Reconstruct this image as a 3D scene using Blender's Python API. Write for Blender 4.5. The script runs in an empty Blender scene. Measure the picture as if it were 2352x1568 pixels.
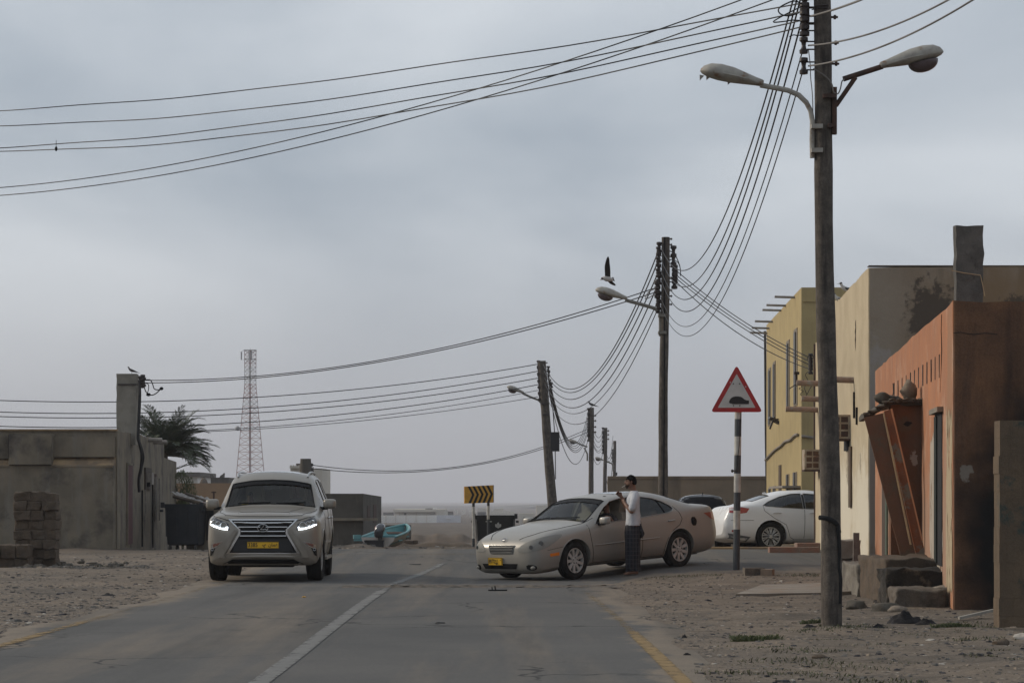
import bpy, bmesh, math, random
import numpy as np
from mathutils import Vector, Matrix, geometry, noise
from mathutils.bvhtree import BVHTree
R = math.radians
F = 5553.0      # 85 mm lens: image units per (metre at one metre), picture 2352 wide
YH = 1148.0     # height of the horizon in that picture
HC = 1.35
SC = bpy.context.scene
COL = SC.collection
random.seed(7)

# ---------------------------------------------------------------- camera
cam = bpy.data.cameras.new("camera")
cam.lens = 85; cam.sensor_width = 36; cam.shift_y = (YH - 784) / 2352.0
cam.clip_start = .1; cam.clip_end = 20000
camo = bpy.data.objects.new("camera", cam); COL.objects.link(camo)
camo.location = (0, 0, HC); camo.rotation_euler = (R(90), 0, 0)
SC.camera = camo

# ---------------------------------------------------------------- sky, sun, exposure
SUN_EL, SUN_AZ = 26, -72           # azimuth from +Y (view direction) towards +X
w = bpy.data.worlds.new("World"); SC.world = w; w.use_nodes = True
nt = w.node_tree; nt.nodes.clear(); N = nt.nodes.new; L = nt.links.new
out = N('ShaderNodeOutputWorld'); bg = N('ShaderNodeBackground'); bg.inputs[1].default_value = .1
sky = N('ShaderNodeTexSky'); sky.sky_type = 'NISHITA'; sky.sun_disc = False
sky.sun_elevation = R(SUN_EL); sky.sun_rotation = R(SUN_AZ); sky.dust_density = 4; sky.air_density = 1.2
tc = N('ShaderNodeTexCoord')
mp = N('ShaderNodeMapping'); mp.inputs['Scale'].default_value = (1.0, 1.0, 2.6); mp.inputs['Location'].default_value = (.7, .3, .15)
n1 = N('ShaderNodeTexNoise'); n1.inputs['Scale'].default_value = 3.1; n1.inputs['Detail'].default_value = 6; n1.inputs['Roughness'].default_value = .47; n1.inputs['Distortion'].default_value = .35
L(tc.outputs['Generated'], mp.inputs[0]); L(mp.outputs[0], n1.inputs[0])
cr = N('ShaderNodeValToRGB')
cr.color_ramp.elements[0].position = .34; cr.color_ramp.elements[0].color = (2.15, 2.55, 3.05, 1)
cr.color_ramp.elements[1].position = .66; cr.color_ramp.elements[1].color = (4.5, 4.8, 5.15, 1)
L(n1.outputs[0], cr.inputs[0])
# cloud deck: thins to pale haze low down, brighter on the sun's side, heavier behind the viewer
sep = N('ShaderNodeSeparateXYZ'); L(tc.outputs['Generated'], sep.inputs[0])
low = N('ShaderNodeMapRange'); low.inputs[1].default_value = -.02; low.inputs[2].default_value = .13; low.inputs[3].default_value = 1; low.inputs[4].default_value = 0
low.interpolation_type = 'SMOOTHSTEP'
L(sep.outputs['Z'], low.inputs[0])
hz = N('ShaderNodeMixRGB'); hz.inputs[2].default_value = (2.95, 3.02, 3.22, 1)
L(low.outputs[0], hz.inputs[0]); L(cr.outputs[0], hz.inputs[1])
back = N('ShaderNodeMapRange'); back.inputs[1].default_value = -.9; back.inputs[2].default_value = .6; back.inputs[3].default_value = .85; back.inputs[4].default_value = 1.0
L(sep.outputs['Y'], back.inputs[0])
mul = N('ShaderNodeMixRGB'); mul.blend_type = 'MULTIPLY'; mul.inputs[0].default_value = 1
L(hz.outputs[0], mul.inputs[1]); L(back.outputs[0], mul.inputs[2])
mx = N('ShaderNodeMixRGB'); mx.inputs[0].default_value = .93
L(sky.outputs[0], mx.inputs[1]); L(mul.outputs[0], mx.inputs[2]); L(mx.outputs[0], bg.inputs[0]); L(bg.outputs[0], out.inputs[0])
sl = bpy.data.lights.new("sun", 'SUN'); sl.energy = 1.35; sl.angle = R(12); sl.color = (1.0, .88, .72)
so = bpy.data.objects.new("sun", sl); COL.objects.link(so)
az, el = R(SUN_AZ), R(SUN_EL)
sd = Vector((math.sin(az) * math.cos(el), math.cos(az) * math.cos(el), math.sin(el)))
so.rotation_euler = sd.to_track_quat('Z', 'Y').to_euler()
SC.view_settings.view_transform = 'Standard'; SC.view_settings.look = 'None'; SC.view_settings.gamma = 1
SC.view_settings.exposure = .62
SC.render.engine = 'CYCLES'; SC.cycles.volume_bounces = 1; SC.cycles.max_bounces = 8
SC.cycles.volume_step_rate = 4; SC.cycles.use_denoising = True

# ---------------------------------------------------------------- picture <-> place
def sm(t): t = min(1, max(0, t)); return t * t * (3 - 2 * t)
PL = [(-60, 0), (60, 0), (67, -.05), (72, -.2), (80, -.45), (110, -1.15), (220, -2.3), (670, -4.95), (1500, -7.5), (3000, -8), (15000, -8)]
def plain(y):
    for (a, za), (b, zb) in zip(PL, PL[1:]):
        if y <= b: return za + (zb - za) * (y - a) / (b - a)
    return -8
def gz(x, y):
    z = plain(y)
    z += .21 * sm((y - 43) / 11) * sm((x + 7.5) / 3) * (1 - sm((y - 55.5) / 9))
    z += .13 * sm((x - .8) / 2.5) * sm((y - 40) / 4) * (1 - sm((y - 47) / 9))
    z -= .06 * sm((x + 2.5) / 2) * (1 - sm((x - 1.5) / 2.5)) * sm((y - 38) / 3) * (1 - sm((y - 43.5) / 2.5))
    return z
def W(u, v, D): return Vector(((u - 1176) * D / F, D, HC - (v - YH) * D / F))
def G(u, v, start=14):
    D = start
    while D < 4000:
        p = W(u, v, D)
        if p.z <= gz(p.x, p.y): break
        D += .03 if D < 120 else .5
    p = W(u, v, D); return Vector((p.x, p.y, gz(p.x, p.y)))

# ---------------------------------------------------------------- mesh building
class MB:
    def __init__(s): s.v = []; s.f = []
    def add(s, vs, fs):
        o = len(s.v); s.v += [Vector(v) for v in vs]; s.f += [tuple(i + o for i in f) for f in fs]; return s
    def box(s, c, d, rz=0, rx=0, ry=0):
        M = Matrix.Translation(c) @ Matrix.Rotation(rz, 4, 'Z') @ Matrix.Rotation(ry, 4, 'Y') @ Matrix.Rotation(rx, 4, 'X')
        vs = [M @ Vector((x * d[0] / 2, y * d[1] / 2, z * d[2] / 2)) for z in (-1, 1) for x, y in ((-1, -1), (1, -1), (1, 1), (-1, 1))]
        return s.add(vs, [(3, 2, 1, 0), (4, 5, 6, 7), (0, 1, 5, 4), (1, 2, 6, 5), (2, 3, 7, 6), (3, 0, 4, 7)])
    def tube(s, pts, r, n=8, cap=True):
        pts = [Vector(p) for p in pts]; rs = r if isinstance(r, (list, tuple)) else [r] * len(pts)
        vs = []; up = None
        for i, p in enumerate(pts):
            t = (pts[min(i + 1, len(pts) - 1)] - pts[max(i - 1, 0)]).normalized()
            if up is None:
                up = t.orthogonal().normalized()
            up = (up - t * up.dot(t)); up = up.normalized() if up.length > 1e-5 else t.orthogonal().normalized()
            b = t.cross(up)
            for k in range(n):
                a = 2 * math.pi * k / n
                vs.append(p + (up * math.cos(a) + b * math.sin(a)) * rs[i])
        fs = []
        for i in range(len(pts) - 1):
            for k in range(n):
                k2 = (k + 1) % n
                fs.append((i * n + k, i * n + k2, (i + 1) * n + k2, (i + 1) * n + k))
        if cap: fs += [tuple(range(n))[::-1], tuple(range((len(pts) - 1) * n, len(pts) * n))]
        return s.add(vs, fs)
    def loft(s, rings, cap=True, closed=True):
        n = len(rings[0]); vs = [p for r in rings for p in r]; fs = []
        for i in range(len(rings) - 1):
            for k in range(n if closed else n - 1):
                k2 = (k + 1) % n
                fs.append((i * n + k, i * n + k2, (i + 1) * n + k2, (i + 1) * n + k))
        if cap: fs += [tuple(range(n))[::-1], tuple(range((len(rings) - 1) * n, len(rings) * n))]
        return s.add(vs, fs)
    def prism(s, poly, h, M=None):            # poly in XY, thickness h along +Z, then matrix M
        n = len(poly); M = M or Matrix()
        vs = [M @ Vector((x, y, 0)) for x, y in poly] + [M @ Vector((x, y, h)) for x, y in poly]
        fs = [tuple(range(n))[::-1], tuple(range(n, 2 * n))] + [(i, (i + 1) % n, n + (i + 1) % n, n + i) for i in range(n)]
        return s.add(vs, fs)
    def ell(s, c, r, n=12, m=8, M=None):
        vs = []; fs = []; M = M or Matrix()
        for j in range(m + 1):
            th = math.pi * j / m
            for i in range(n):
                a = 2 * math.pi * i / n
                vs.append(Vector(c) + M @ Vector((r[0] * math.sin(th) * math.cos(a), r[1] * math.sin(th) * math.sin(a), r[2] * math.cos(th))))
        for j in range(m):
            for i in range(n):
                fs.append((j * n + i, (j + 1) * n + i, (j + 1) * n + (i + 1) % n, j * n + (i + 1) % n))
        return s.add(vs, fs)
    def rock(s, c, r, seed=0, flat=.7, n=9, m=6):
        o = Vector((seed * 3.1, seed * 1.7, seed * .9)); vs = []; fs = []
        for j in range(m + 1):
            th = math.pi * j / m
            for i in range(n):
                a = 2 * math.pi * i / n
                d = Vector((math.sin(th) * math.cos(a), math.sin(th) * math.sin(a), math.cos(th)))
                k = 1 + .5 * noise.noise(d * 1.3 + o) + .15 * noise.noise(d * 4 + o)
                vs.append(Vector(c) + Vector((d.x * r[0], d.y * r[1], d.z * r[2] * flat)) * k)
        for j in range(m):
            for i in range(n):
                fs.append((j * n + i, (j + 1) * n + i, (j + 1) * n + (i + 1) % n, j * n + (i + 1) % n))
        return s.add(vs, fs)
    def mesh(s, name):
        me = bpy.data.meshes.new(name); me.from_pydata([tuple(v) for v in s.v], [], s.f); me.update(); return me

def rough(o, cuts=24, amp=.022):
    me = o.data; bm = bmesh.new(); bm.from_mesh(me)
    bmesh.ops.subdivide_edges(bm, edges=[e for e in bm.edges if e.calc_length() > 1.0], cuts=cuts, use_grid_fill=True)
    zt = max(v.co.z for v in bm.verts)
    for v in bm.verts:
        top = 1 if v.co.z > zt - .12 else .3
        v.co.z += amp * 1.6 * top * (noise.noise(Vector((v.co.x * .9, v.co.y * .9, 0))) + .6 * noise.noise(Vector((v.co.x * 4, v.co.y * 4, 7)))) - (amp * .6 if top == 1 else 0)
        v.co.x += amp * .45 * noise.noise(v.co * 2.1); v.co.y += amp * .3 * noise.noise(v.co * 2.1 + Vector((9, 9, 9)))
    bm.to_mesh(me); bm.free(); return o
def shade(me, ang=35, weld=True):
    bm = bmesh.new(); bm.from_mesh(me)
    if weld: bmesh.ops.remove_doubles(bm, verts=bm.verts, dist=1e-5)
    bmesh.ops.recalc_face_normals(bm, faces=bm.faces)
    for f in bm.faces: f.smooth = ang > 0
    for e in bm.edges:
        e.smooth = not (len(e.link_faces) == 2 and e.calc_face_angle(0) > R(ang))
    bm.to_mesh(me); bm.free()

def tag(o, label=None, cat=None, group=None, kind=None):
    if label: o['label'] = label
    if cat: o['category'] = cat
    if group: o['group'] = group
    if kind: o['kind'] = kind
    return o
def thing(name, loc, label, cat, group=None, rz=0):
    o = bpy.data.objects.new(name, None); COL.objects.link(o); o.location = loc; o.rotation_euler = (0, 0, rz)
    o.empty_display_size = .2
    return tag(o, label, cat, group)
def obj(name, mb, m, parent=None, ang=35, local=False, keep=False, weld=True):
    """one mesh object.  World coordinates unless local (then the coordinates are the parent's)."""
    me = mb.mesh(name) if isinstance(mb, MB) else mb
    if ang is not None and isinstance(mb, MB): shade(me, ang, weld)
    for x in (m if isinstance(m, (list, tuple)) else [m]): me.materials.append(x)
    o = bpy.data.objects.new(name, me); COL.objects.link(o)
    if parent is not None:
        o.parent = parent
        if not local:
            p = parent; M = Matrix()
            while p is not None:
                M = (Matrix.Translation(p.location) if p.type == 'EMPTY' or p.get('moved') else Matrix()) @ M; p = p.parent
            o.matrix_parent_inverse = M.inverted() if parent.type == 'EMPTY' or parent.get('moved') else Matrix()
    elif not keep and len(me.vertices):
        co = np.empty(len(me.vertices) * 3); me.vertices.foreach_get('co', co); co = co.reshape(-1, 3)
        c = Vector(((co[:, 0].min() + co[:, 0].max()) / 2, (co[:, 1].min() + co[:, 1].max()) / 2, co[:, 2].min()))
        me.transform(Matrix.Translation(-c)); o.location = c; o['moved'] = 1
    return o
def single(name, mb, m, label, cat, group=None, ang=35, weld=True):
    return tag(obj(name, mb, m, None, ang, weld=weld), label, cat, group)
def struct(name, mb, m, ang=35, kind='structure'):
    return tag(obj(name, mb, m, None, ang, keep=True), kind=kind)

# ---------------------------------------------------------------- materials
MATS = {}
def mat(name, col, rough=.85, col2=None, sc=3, bump=0, bsc=None, metal=0, coat=0, stain=None, stsc=1.2, stpos=(.55, .68), spec=.4, detail=6, streak=None, coords='Object', fine=0):
    if name in MATS: return MATS[name]
    m = bpy.data.materials.new(name); m.use_nodes = True; MATS[name] = m
    t = m.node_tree; N = t.nodes.new; L = t.links.new; b = t.nodes['Principled BSDF']
    b.inputs['Roughness'].default_value = rough; b.inputs['Metallic'].default_value = metal
    b.inputs['Coat Weight'].default_value = coat; b.inputs['Coat Roughness'].default_value = .12
    b.inputs['Specular IOR Level'].default_value = spec
    b.inputs['Base Color'].default_value = (*col, 1)
    tc = N('ShaderNodeTexCoord'); src = tc.outputs[coords]; last = None
    def nz(scale, det=detail, rg=.6, vec=None):
        n = N('ShaderNodeTexNoise'); n.inputs['Scale'].default_value = scale; n.inputs['Detail'].default_value = det; n.inputs['Roughness'].default_value = rg
        L(vec or src, n.inputs[0]); return n.outputs[0]
    def ramp(fac, a, c, lo, hi):
        r = N('ShaderNodeMapRange'); r.inputs[1].default_value = lo; r.inputs[2].default_value = hi; L(fac, r.inputs[0])
        x = N('ShaderNodeMixRGB'); L(r.outputs[0], x.inputs[0])
        if isinstance(a, tuple): x.inputs[1].default_value = (*a, 1)
        else: L(a, x.inputs[1])
        x.inputs[2].default_value = (*c, 1); return x.outputs[0]
    cur = col
    if col2: cur = ramp(nz(sc), col, col2, .38, .62)
    if streak:
        mp = N('ShaderNodeMapping'); mp.inputs['Scale'].default_value = (1, 1, .12); L(src, mp.inputs[0])
        cur = ramp(nz(streak[1], 8, .65, mp.outputs[0]), cur, streak[0], streak[2], streak[3])
    if stain:
        cur = ramp(nz(stsc, 9, .68), cur, stain, *stpos)
    if fine:
        n = nz(60, 4, .7); r = N('ShaderNodeMapRange'); r.inputs[1].default_value = .3; r.inputs[2].default_value = .7; r.inputs[3].default_value = 1 - fine; r.inputs[4].default_value = 1 + fine
        L(n, r.inputs[0]); x = N('ShaderNodeMixRGB'); x.blend_type = 'MULTIPLY'; x.inputs[0].default_value = 1
        if isinstance(cur, tuple): x.inputs[1].default_value = (*cur, 1)
        else: L(cur, x.inputs[1])
        L(r.outputs[0], x.inputs[2]); cur = x.outputs[0]
    if not isinstance(cur, tuple): L(cur, b.inputs['Base Color'])
    if bump:
        bp = N('ShaderNodeBump'); bp.inputs['Strength'].default_value = bump; bp.inputs['Distance'].default_value = .03
        L(nz(bsc or sc * 6, 8, .7), bp.inputs['Height']); L(bp.outputs[0], b.inputs['Normal'])
    return m
def blobstain(m, centre, scale, col, nsc=3, r0=.9, r1=1.3, amt=1.1, w=1.0):
    t = m.node_tree; N = t.nodes.new; L = t.links.new; b = t.nodes['Principled BSDF']; ip = b.inputs['Base Color']
    tc = N('ShaderNodeTexCoord'); a = N('ShaderNodeVectorMath'); a.operation = 'SUBTRACT'; a.inputs[1].default_value = centre; L(tc.outputs['Object'], a.inputs[0])
    s = N('ShaderNodeVectorMath'); s.operation = 'MULTIPLY'; s.inputs[1].default_value = scale; L(a.outputs[0], s.inputs[0]); l = N('ShaderNodeVectorMath'); l.operation = 'LENGTH'; L(s.outputs[0], l.inputs[0])
    n = N('ShaderNodeTexNoise'); n.inputs['Scale'].default_value = nsc; n.inputs['Detail'].default_value = 9; n.inputs['Roughness'].default_value = .66; L(tc.outputs['Object'], n.inputs[0])
    q = N('ShaderNodeMath'); q.operation = 'MULTIPLY_ADD'; q.inputs[1].default_value = amt; L(n.outputs[0], q.inputs[0]); L(l.outputs['Value'], q.inputs[2])
    r = N('ShaderNodeMapRange'); r.inputs[1].default_value = r0; r.inputs[2].default_value = r1; r.inputs[3].default_value = w; r.inputs[4].default_value = 0; r.interpolation_type = 'SMOOTHSTEP'; L(q.outputs[0], r.inputs[0])
    x = N('ShaderNodeMixRGB'); x.inputs[2].default_value = (*col, 1); L(r.outputs[0], x.inputs[0])
    if ip.links: L(ip.links[0].from_socket, x.inputs[1])
    else: x.inputs[1].default_value = ip.default_value
    L(x.outputs[0], ip); return m
def glass(name, tint, gloss=1.0, rough=.03):
    m = bpy.data.materials.new(name); m.use_nodes = True; t = m.node_tree; t.nodes.clear(); N = t.nodes.new; L = t.links.new
    o = N('ShaderNodeOutputMaterial'); tr = N('ShaderNodeBsdfTransparent'); tr.inputs[0].default_value = (*tint, 1)
    g = N('ShaderNodeBsdfGlossy'); g.inputs['Roughness'].default_value = rough; g.inputs[0].default_value = (gloss, gloss, gloss, 1)
    fr = N('ShaderNodeFresnel'); fr.inputs[0].default_value = 1.65; mx = N('ShaderNodeMixShader')
    L(fr.outputs[0], mx.inputs[0]); L(tr.outputs[0], mx.inputs[1]); L(g.outputs[0], mx.inputs[2]); L(mx.outputs[0], o.inputs[0])
    MATS[name] = m; return m
def emit(name, col, s):
    m = bpy.data.materials.new(name); m.use_nodes = True; b = m.node_tree.nodes['Principled BSDF']
    b.inputs['Emission Color'].default_value = (*col, 1); b.inputs['Emission Strength'].default_value = s; b.inputs['Base Color'].default_value = (*col, 1)
    MATS[name] = m; return m

M_black = mat('black_plastic', (.008, .008, .009), .6, spec=.2)
M_rub = mat('rubber', (.012, .012, .012), .9, (.024, .022, .02), 5, bump=.2, bsc=60, spec=.15)
M_white = mat('white_paint', (.62, .61, .57), .5, (.5, .48, .43), 6)
M_wire = mat('cable_black', (.015, .015, .017), .6)
M_wireg = mat('cable_grey', (.16, .15, .14), .6)
M_ins = mat('insulator_dark', (.03, .022, .02), .35)
M_wood = mat('pole_wood', (.115, .098, .082), .9, (.065, .055, .047), 7, bump=.5, bsc=30, streak=((.035, .03, .027), 16, .5, .68), fine=.25)
M_lampg = mat('lamp_grey', (.36, .34, .3), .6, (.27, .25, .22), 9, stain=(.2, .12, .07), stsc=9, stpos=(.58, .66))
M_steelg = mat('steel_grey', (.2, .19, .17), .6, (.13, .12, .1), 12)
M_rust = mat('rusty_steel', (.085, .045, .032), .85, (.05, .035, .03), 14, bump=.2)
M_bowl = mat('lamp_bowl', (.1, .075, .08), .3, (.07, .05, .05), 8, coat=.3)
M_metal = mat('bare_metal', (.4, .4, .4), .35, metal=.9)
M_chrome = mat('chrome', (.6, .6, .6), .16, metal=1)
# ================================================================ GROUND, ROAD
def attr_mat(name, base, base2, sand, sand2, sc, asph=False):
    m = bpy.data.materials.new(name); m.use_nodes = True; t = m.node_tree; N = t.nodes.new; L = t.links.new; b = t.nodes['Principled BSDF']
    b.inputs['Roughness'].default_value = .9; b.inputs['Specular IOR Level'].default_value = .25
    tc = N('ShaderNodeTexCoord')
    def nz(s, d=8, r=.65, stretch=None):
        n = N('ShaderNodeTexNoise'); n.inputs['Scale'].default_value = s; n.inputs['Detail'].default_value = d; n.inputs['Roughness'].default_value = r
        if stretch:
            q = N('ShaderNodeMapping'); q.inputs['Scale'].default_value = stretch; L(tc.outputs['Object'], q.inputs[0]); L(q.outputs[0], n.inputs[0])
        else: L(tc.outputs['Object'], n.inputs[0])
        return n.outputs[0]
    def mr(x, lo, hi, a=0, c=1):
        q = N('ShaderNodeMapRange'); q.inputs[1].default_value = lo; q.inputs[2].default_value = hi; q.inputs[3].default_value = a; q.inputs[4].default_value = c; L(x, q.inputs[0]); return q.outputs[0]
    def mix(f, a, c, blend='MIX'):
        x = N('ShaderNodeMixRGB'); x.blend_type = blend
        for i, q in ((0, f), (1, a), (2, c)):
            if isinstance(q, tuple): x.inputs[i].default_value = (*q, 1)
            elif isinstance(q, (int, float)): x.inputs[i].default_value = q
            else: L(q, x.inputs[i])
        return x.outputs[0]
    c1 = mix(mr(nz(sc), .35, .65), base, base2)
    s1 = mix(mr(nz(1.1), .35, .65), sand, sand2)
    at = N('ShaderNodeAttribute'); at.attribute_name = 'edge'
    k = N('ShaderNodeMath'); k.operation = 'ADD'; L(at.outputs['Fac'], k.inputs[0])
    L(mr(nz(1.6, 9, .72, (1, .6, 1)), .2, .8, -.55, .55), k.inputs[1])
    c = mix(mr(k.outputs[0], .35, .62), c1, s1)
    if not asph:
        sy = N('ShaderNodeSeparateXYZ'); L(tc.outputs['Object'], sy.inputs[0]); c = mix(mr(sy.outputs['Y'], 57, 70, 0, .75), c, mix(mr(nz(.35, 9, .75, (1, .25, 1)), .42, .58), (.05, .04, .03), (.12, .09, .065)))
        c = mix(mr(nz(2.3, 8, .7, (.5, 1.3, 1)), .5, .62, 0, .55), c, tuple(q * .5 for q in base2))
    if asph:
        c = mix(mr(nz(.55, 5, .6, (1.6, .12, 1)), .48, .68, 0, .75), c, s1)          # dust lying in wheel tracks
        c = mix(mr(nz(.9, 6, .6, (1.2, .07, 1)), .52, .68, 0, .6), c, tuple(q * .6 for q in base))
        v = N('ShaderNodeTexVoronoi'); v.feature = 'DISTANCE_TO_EDGE'; v.inputs['Scale'].default_value = .33; w_ = N('ShaderNodeVectorMath'); w_.operation = 'ADD'; nn = N('ShaderNodeTexNoise'); nn.inputs['Scale'].default_value = 1.5; nn.inputs['Detail'].default_value = 6; L(tc.outputs['Object'], nn.inputs[0]); L(tc.outputs['Object'], w_.inputs[0]); L(nn.outputs['Color'], w_.inputs[1]); L(w_.outputs[0], v.inputs['Vector'])
        ck = N('ShaderNodeMath'); ck.operation = 'MULTIPLY'; L(mr(v.outputs['Distance'], .004, .012, 1, 0), ck.inputs[0]); L(mr(nz(.25, 3, .5), .5, .56), ck.inputs[1]); c = mix(ck.outputs[0], c, tuple(q * .4 for q in base))   # worn dark tracks
    sp = nz(26, 3, .8); c = mix(1, c, mr(sp, .3, .7, .72 if not asph else .86, 1.28 if not asph else 1.14), 'MULTIPLY')
    if not asph:
        v = N('ShaderNodeTexVoronoi'); v.inputs['Scale'].default_value = 9; L(tc.outputs['Object'], v.inputs[0])
        c = mix(mr(v.outputs['Distance'], .1, .17, .75, 0), c, (.07, .062, .055))
        v = N('ShaderNodeTexVoronoi'); v.inputs['Scale'].default_value = 5.3; L(tc.outputs['Object'], v.inputs[0])
        c = mix(mr(v.outputs['Distance'], .07, .12, .8, 0), c, (.34, .31, .27))
    L(c, b.inputs['Base Color'])
    bp = N('ShaderNodeBump'); bp.inputs['Strength'].default_value = .25 if asph else .8; bp.inputs['Distance'].default_value = .01 if asph else .05
    L(nz(70 if asph else 7, 9, .75), bp.inputs['Height']); L(bp.outputs[0], b.inputs['Normal'])
    return m
M_ground = attr_mat('sandy_ground', (.21, .166, .124), (.122, .102, .082), (.225, .18, .136), (.16, .134, .108), .55)
M_road = attr_mat('dusty_asphalt', (.078, .077, .075), (.104, .1, .094), (.2, .163, .124), (.155, .13, .102), .35, True)

def road_dist(x, y):
    """signed distance-like value, metres inside the asphalt (negative outside)"""
    wob = .12 * math.sin(y * 1.3) + .1 * math.sin(y * .47 + 2) + .08 * noise.noise(Vector((x * .6, y * .9, 3)))
    a = min(x + 5.05 + wob, 1.62 + wob * .8 - x) if y < 58 else -9      # straight part
    if y >= 30:
        a = min(a, 57 - y)
    # bend to the right: widening apron
    if y > 36:
        near = 42.3 + .14 * math.sin(x * 1.9) if x > 2.6 else 42.3 - 6 * (1 - sm((x - .6) / 2.0)) * .9
        b = min(x + 5.05, 12 - x, 57 + .0 * x - y, (y - near) * .8)
        a = max(a, b)
    return a
def grid(xs, ys, zf, name, m, keepf=None, ed=None, kind='structure'):
    vs = [(x, y, zf(x, y)) for y in ys for x in xs]; nx = len(xs)
    fs = []
    for j in range(len(ys) - 1):
        for i in range(nx - 1):
            if keepf and not keepf((xs[i] + xs[i + 1]) / 2, (ys[j] + ys[j + 1]) / 2): continue
            a = j * nx + i; fs.append((a, a + 1, a + nx + 1, a + nx))
    me = bpy.data.meshes.new(name); me.from_pydata(vs, [], fs); me.update()
    at = me.attributes.new('edge', 'FLOAT', 'POINT')
    at.data.foreach_set('value', [ed(v[0], v[1]) if ed else 0 for v in vs])
    bm = bmesh.new(); bm.from_mesh(me)
    bmesh.ops.delete(bm, geom=[v for v in bm.verts if not v.link_faces], context='VERTS')
    for f in bm.faces: f.smooth = True
    bm.to_mesh(me); bm.free()
    me.materials.append(m); o = bpy.data.objects.new(name, me); COL.objects.link(o); o['kind'] = kind
    return o
def steps(a, b, s): n = max(1, int(round((b - a) / s))); return [a + (b - a) * i / n for i in range(n)]
gy = steps(-30, 14, 2) + steps(14, 62, .22) + steps(62, 130, .9) + steps(130, 700, 12) + steps(700, 3000, 150) + steps(3000, 12000, 900) + [12000]
gx = [-5000, -2500, -1200, -600, -300] + steps(-150, -30, 10) + steps(-30, -9, 1) + steps(-9, 10, .22) + steps(10, 30, 1) + steps(30, 150, 10) + [150, 300, 600, 1200, 2500, 5000]
def ground_z(x, y):
    z = gz(x, y); o = -road_dist(x, y)
    if y > 57: o = 1
    k = sm(o / 1.2)
    if y > 2: z += k * (.05 * noise.noise(Vector((x * .35, y * .35, 0))) + .035 * noise.noise(Vector((x * 1.3, y * 1.1, 5))) + .02 * noise.noise(Vector((x * 3.3, y * 2.6, 9))))
    if 60 < y < 260:      # rubble heaps on the waste ground
        z += (.35 * max(0, noise.noise(Vector((x * .3, y * .09, 2)))) + .12 * noise.noise(Vector((x * 1.1, y * .4, 7)))) * sm((y - 60) / 12)
    z -= .035 * (1 - sm((o + .5) / .5)) if o < .0 else 0
    return z
g = grid(gx, gy, ground_z, 'ground', M_ground)
rx = steps(-5.6, 12, .15) + [12]; ry = steps(-20, 14, 1.5) + steps(14, 58, .18) + [58]
grid(rx, ry, lambda x, y: gz(x, y) + .006 + max(-.07, min(0, road_dist(x, y) * .35)) + .02 * math.exp(-((y - 37.2) / .35) ** 2) * (1 if -5 < x < 1.6 else 0), 'road', M_road,
     lambda x, y: road_dist(x, y) > -.4, lambda x, y: 1 - min(1, max(0, road_dist(x, y) / .75)))

# painted markings (worn)
def paint(name, col):
    m = bpy.data.materials.new(name); m.use_nodes = True; t = m.node_tree; N = t.nodes.new; L = t.links.new; b = t.nodes['Principled BSDF']
    b.inputs['Base Color'].default_value = (*col, 1); b.inputs['Roughness'].default_value = .75
    tc = N('ShaderNodeTexCoord'); n = N('ShaderNodeTexNoise'); n.inputs['Scale'].default_value = 5; n.inputs['Detail'].default_value = 10; n.inputs['Roughness'].default_value = .75
    L(tc.outputs['Object'], n.inputs[0]); at = N('ShaderNodeAttribute'); at.attribute_name = 'wear'
    s = N('ShaderNodeMath'); s.operation = 'SUBTRACT'; L(n.outputs[0], s.inputs[0]); L(at.outputs['Fac'], s.inputs[1])
    q = N('ShaderNodeMapRange'); q.inputs[1].default_value = .0; q.inputs[2].default_value = .2; q.inputs[4].default_value = .9; L(s.outputs[0], q.inputs[0]); L(q.outputs[0], b.inputs['Alpha'])
    n2 = N('ShaderNodeTexNoise'); n2.inputs['Scale'].default_value = 1.5; n2.inputs['Detail'].default_value = 5; L(tc.outputs['Object'], n2.inputs[0])
    x = N('ShaderNodeMixRGB'); x.inputs[1].default_value = (*col, 1); x.inputs[2].default_value = (*[c * .55 for c in col], 1); L(n2.outputs[0], x.inputs[0]); L(x.outputs[0], b.inputs['Base Color'])
    return m
def strip(name, pts, wid, m, wear, dz=.012):
    # smooth polyline resampled every 0.3 m
    P = [Vector((x, y, 0)) for x, y in pts]; Q = []
    for i in range(len(P) - 1):
        p0, p1, p2, p3 = P[max(i - 1, 0)], P[i], P[i + 1], P[min(i + 2, len(P) - 1)]
        n = max(2, int((p2 - p1).length / .3))
        for k in range(n):
            t = k / n; Q.append(.5 * ((2 * p1) + (-p0 + p2) * t + (2 * p0 - 5 * p1 + 4 * p2 - p3) * t * t + (-p0 + 3 * p1 - 3 * p2 + p3) * t ** 3))
    Q.append(P[-1]); vs = []; wr = []
    for i, p in enumerate(Q):
        t = (Q[min(i + 1, len(Q) - 1)] - Q[max(i - 1, 0)]).normalized(); nrm = Vector((-t.y, t.x, 0))
        for s in (-.5, -.17, .17, .5):
            q = p + nrm * wid * s; bump = .02 * math.exp(-((q.y - 37.2) / .35) ** 2) if -5 < q.x < 1.6 else 0
            vs.append((q.x, q.y, gz(q.x, q.y) + dz + bump)); wr.append(wear(q.x, q.y) + (.1 if abs(s) > .4 else 0))
    fs = [(i * 4 + k, i * 4 + k + 1, i * 4 + k + 5, i * 4 + k + 4) for i in range(len(Q) - 1) for k in range(3)]
    me = bpy.data.meshes.new(name); me.from_pydata(vs, [], fs); me.update()
    at = me.attributes.new('wear', 'FLOAT', 'POINT'); at.data.foreach_set('value', wr)
    me.materials.append(m); o = bpy.data.objects.new(name, me); COL.objects.link(o); o['kind'] = 'structure'
M_pw = paint('road_paint_white', (.2, .195, .182)); M_py = paint('road_paint_yellow', (.3, .19, .06))
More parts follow.
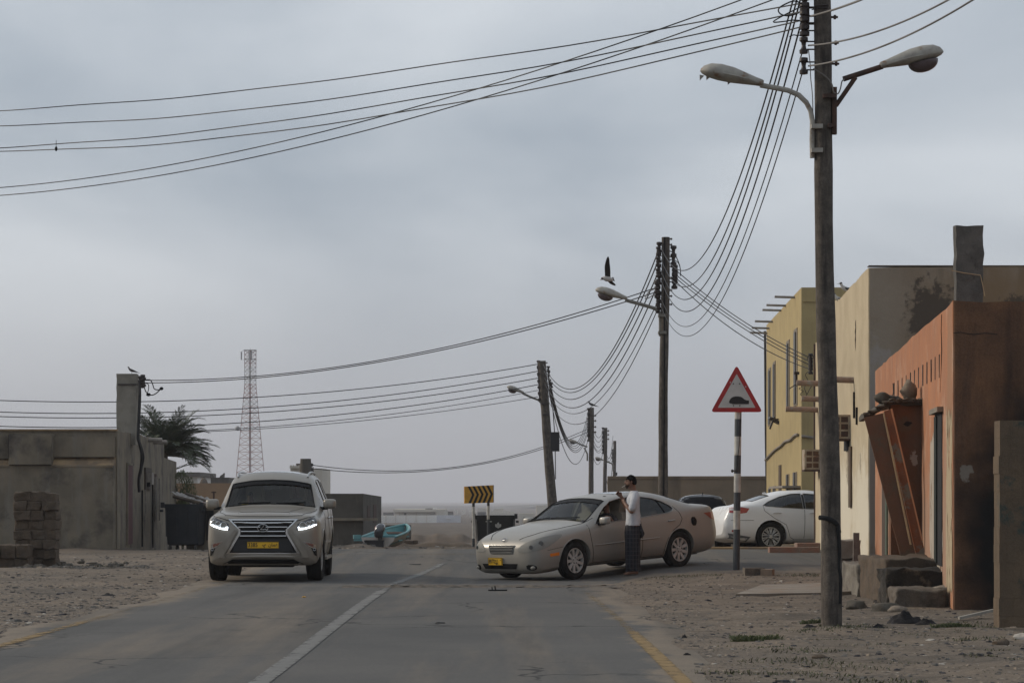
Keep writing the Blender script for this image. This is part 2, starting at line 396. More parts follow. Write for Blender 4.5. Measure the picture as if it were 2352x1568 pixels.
strip('center_line', [(-1.86, 0), (-1.86, 18), (-1.9, 25), (-1.93, 32), (-1.9, 38), (-1.75, 43), (-1.35, 48)], .155, M_pw, lambda x, y: .24 + (.12 if 36 < y < 39 else 0) + .08 * sm((y - 40) / 8))
strip('edge_line', [(1.27, 0), (1.27, 14), (1.26, 20), (1.2, 27), (1.1, 34), (1.05, 37)], .13, M_py, lambda x, y: .27 + .18 * sm((y - 23) / 2.5) + .1 * sm((y - 33) / 4))
strip('edge_line', [(-4.72, 0), (-4.72, 18), (-4.72, 28), (-4.7, 38), (-4.7, 41)], .15, M_py, lambda x, y: .36 + .12 * sm((y - 25) / 4) + .06 * noise.noise(Vector((0, y * .7, 0))))
strip('edge_line', [(-4.1, 51.3), (-3, 51.6), (-1.5, 51.7), (0, 51.6), (1.6, 51)], .17, M_py, lambda x, y: .42 + .1 * noise.noise(Vector((x * .9, 0, 4))))
# rough cut patch across the road at the speed hump, and a thin slab of old concrete beside the pole
M_crack = mat('broken_asphalt', (.075, .068, .06), .95, (.15, .125, .1), 9, bump=1, bsc=24)
b = MB(); rows = []
for j in range(9):
    row = []
    for i in range(200):
        x = -2.6 + 4.2 * i / 199; yy = 36.9 + .5 * j / 8
        e = .09 * noise.noise(Vector((x * 4, 0, j))) * 1.2 + .1 * noise.noise(Vector((x * 1.3, 2, 0)))
        k = math.sin(math.pi * j / 8); row.append(Vector((x, yy + e + .03 * noise.noise(Vector((x * 11, j, 0))), gz(x, yy) + .007 + .02 * math.exp(-((yy - 37.2) / .35) ** 2) + k * (.012 + .03 * abs(noise.noise(Vector((x * 6, j * .8, 1))))))))
    rows.append(row)
b.loft(rows, cap=False, closed=False); struct('cracked_asphalt_strip', b, M_crack, 60)
M_conc = mat('old_concrete', (.25, .225, .19), .9, (.19, .165, .135), 2, bump=.3, bsc=14, stain=(.22, .165, .12), stsc=1.5, stpos=(.5, .62), fine=.15)
b = MB(); cs = [G(1690, 1369), G(1885, 1366), G(2060, 1357), G(2060, 1351), G(1890, 1343), G(1750, 1347)]
b.v = [Vector((c.x, c.y, c.z + .035)) for c in cs] + [Vector((c.x, c.y, c.z - .05)) for c in cs]
b.f = [tuple(range(6))] + [(i, i + 6, (i + 1) % 6 + 6, (i + 1) % 6) for i in range(6)]
struct('concrete_slab', b, M_conc, 30)

# ---------------------------------------------------------------- loose stones, litter and ground cover
M_st = [mat('pebble_grey', (.13, .12, .11), .9, (.07, .065, .06), 20), mat('pebble_tan', (.27, .22, .17), .9, (.17, .14, .11), 20), mat('pebble_pale', (.4, .37, .33), .9, (.3, .27, .23), 20)]
M_dk = mat('dark_scrap', (.02, .02, .022), .9, (.05, .045, .05), 20)
def pebbles(name, n, spot, rng, mats, seed):
    rnd = random.Random(seed); vs = []; fs = []; mi = []
    base = [(1, 0, 0), (.2, .9, 0), (-.9, .3, 0), (-.4, -.8, 0), (.6, -.7, 0), (.7, .05, .7), (.15, .6, .8), (-.55, .2, .75), (-.2, -.5, .85), (.4, -.45, .6)]
    bf = [(0, 1, 6), (0, 6, 5), (1, 2, 7), (1, 7, 6), (2, 3, 8), (2, 8, 7), (3, 4, 9), (3, 9, 8), (4, 0, 5), (4, 5, 9), (5, 6, 7), (5, 7, 8), (5, 8, 9)]
    for _ in range(n):
        x, y = spot(rnd); r = rng[0] * (rng[1] / rng[0]) ** (rnd.random() ** 2.2); a = rnd.random() * 6.3; o = len(vs); fl = rnd.uniform(.2, .6)
        ca, sa = math.cos(a), math.sin(a); z0 = ground_z(x, y) - .15 * r
        for p in base:
            j = rnd.uniform(.75, 1.2); vs.append((x + (p[0] * ca - p[1] * sa) * r * j, y + (p[0] * sa + p[1] * ca) * r * j, z0 + p[2] * r * fl * j + .001))
        fs += [tuple(i + o for i in f) for f in bf]; k = rnd.choices(range(len(mats)), weights=[6, 4, .5, 3][:len(mats)])[0]; mi += [k] * 13
    me = bpy.data.meshes.new(name); me.from_pydata(vs, [], fs); me.update(); me.polygons.foreach_set('material_index', mi)
    for m in mats: me.materials.append(m)
    o = bpy.data.objects.new(name, me); COL.objects.link(o); o['kind'] = 'stuff'
def sp_right(r):
    while True:
        y = 14 + 30 * r.random() ** 1.3; x = r.uniform(1.4, min(9, 2.2 + y * .22))
        if road_dist(x, y) < -.03 + .12 * (r.random() < .1): return x, y
def sp_left(r):
    while True:
        y = r.uniform(19, 62); x = r.uniform(-.225 * y, -4.9)
        if road_dist(x, y) < 0: return x, y
def sp_far(r): y = 58 + 90 * r.random() ** 1.5; return r.uniform(-.1 * y, .1 * y), y
def sp_edge(r):
    y = r.uniform(15, 42); return (1.6 + r.gauss(.15, .3), y) if r.random() < .6 else (-5.1 + r.gauss(-.1, .25), y + 4)
pebbles('pebbles', 16000, sp_right, (.006, .042), M_st + [M_dk], 1)
pebbles('pebbles', 7000, sp_left, (.009, .055), M_st + [M_dk], 2)
pebbles('rubble_ground', 5000, sp_far, (.02, .16), M_st, 3)
pebbles('pebbles', 260, sp_right, (.03, .08), M_st + [M_dk], 9)
pebbles('pebbles', 200, sp_left, (.03, .09), M_st + [M_dk], 10)
pebbles('pebbles', 1600, sp_edge, (.006, .03), M_st, 4)
M_grass = mat('dusty_grass', (.06, .072, .035), .9, (.11, .1, .06), 4); M_gr2 = mat('fresh_grass', (.075, .095, .035), .95, (.085, .09, .045), 6)
def tufts(name, spots, m, seed):
    rnd = random.Random(seed); vs = []; fs = []
    for (cx, cy, rad, n, h) in spots:
        for _ in range(n):
            a = rnd.random() * 6.28; q = rad * rnd.random() ** .6; x = cx + math.cos(a) * q * 1.6; y = cy + math.sin(a) * q; z = ground_z(x, y) - .004
            b0 = rnd.random() * 6.28; hh = h * rnd.uniform(.4, 1); wd = .004 + .004 * rnd.random(); le = rnd.uniform(.3, 1.2) * hh; o = len(vs)
            dx, dy = math.cos(b0), math.sin(b0)
            vs += [(x - dy * wd, y + dx * wd, z), (x + dy * wd, y - dx * wd, z), (x + dx * le * .5 + dy * wd * .7, y + dy * le * .5 - dx * wd * .7, z + hh * .75), (x + dx * le, y + dy * le, z + hh)]
            fs += [(o, o + 1, o + 2), (o, o + 2, o + 3)]
    me = bpy.data.meshes.new(name); me.from_pydata(vs, [], fs); me.update(); me.materials.append(m)
    o = bpy.data.objects.new(name, me); COL.objects.link(o); o['kind'] = 'stuff'
rnd = random.Random(5); sp = []
for _ in range(150):
    x, y = sp_right(rnd)
    if y < 27: sp.append((x, y, rnd.uniform(.08, .3), rnd.randint(14, 50), rnd.uniform(.01, .028)))
for u, v in ((1870, 1548), (1935, 1528), (2010, 1558), (1845, 1500), (1900, 1448), (1960, 1440), (2300, 1440), (2240, 1470), (1500 + 180, 1545), (1800, 1520), (2095, 1330), (1530, 1325), (1610, 1322), (1860, 1320), (1830, 1323), (1980, 1330), (200, 1302), (230, 1298)):
    p = G(u, v); sp.append((p.x, p.y, .26, 110, .035))
tufts('weeds', sp, M_grass, 6)
sp = []
for u, v, q in ((1738, 1467, .16), (1715, 1472, .1), (2190, 1440, .14), (2175, 1443, .1), (1870, 1432, .1)):
    p = G(u, v); sp.append((p.x, p.y, q, 260, .06))
tufts('green_grass', sp, M_gr2, 8)
# ================================================================ POLES, LAMPS, CABLES
def px(D): return D / F
def lamp(parent, pts, D, head, r=.03, mhead=M_lampg, marm=M_steelg, bowl=True, broken=False, s=1.0, dark=False):
    """pts: arm polyline (picture coords); head: (u0,v0)->(u1,v1) axis of the lantern, neck end first"""
    arm = obj('lamp_arm', MB().tube([W(u, v, D) for u, v in pts], r, 10), marm, parent)
    a, c = W(*head[0], D), W(*head[1], D); ax = (c - a); Ln = ax.length; ax.normalize(); up = Vector((0, 0, 1)); up = (up - ax * up.dot(ax)).normalized(); sd_ = ax.cross(up)
    prof = [(0, .34, .34), (.02, .42, .42), (.12, .5, .5), (.3, .72, .72), (.5, .93, .95), (.7, 1, 1), (.86, .88, .85), (.96, .55, .5), (1, .15, .15)]
    hw, hh = Ln * .2, Ln * .17; rings = []
    for t, kw, kh in prof:
        ring = []
        for k in range(16):
            an = 2 * math.pi * k / 16; cs, sn = math.cos(an), math.sin(an)
            z = sn * hh * kh * (1 if sn > 0 else .5)
            ring.append(a + ax * (Ln * t) + sd_ * (cs * hw * kw) + up * (z + (.02 * Ln)))
        rings.append(ring)
    hd = obj('lamp_head', MB().loft(rings), mhead, parent, 40)
    obj('rim_seam', MB().loft([[a + ax * (Ln * t) + sd_ * (math.cos(2 * math.pi * k / 16) * hw * kw * 1.03) + up * (Ln * (.012 + .012 * (k > 99)) + (.01 * Ln if q else 0)) for t, kw in ((0,) * 0,)] if 0 else [a + ax * (Ln * (.5 + .48 * math.cos(2 * math.pi * k / 24))) + sd_ * (math.sin(2 * math.pi * k / 24) * hw * (1.02 + dd)) + up * (.02 * Ln + dz) for k in range(24)] for dd, dz in ((0, -.012 * Ln), (.03, 0), (0, .012 * Ln))], cap=False), mhead, hd)
    if bowl:
        rr = []
        for j in range(7):
            q = j / 6; rad = math.cos(q * math.pi / 2 * .98)
            rr.append([a + ax * (Ln * (.66 + .24 * math.cos(2 * math.pi * k / 18) * rad)) + sd_ * (math.sin(2 * math.pi * k / 18) * hw * .78 * rad) + up * (-hh * .36 - hh * .95 * math.sin(q * math.pi / 2)) for k in range(18)])
        obj('lamp_bowl', MB().loft(rr), M_bowl, hd, 50)
    if broken:
        b = MB()
        for t, w_, h_ in ((.96, .035, .09), (.86, .03, .06), (.52, .03, .06)):
            c0 = a + ax * (Ln * t) - up * (hh * .28); b.add([c0 - ax * w_ * Ln, c0 + ax * w_ * Ln, c0 - up * h_ * Ln + ax * .01, c0 - ax * w_ * Ln + sd_ * .02, c0 + ax * w_ * Ln + sd_ * .02, c0 - up * h_ * Ln + ax * .01 + sd_ * .01], [(0, 1, 2), (5, 4, 3), (0, 3, 4, 1), (1, 4, 5, 2), (2, 5, 3, 0)])
        obj('broken_bowl', b, M_lampg, hd, 20)
    return arm, hd
def shackle(parent, u, v, D, s=1.0, r=None):
    """reel shaped insulator on a short bracket"""
    c = W(u, v, D); q = .045 * s; rings = []
    for dz, rr in ((-.09, .5), (-.085, 1), (-.05, 1.05), (-.03, .6), (0, .5), (.03, .6), (.05, 1.05), (.085, 1), (.09, .5)):
        rings.append([c + Vector((math.cos(a * math.pi / 5) * q * rr, math.sin(a * math.pi / 5) * q * rr, dz * s)) for a in range(10)])
    return obj('insulator', MB().loft(rings), M_ins, parent, 40)
def pole(D, base, top, r0, r1, label, cat='utility pole', extra=None, col=M_wood):
    b = W(*base, D); t = W(*top, D); b.z = min(b.z, gz(b.x, b.y))
    root = thing('utility_pole', b, label, cat, 'utility poles along the street')
    pts = []; rs = []
    for i in range(15):
        q = i / 14; pts.append(b.lerp(t, q) + Vector((.012 * math.sin(q * 9), 0, 0)) * (1 if 0 < i < 14 else 0)); rs.append(r0 + (r1 - r0) * q + .004 * math.sin(i * 2.3))
    pts[0] = pts[0] - Vector((0, 0, .3))
    obj('post', MB().tube(pts, rs, 16), col, root)
    return root
def cable(A, Bp, thru, r, label, m=M_wire, group=None, n=26, cat='cable', wob=0):
    A = Vector(A); Bp = Vector(Bp); sag = 0
    if thru:
        u0, v0 = thru; best = None
        for i in range(1, 400):
            t = i / 400; p = A.lerp(Bp, t); u = 1176 + F * p.x / p.y
            if best is None or abs(u - u0) < best[0]: best = (abs(u - u0), t)
        t = best[1]; p = A.lerp(Bp, t); z = HC - (v0 - YH) * p.y / F; sag = (p.z - z) / (4 * t * (1 - t))
    pts = []
    for i in range(n + 1):
        t = i / n; p = A.lerp(Bp, t); pts.append(Vector((p.x, p.y, p.z - 4 * sag * t * (1 - t) + wob * math.sin(t * 23 + A.z * 3) * math.sin(t * 7))))
    return single('overhead_cable', MB().tube(pts, r, 6), m, label, cat, group, 60)
ORD = ['topmost', 'second', 'third', 'fourth', 'fifth', 'lowest']
def loose(parent, pts, D, r=.008, m=M_wire, name='loose_wire'):
    return obj(name, MB().tube(smooth([W(u, v, D) for u, v in pts]), r, 6), m, parent, 60)
def smooth(P, n=5):
    Q = []
    for i in range(len(P) - 1):
        p0, p1, p2, p3 = P[max(i - 1, 0)], P[i], P[i + 1], P[min(i + 2, len(P) - 1)]
        for k in range(n):
            t = k / n; Q.append(.5 * ((2 * p1) + (-p0 + p2) * t + (2 * p0 - 5 * p1 + 4 * p2 - p3) * t * t + (-p0 + 3 * p1 - 3 * p2 + p3) * t ** 3))
    return Q + [P[-1]]
def bolts(parent, spots, D, ln=.07, r=.012):
    for u, v in spots:
        c = W(u, v, D); obj('bolt', MB().tube([c, c + Vector((ln, 0, 0))], r, 6).tube([c + Vector((ln * .55, 0, 0)), c + Vector((ln * .8, 0, 0))], r * 2, 6), M_rust, parent)

# pole 1, nearest
D1 = 25.8
P1 = pole(D1, (1910, 1438), (1883, -190), .112, .088, 'thick weathered wooden pole nearest the viewer, carrying two street lamps')
a, h = lamp(P1, [(1866, 363), (1865, 320), (1866, 280), (1862, 255), (1852, 236), (1835, 219), (1810, 208), (1780, 202), (1746, 196)], D1 - .02, ((1752, 197), (1608, 165)), .028, bowl=False, broken=True, marm=M_lampg)
for v in (291, 346): obj('arm_clamp', MB().box(W(1876, v, D1 - .08), (.12, .1, .045)), M_lampg, a)
a, h = lamp(P1, [(1937, 182), (2027, 153)], D1 - .02, ((2023, 156), (2167, 122)), .03, marm=M_rust)
obj('brace', MB().tube([W(1920, 243, D1 - .02), W(1965, 178, D1 - .02)], .025, 8), M_rust, a)
obj('channel_bar', MB().box(W(1916, 255, D1 - .02), (.05, .07, .5)), M_rust, a)
obj('arm_clamp', MB().box(W(1905, 221, D1 - .1), (.14, .08, .04)), M_rust, a); obj('arm_clamp', MB().box(W(1908, 289, D1 - .1), (.06, .08, .04)), M_rust, a)
loose(P1, [(1868, 158), (1895, 175), (1910, 192), (1915, 212), (1924, 216), (1930, 205), (1934, 187), (1940, 183)], D1 - .13, .007, M_wireg)
loose(P1, [(1857, 115), (1861, 150), (1862, 180), (1866, 220), (1868, 290)], D1 - .04, .005, M_wireg)
for i, v in enumerate((8, 28, 47, 62, 105, 152)):
    shackle(P1, 1848 if i < 4 else 1846, v, D1, 1.15 if i < 4 else 1.0)
    for q in (-9, 9): obj('bracket', MB().tube([W(1848, v + q, D1), W(1870, v + q, D1)], .008, 6), M_ins, P1)
for v in (-20, -45, -75, -105): shackle(P1, 1848, v, D1, 1.15)
bolts(P1, [(1903, 40), (1905, 99), (1906, 147)], D1, .1, .012)
obj('tie_wire', MB().tube([W(1870, 14, D1 - .11), W(1902, 12, D1 - .1)], .008, 5).tube([W(1864, 18, D1 - .1), W(1902, 19, D1 - .1)], .008, 5).tube([W(1864, 23, D1 - .1), W(1902, 15, D1 - .1)], .006, 5), M_ins, P1)
loose(P1, [(1845, 12), (1825, 3), (1800, 12), (1788, 22), (1793, 33), (1812, 37), (1835, 30)], D1 - .03, .008)
loose(P1, [(1838, 48), (1820, 47), (1800, 50), (1776, 51), (1800, 36), (1840, 16)], D1 - .05, .007)
loose(P1, [(1813, 85), (1822, 81), (1832, 82), (1842, 80), (1846, 72)], D1 - .03, .006)
bd = MB().tube(smooth([W(1882, 1188, D1 - .12), W(1894, 1189, D1 - .15), W(1910, 1194, D1 - .14), W(1922, 1204, D1 - .09), W(1927, 1222, D1 - .06)]), .026, 8)
bd.tube(smooth([W(1924, 1206, D1 - .1), W(1928, 1260, D1 - .09), W(1926, 1300, D1 - .08), W(1931, 1330, D1 - .08), W(1929, 1385, D1 - .08), W(1934, 1415, D1 - .06)]), [.02] * 10 + [.03] * 8 + [.018] * 8, 7) if 0 else bd.tube(smooth([W(1924, 1206, D1 - .1), W(1928, 1260, D1 - .09), W(1926, 1300, D1 - .08), W(1931, 1330, D1 - .08), W(1929, 1385, D1 - .08)]), .02, 7)
obj('cloth_tie', bd, mat('black_rag', (.015, .015, .016), .95, bump=.5), P1)

# pole 2
D2 = 60.5
P2 = pole(D2, (1520, 1279), (1529, 545), .127, .1, 'tall wooden pole behind the silver sedan, bearing a lamp on its bent arm')
a, h = lamp(P2, [(1517, 772), (1517, 735), (1517, 722), (1513, 714), (1500, 707), (1470, 698), (1436, 689)], D2, ((1440, 688), (1367, 667)), .045, bowl=True, marm=M_steelg)
for v in (725, 764): obj('strap', MB().box(W(1521, v, D2), (.2, .3, .07)), M_steelg, a)
cc = W(1531, 545, D2)
obj('conduit', MB().tube([W(1526, 545, D2 - .1), W(1526, 900, D2 - .12), W(1523, 1260, D2 - .14)], .02, 6), M_black, P2)
ins2 = [(1514, 568), (1513, 592), (1513, 618), (1514, 642), (1513, 682), (1513, 700)]
for i, (u, v) in enumerate(ins2):
    shackle(P2, u, v, D2, 1.5); shackle(P2, u - 2, v + 9, D2, 1.3)
    for q in (-4, 9): obj('bracket', MB().tube([W(u, v + q, D2), W(u + 14, v + q, D2)], .012, 5), M_ins, P2)
shackle(P2, 1510, 660, D2, 1.9); shackle(P2, 1510, 671, D2, 1.7)
for u, v in ((1547, 578), (1547, 596), (1550, 622), (1550, 630), (1550, 638), (1549, 650)): shackle(P2, u, v, D2, 1.7); 
for a_, b_ in ((576, 580), (598, 594), (640, 640), (648, 646)): obj('bracket', MB().tube([W(1536, a_, D2), W(1549, b_, D2)], .014, 5), M_ins, P2)
bolts(P2, [(1536, v) for v in (549, 562, 589, 612, 638, 667, 680, 699)], D2, .09, .016)
loose(P2, [(1550, 584), (1556, 596), (1561, 610), (1563, 622), (1563, 634)], D2, .012); loose(P2, [(1551, 598), (1558, 604), (1562, 614)], D2, .01)
loose(P2, [(1508, 662), (1490, 670), (1482, 686), (1490, 684), (1500, 678), (1510, 678)], D2, .012, M_wireg)

# pole 3, leaning
D3 = 113
P3 = pole(D3, (1277, 1185), (1244, 829), .24, .19, 'leaning wooden pole with a slanting lamp and a taut stay, behind the sedan windscreen')
a, h = lamp(P3, [(1246, 960), (1245, 940), (1243, 925), (1236, 918), (1220, 912), (1200, 903)], D3, ((1203, 903), (1164, 889)), .05)
for u, v in ((1251, 928), (1253, 952)): obj('strap', MB().box(W(u, v, D3), (.3, .5, .08)), M_ins, a)
for i, v in enumerate((836, 852, 868, 883, 896, 911)):
    shackle(P3, 1237 + i * .6, v, D3, 2.0); obj('bracket', MB().tube([W(1238, v - 3, D3), W(1250, v - 3, D3)], .02, 5), M_ins, P3)
for u, v in ((1260, 847), (1261, 858), (1263, 877), (1267, 884)): shackle(P3, u, v, D3, 1.5)
bolts(P3, [(1252 + i, 833 + i * 9) for i in range(6)], D3, .12, .02)
obj('stay_wire', MB().tube([W(1258, 885, D3), W(1270, 940, D3), W(1275, 1010, D3), W(1276, 1100, D3)], .022, 6).box(W(1275, 1014, D3), (.4, .3, .9)), M_wire, P3)
# poles 4-6
D4, D5, D6 = 168, 214, 259
P4 = pole(D4, (1357, 1200), (1359, 936), .19, .16, 'dark wooden pole with a bird on its top, third from the white sedan side')
a, h = lamp(P4, [(1349, 1058), (1349, 1042), (1342, 1028), (1349, 1026), (1330, 1019)], D4, ((1332, 1020), (1307, 1011)), .06)
P5 = pole(D5, (1388, 1195), (1391, 982), .19, .15, 'slim dark pole second from the end of the row')
a, h = lamp(P5, [(1409, 1082), (1408, 1070), (1405, 1064), (1390, 1058)], D5 + 1, ((1388, 1058), (1366, 1051)), .07)
P6 = pole(D6, (1410, 1190), (1412, 1012), .19, .16, 'farthest and smallest pole of the row above the beige wall')
for P, D, u, vs in ((P4, D4, 1352, (944, 956, 967, 980, 986, 993, 1006)), (P5, D5, 1385, (987, 998, 1008, 1018, 1027, 1036)), (P6, D6, 1407, (1036, 1046, 1056))):
    for v in vs: shackle(P, u, v, D, 2.6)
bolts(P4, [(1363, v) for v in (954, 966, 980, 992)], D4, .2, .04); bolts(P5, [(1394, v) for v in (989, 998, 1008)], D5, .2, .045)
obj('number_plate', MB().box(W(1409, 1102, D6), (.5, .3, .25)), M_lampg, P6); obj('cable_joint', MB().box(W(1415, 1088, D6), (.25, .25, .35)), M_black, P6)

# cables
SG = 'cables strung from the near pole off past the houses'
for i, (A, Bq, T) in enumerate((((1842, 8), (-250, 262), (900, 165)), ((1838, 28), (-250, 286), (900, 208)), ((1839, 48), (-250, 345), (900, 239)), ((1842, 62), (-250, 341), (900, 263)))):
    cable(W(*A, D1), W(*Bq, 42), T, .0075, f'{ORD[i]} of the four black cables leaving the near pole towards the upper edge', group=SG, n=40, wob=.012)
cable(W(1850, -55, D1), W(-250, 441, 43), (900, 262), .0075, 'upper of two black cables that cross the other four on their way down', group=SG, n=40)
cable(W(1850, -28, D1), W(-250, 457, 43), (900, 285), .0075, 'lower of two black cables that cross the other four on their way down', group=SG, n=40)
cable(W(1862, 38, D1 - .1), W(2320, -190, 19), (1930, 18), .011, 'short thick cable rising from the near pole top past its shaft', M_wireg)
cable(W(1857, 105, D1), W(2420, -160, 19), (2050, 60), .009, 'upper grey cable leaving the near pole above the rusty lamp', M_wireg)
cable(W(1857, 152, D1), W(2420, -130, 19), (2100, 75), .009, 'lower grey cable leaving the near pole above the rusty lamp', M_wireg)
S1 = [(1849, -105), (1849, -75), (1848, -40), (1847, 25), (1846, 108), (1846, 156)]
T1 = [(1705, 391), (1719, 391), (1730, 391), (1744, 391), (1762, 391), (1775, 391)]
for i in range(6):
    cable(W(*S1[i], D1), W(ins2[i][0] + 4, ins2[i][1], D2 - .13), T1[i], .0095 if i < 4 else .007, f'{ORD[i]} of six cables sagging from the near pole to the tall pole behind the sedan', M_wireg if i in (9,) else M_wire, 'cables between the near pole and the second', n=44)
E3 = [(1247, 836), (1249, 851), (1250, 867), (1251, 881), (1254, 898), (1256, 914)]
T2 = [(1405, 808), (1411, 808), (1424, 808), (1438, 808), (1453, 808), (1465, 808)]
for i in range(6):
    cable(W(ins2[i][0] - 2, ins2[i][1] + 9, D2), W(*E3[i], D3 - .2), T2[i], .016 if i < 4 else .012, f'{ORD[i]} of six cables dipping between the tall pole and the leaning pole', group='cables between the second pole and the leaning pole', n=36)
for i, (a_, b_, t_) in enumerate((((1506, 661), (329, 873), (900, 822)), ((1506, 671), (329, 879), (900, 826)))):
    cable(W(*a_, D2), W(*b_, 71.8), t_, .013, ('upper' if i == 0 else 'lower') + ' of the twin cables running from the tall pole to the concrete pillar', group='twin cables to the pillar', n=36)
for i, (va, t, vb) in enumerate(((836, (490, 917), 903), (852, (490, 942), 929), (868, (490, 953), 940), (883, (490, 974), 962), (896, (490, 987), 975), (911, (490, 990), 978))):
    cable(W(1236, va, D3), W(-300, vb, 100), t, .019 if i < 4 else .014, f'{ORD[i]} of six cables running from the leaning pole behind the pillar', group='cables from the leaning pole to the far side', n=40)
for i, (a_, b_, t_) in enumerate((((1347, 986), (714, 1067), (900, 1081)), ((1347, 993), (714, 1075), (900, 1085)))):
    cable(W(*a_, D4), W(*b_, 139), t_, .022, ('upper' if i == 0 else 'lower') + ' of the twin cables hanging low over the plain', group='twin low cables', n=34)
for i in range(6):
    t_ = ((1318, 1019), (1318, 1024), (1318, 1029), (1318, 1034), (1318, 1038), (1318, 1065))[i]
    cable(W(1257 + i, 846 + i * 12, D3), W(1351, (945, 957, 968, 981, 990, 1007)[i], D4), t_, .02, f'{ORD[i]} of six cables swooping low from the leaning pole to the bird pole', group='cables between the leaning pole and the bird pole')
for i in range(6):
    cable(W(1353, (945, 957, 968, 981, 990, 1007)[i], D4), W(1385, (988, 998, 1008, 1018, 1027, 1037)[i], D5), ((1377, 1004), (1377, 1014), (1377, 1026), (1376, 1035), (1377, 1039), (1374, 1066))[i], .02, f'{ORD[i]} of the short cables behind the bird pole', group='cables between the bird pole and the next')
for i in range(5):
    cable(W(1386, (988, 998, 1008, 1018, 1037)[i], D5), W(1408, (1000, 1016, 1030, 1040, 1060)[i], D6), ((1404, 1035), (1403, 1045), (1403, 1054), (1404, 1093), (1403, 1104))[i], .02, f'{ORD[i]} of the tiny cables hanging before the farthest pole', group='cables before the farthest pole')
for i, (a_, b_, t_) in enumerate((((1554, 622), (1862, 822), (1700, 733)), ((1554, 632), (1862, 831), (1700, 741)), ((1554, 640), (1862, 839), (1700, 749)), ((1556, 650), (1862, 848), (1700, 768)))):
    cable(W(*a_, D2), W(*b_, 56.4), t_, .011, f'{ORD[i]} of four cables running down from the tall pole to the cream wall', group='service cables to the cream building', n=26)
single('hanging_scrap', MB().tube([W(129, 322, 34), W(129, 337, 34)], .004, 5).ell(W(129, 342, 34), (.02, .02, .035)), M_black, 'tiny black scrap dangling from the third cable', 'scrap')
# ================================================================ BUILDINGS
M_gplas = mat('grey_plaster', (.225, .188, .138), .95, (.155, .132, .1), 1.1, bump=.35, bsc=10, streak=((.2, .18, .15), 4, .5, .68), stain=(.068, .06, .052), stsc=.8, stpos=(.5, .66), fine=.12)
M_ochre = mat('mud_plaster', (.36, .25, .14), .95, (.18, .13, .085), 2, bump=.4, bsc=14)
M_creamw = mat('cream_wall', (.5, .42, .29), .9, (.43, .355, .24), 1.3, bump=.25, bsc=9, fine=.06)
for yy_ in (48, 50.5, 53.5): blobstain(M_creamw, (7.0, yy_, .9), (0, .42, .42), (.62, .57, .46), 2.2, .8, 1.35)
blobstain(M_creamw, (7.0, 49.5, .1), (0, .5, 2.2), (.17, .14, .11), 6, 1.0, 1.25, 1.3, .7); blobstain(M_creamw, (7.0, 50.2, 2.1), (0, 2.5, .9), (.22, .18, .13), 9, 1.0, 1.15, 1.4, .7); blobstain(M_creamw, (7.0, 48.2, 2.1), (0, 4, 1.6), (.2, .17, .13), 9, .95, 1.15, 1.4, .6)
M_moldw = mat('mouldy_plaster', (.29, .26, .205), .95, (.235, .2, .15), .7, bump=.35, bsc=10, streak=((.16, .14, .11), 2.5, .54, .7), fine=.15)
blobstain(M_moldw, (9.6, 46.98, 4.4), (.3, 0, .22), (.2, .15, .09), 1.2, .7, 1.3)
blobstain(M_moldw, (8.15, 46.98, 4.9), (1.15, 0, .85), (.06, .052, .042), 5, 1.2, 1.42, 1.6, .85)
blobstain(M_moldw, (9.85, 46.98, 5.0), (1.0, 0, 1.5), (.06, .052, .042), 6, 1.12, 1.3, 1.6, .8)
blobstain(M_moldw, (7.1, 46.98, 2.0), (1.6, 0, .2), (.3, .28, .25), 3, .9, 1.1)
M_yell = mat('yellow_wall', (.42, .33, .165), .9, (.37, .29, .145), 1.6, bump=.2, bsc=8, streak=((.3, .235, .13), 4, .55, .75), fine=.05)
M_orng = mat('orange_wall', (.42, .18, .085), .9, (.35, .155, .08), 1.5, bump=.3, bsc=12, streak=((.33, .17, .105), 5, .46, .66), stain=(.46, .28, .19), stsc=1.1, stpos=(.52, .68), fine=.14)
for yy_, zz_, k_ in ((31, .9, 1), (34, .6, 1), (38.5, .8, 1), (43, 1.0, 1)): blobstain(M_orng, (5.8, yy_, zz_), (0, .55, .6), (.34, .22, .155), 2.6, .9, 1.5, 1.2, .85)
blobstain(M_orng, (5.6, 30.2, 2.8), (0, 1.4, .45), (.3, .17, .1), 5, .9, 1.3, 1.2, .8)
M_dark = mat('dark_opening', (.01, .01, .011), .8)
M_block = mat('concrete_block', (.15, .125, .1), .95, (.11, .095, .08), 5, bump=1, bsc=14, stain=(.07, .06, .05), stsc=2, stpos=(.5, .64), fine=.25)
M_brick = mat('old_masonry', (.115, .085, .06), .95, (.085, .066, .05), 5, bump=.8, bsc=16, fine=.2)
M_plank = mat('painted_board_orange', (.27, .1, .045), .85, (.2, .085, .045), 3, bump=.2, stain=(.2, .17, .13), stsc=2.2, stpos=(.5, .55), fine=.12)
M_plankg = mat('weathered_board', (.12, .085, .055), .9, (.085, .062, .045), 4, bump=.3, streak=((.06, .045, .035), 8, .5, .7))
M_palew = mat('bare_timber', (.45, .34, .19), .8, (.35, .25, .15), 8)
M_doorr = mat('red_door', (.1, .028, .028), .7, (.07, .02, .022), 6)
M_plate = mat('pipe_pale', (.28, .25, .22), .7, (.2, .18, .16), 6)
M_pipe = mat('clay_spout', (.33, .215, .16), .85, (.25, .17, .13), 9, bump=.3, stain=(.3, .27, .23), stsc=7, stpos=(.5, .6))
M_pale = mat('pale_building', (.78, .76, .72), .9, (.7, .68, .64), .05)
M_pale2 = mat('pale_wall_tan', (.6, .55, .47), .9, (.5, .46, .4), .05)
M_greyst = mat('rough_grey_stone', (.1, .088, .072), .95, (.07, .062, .052), .8, bump=.6, bsc=6, streak=((.14, .125, .1), 2, .55, .7), fine=.15)

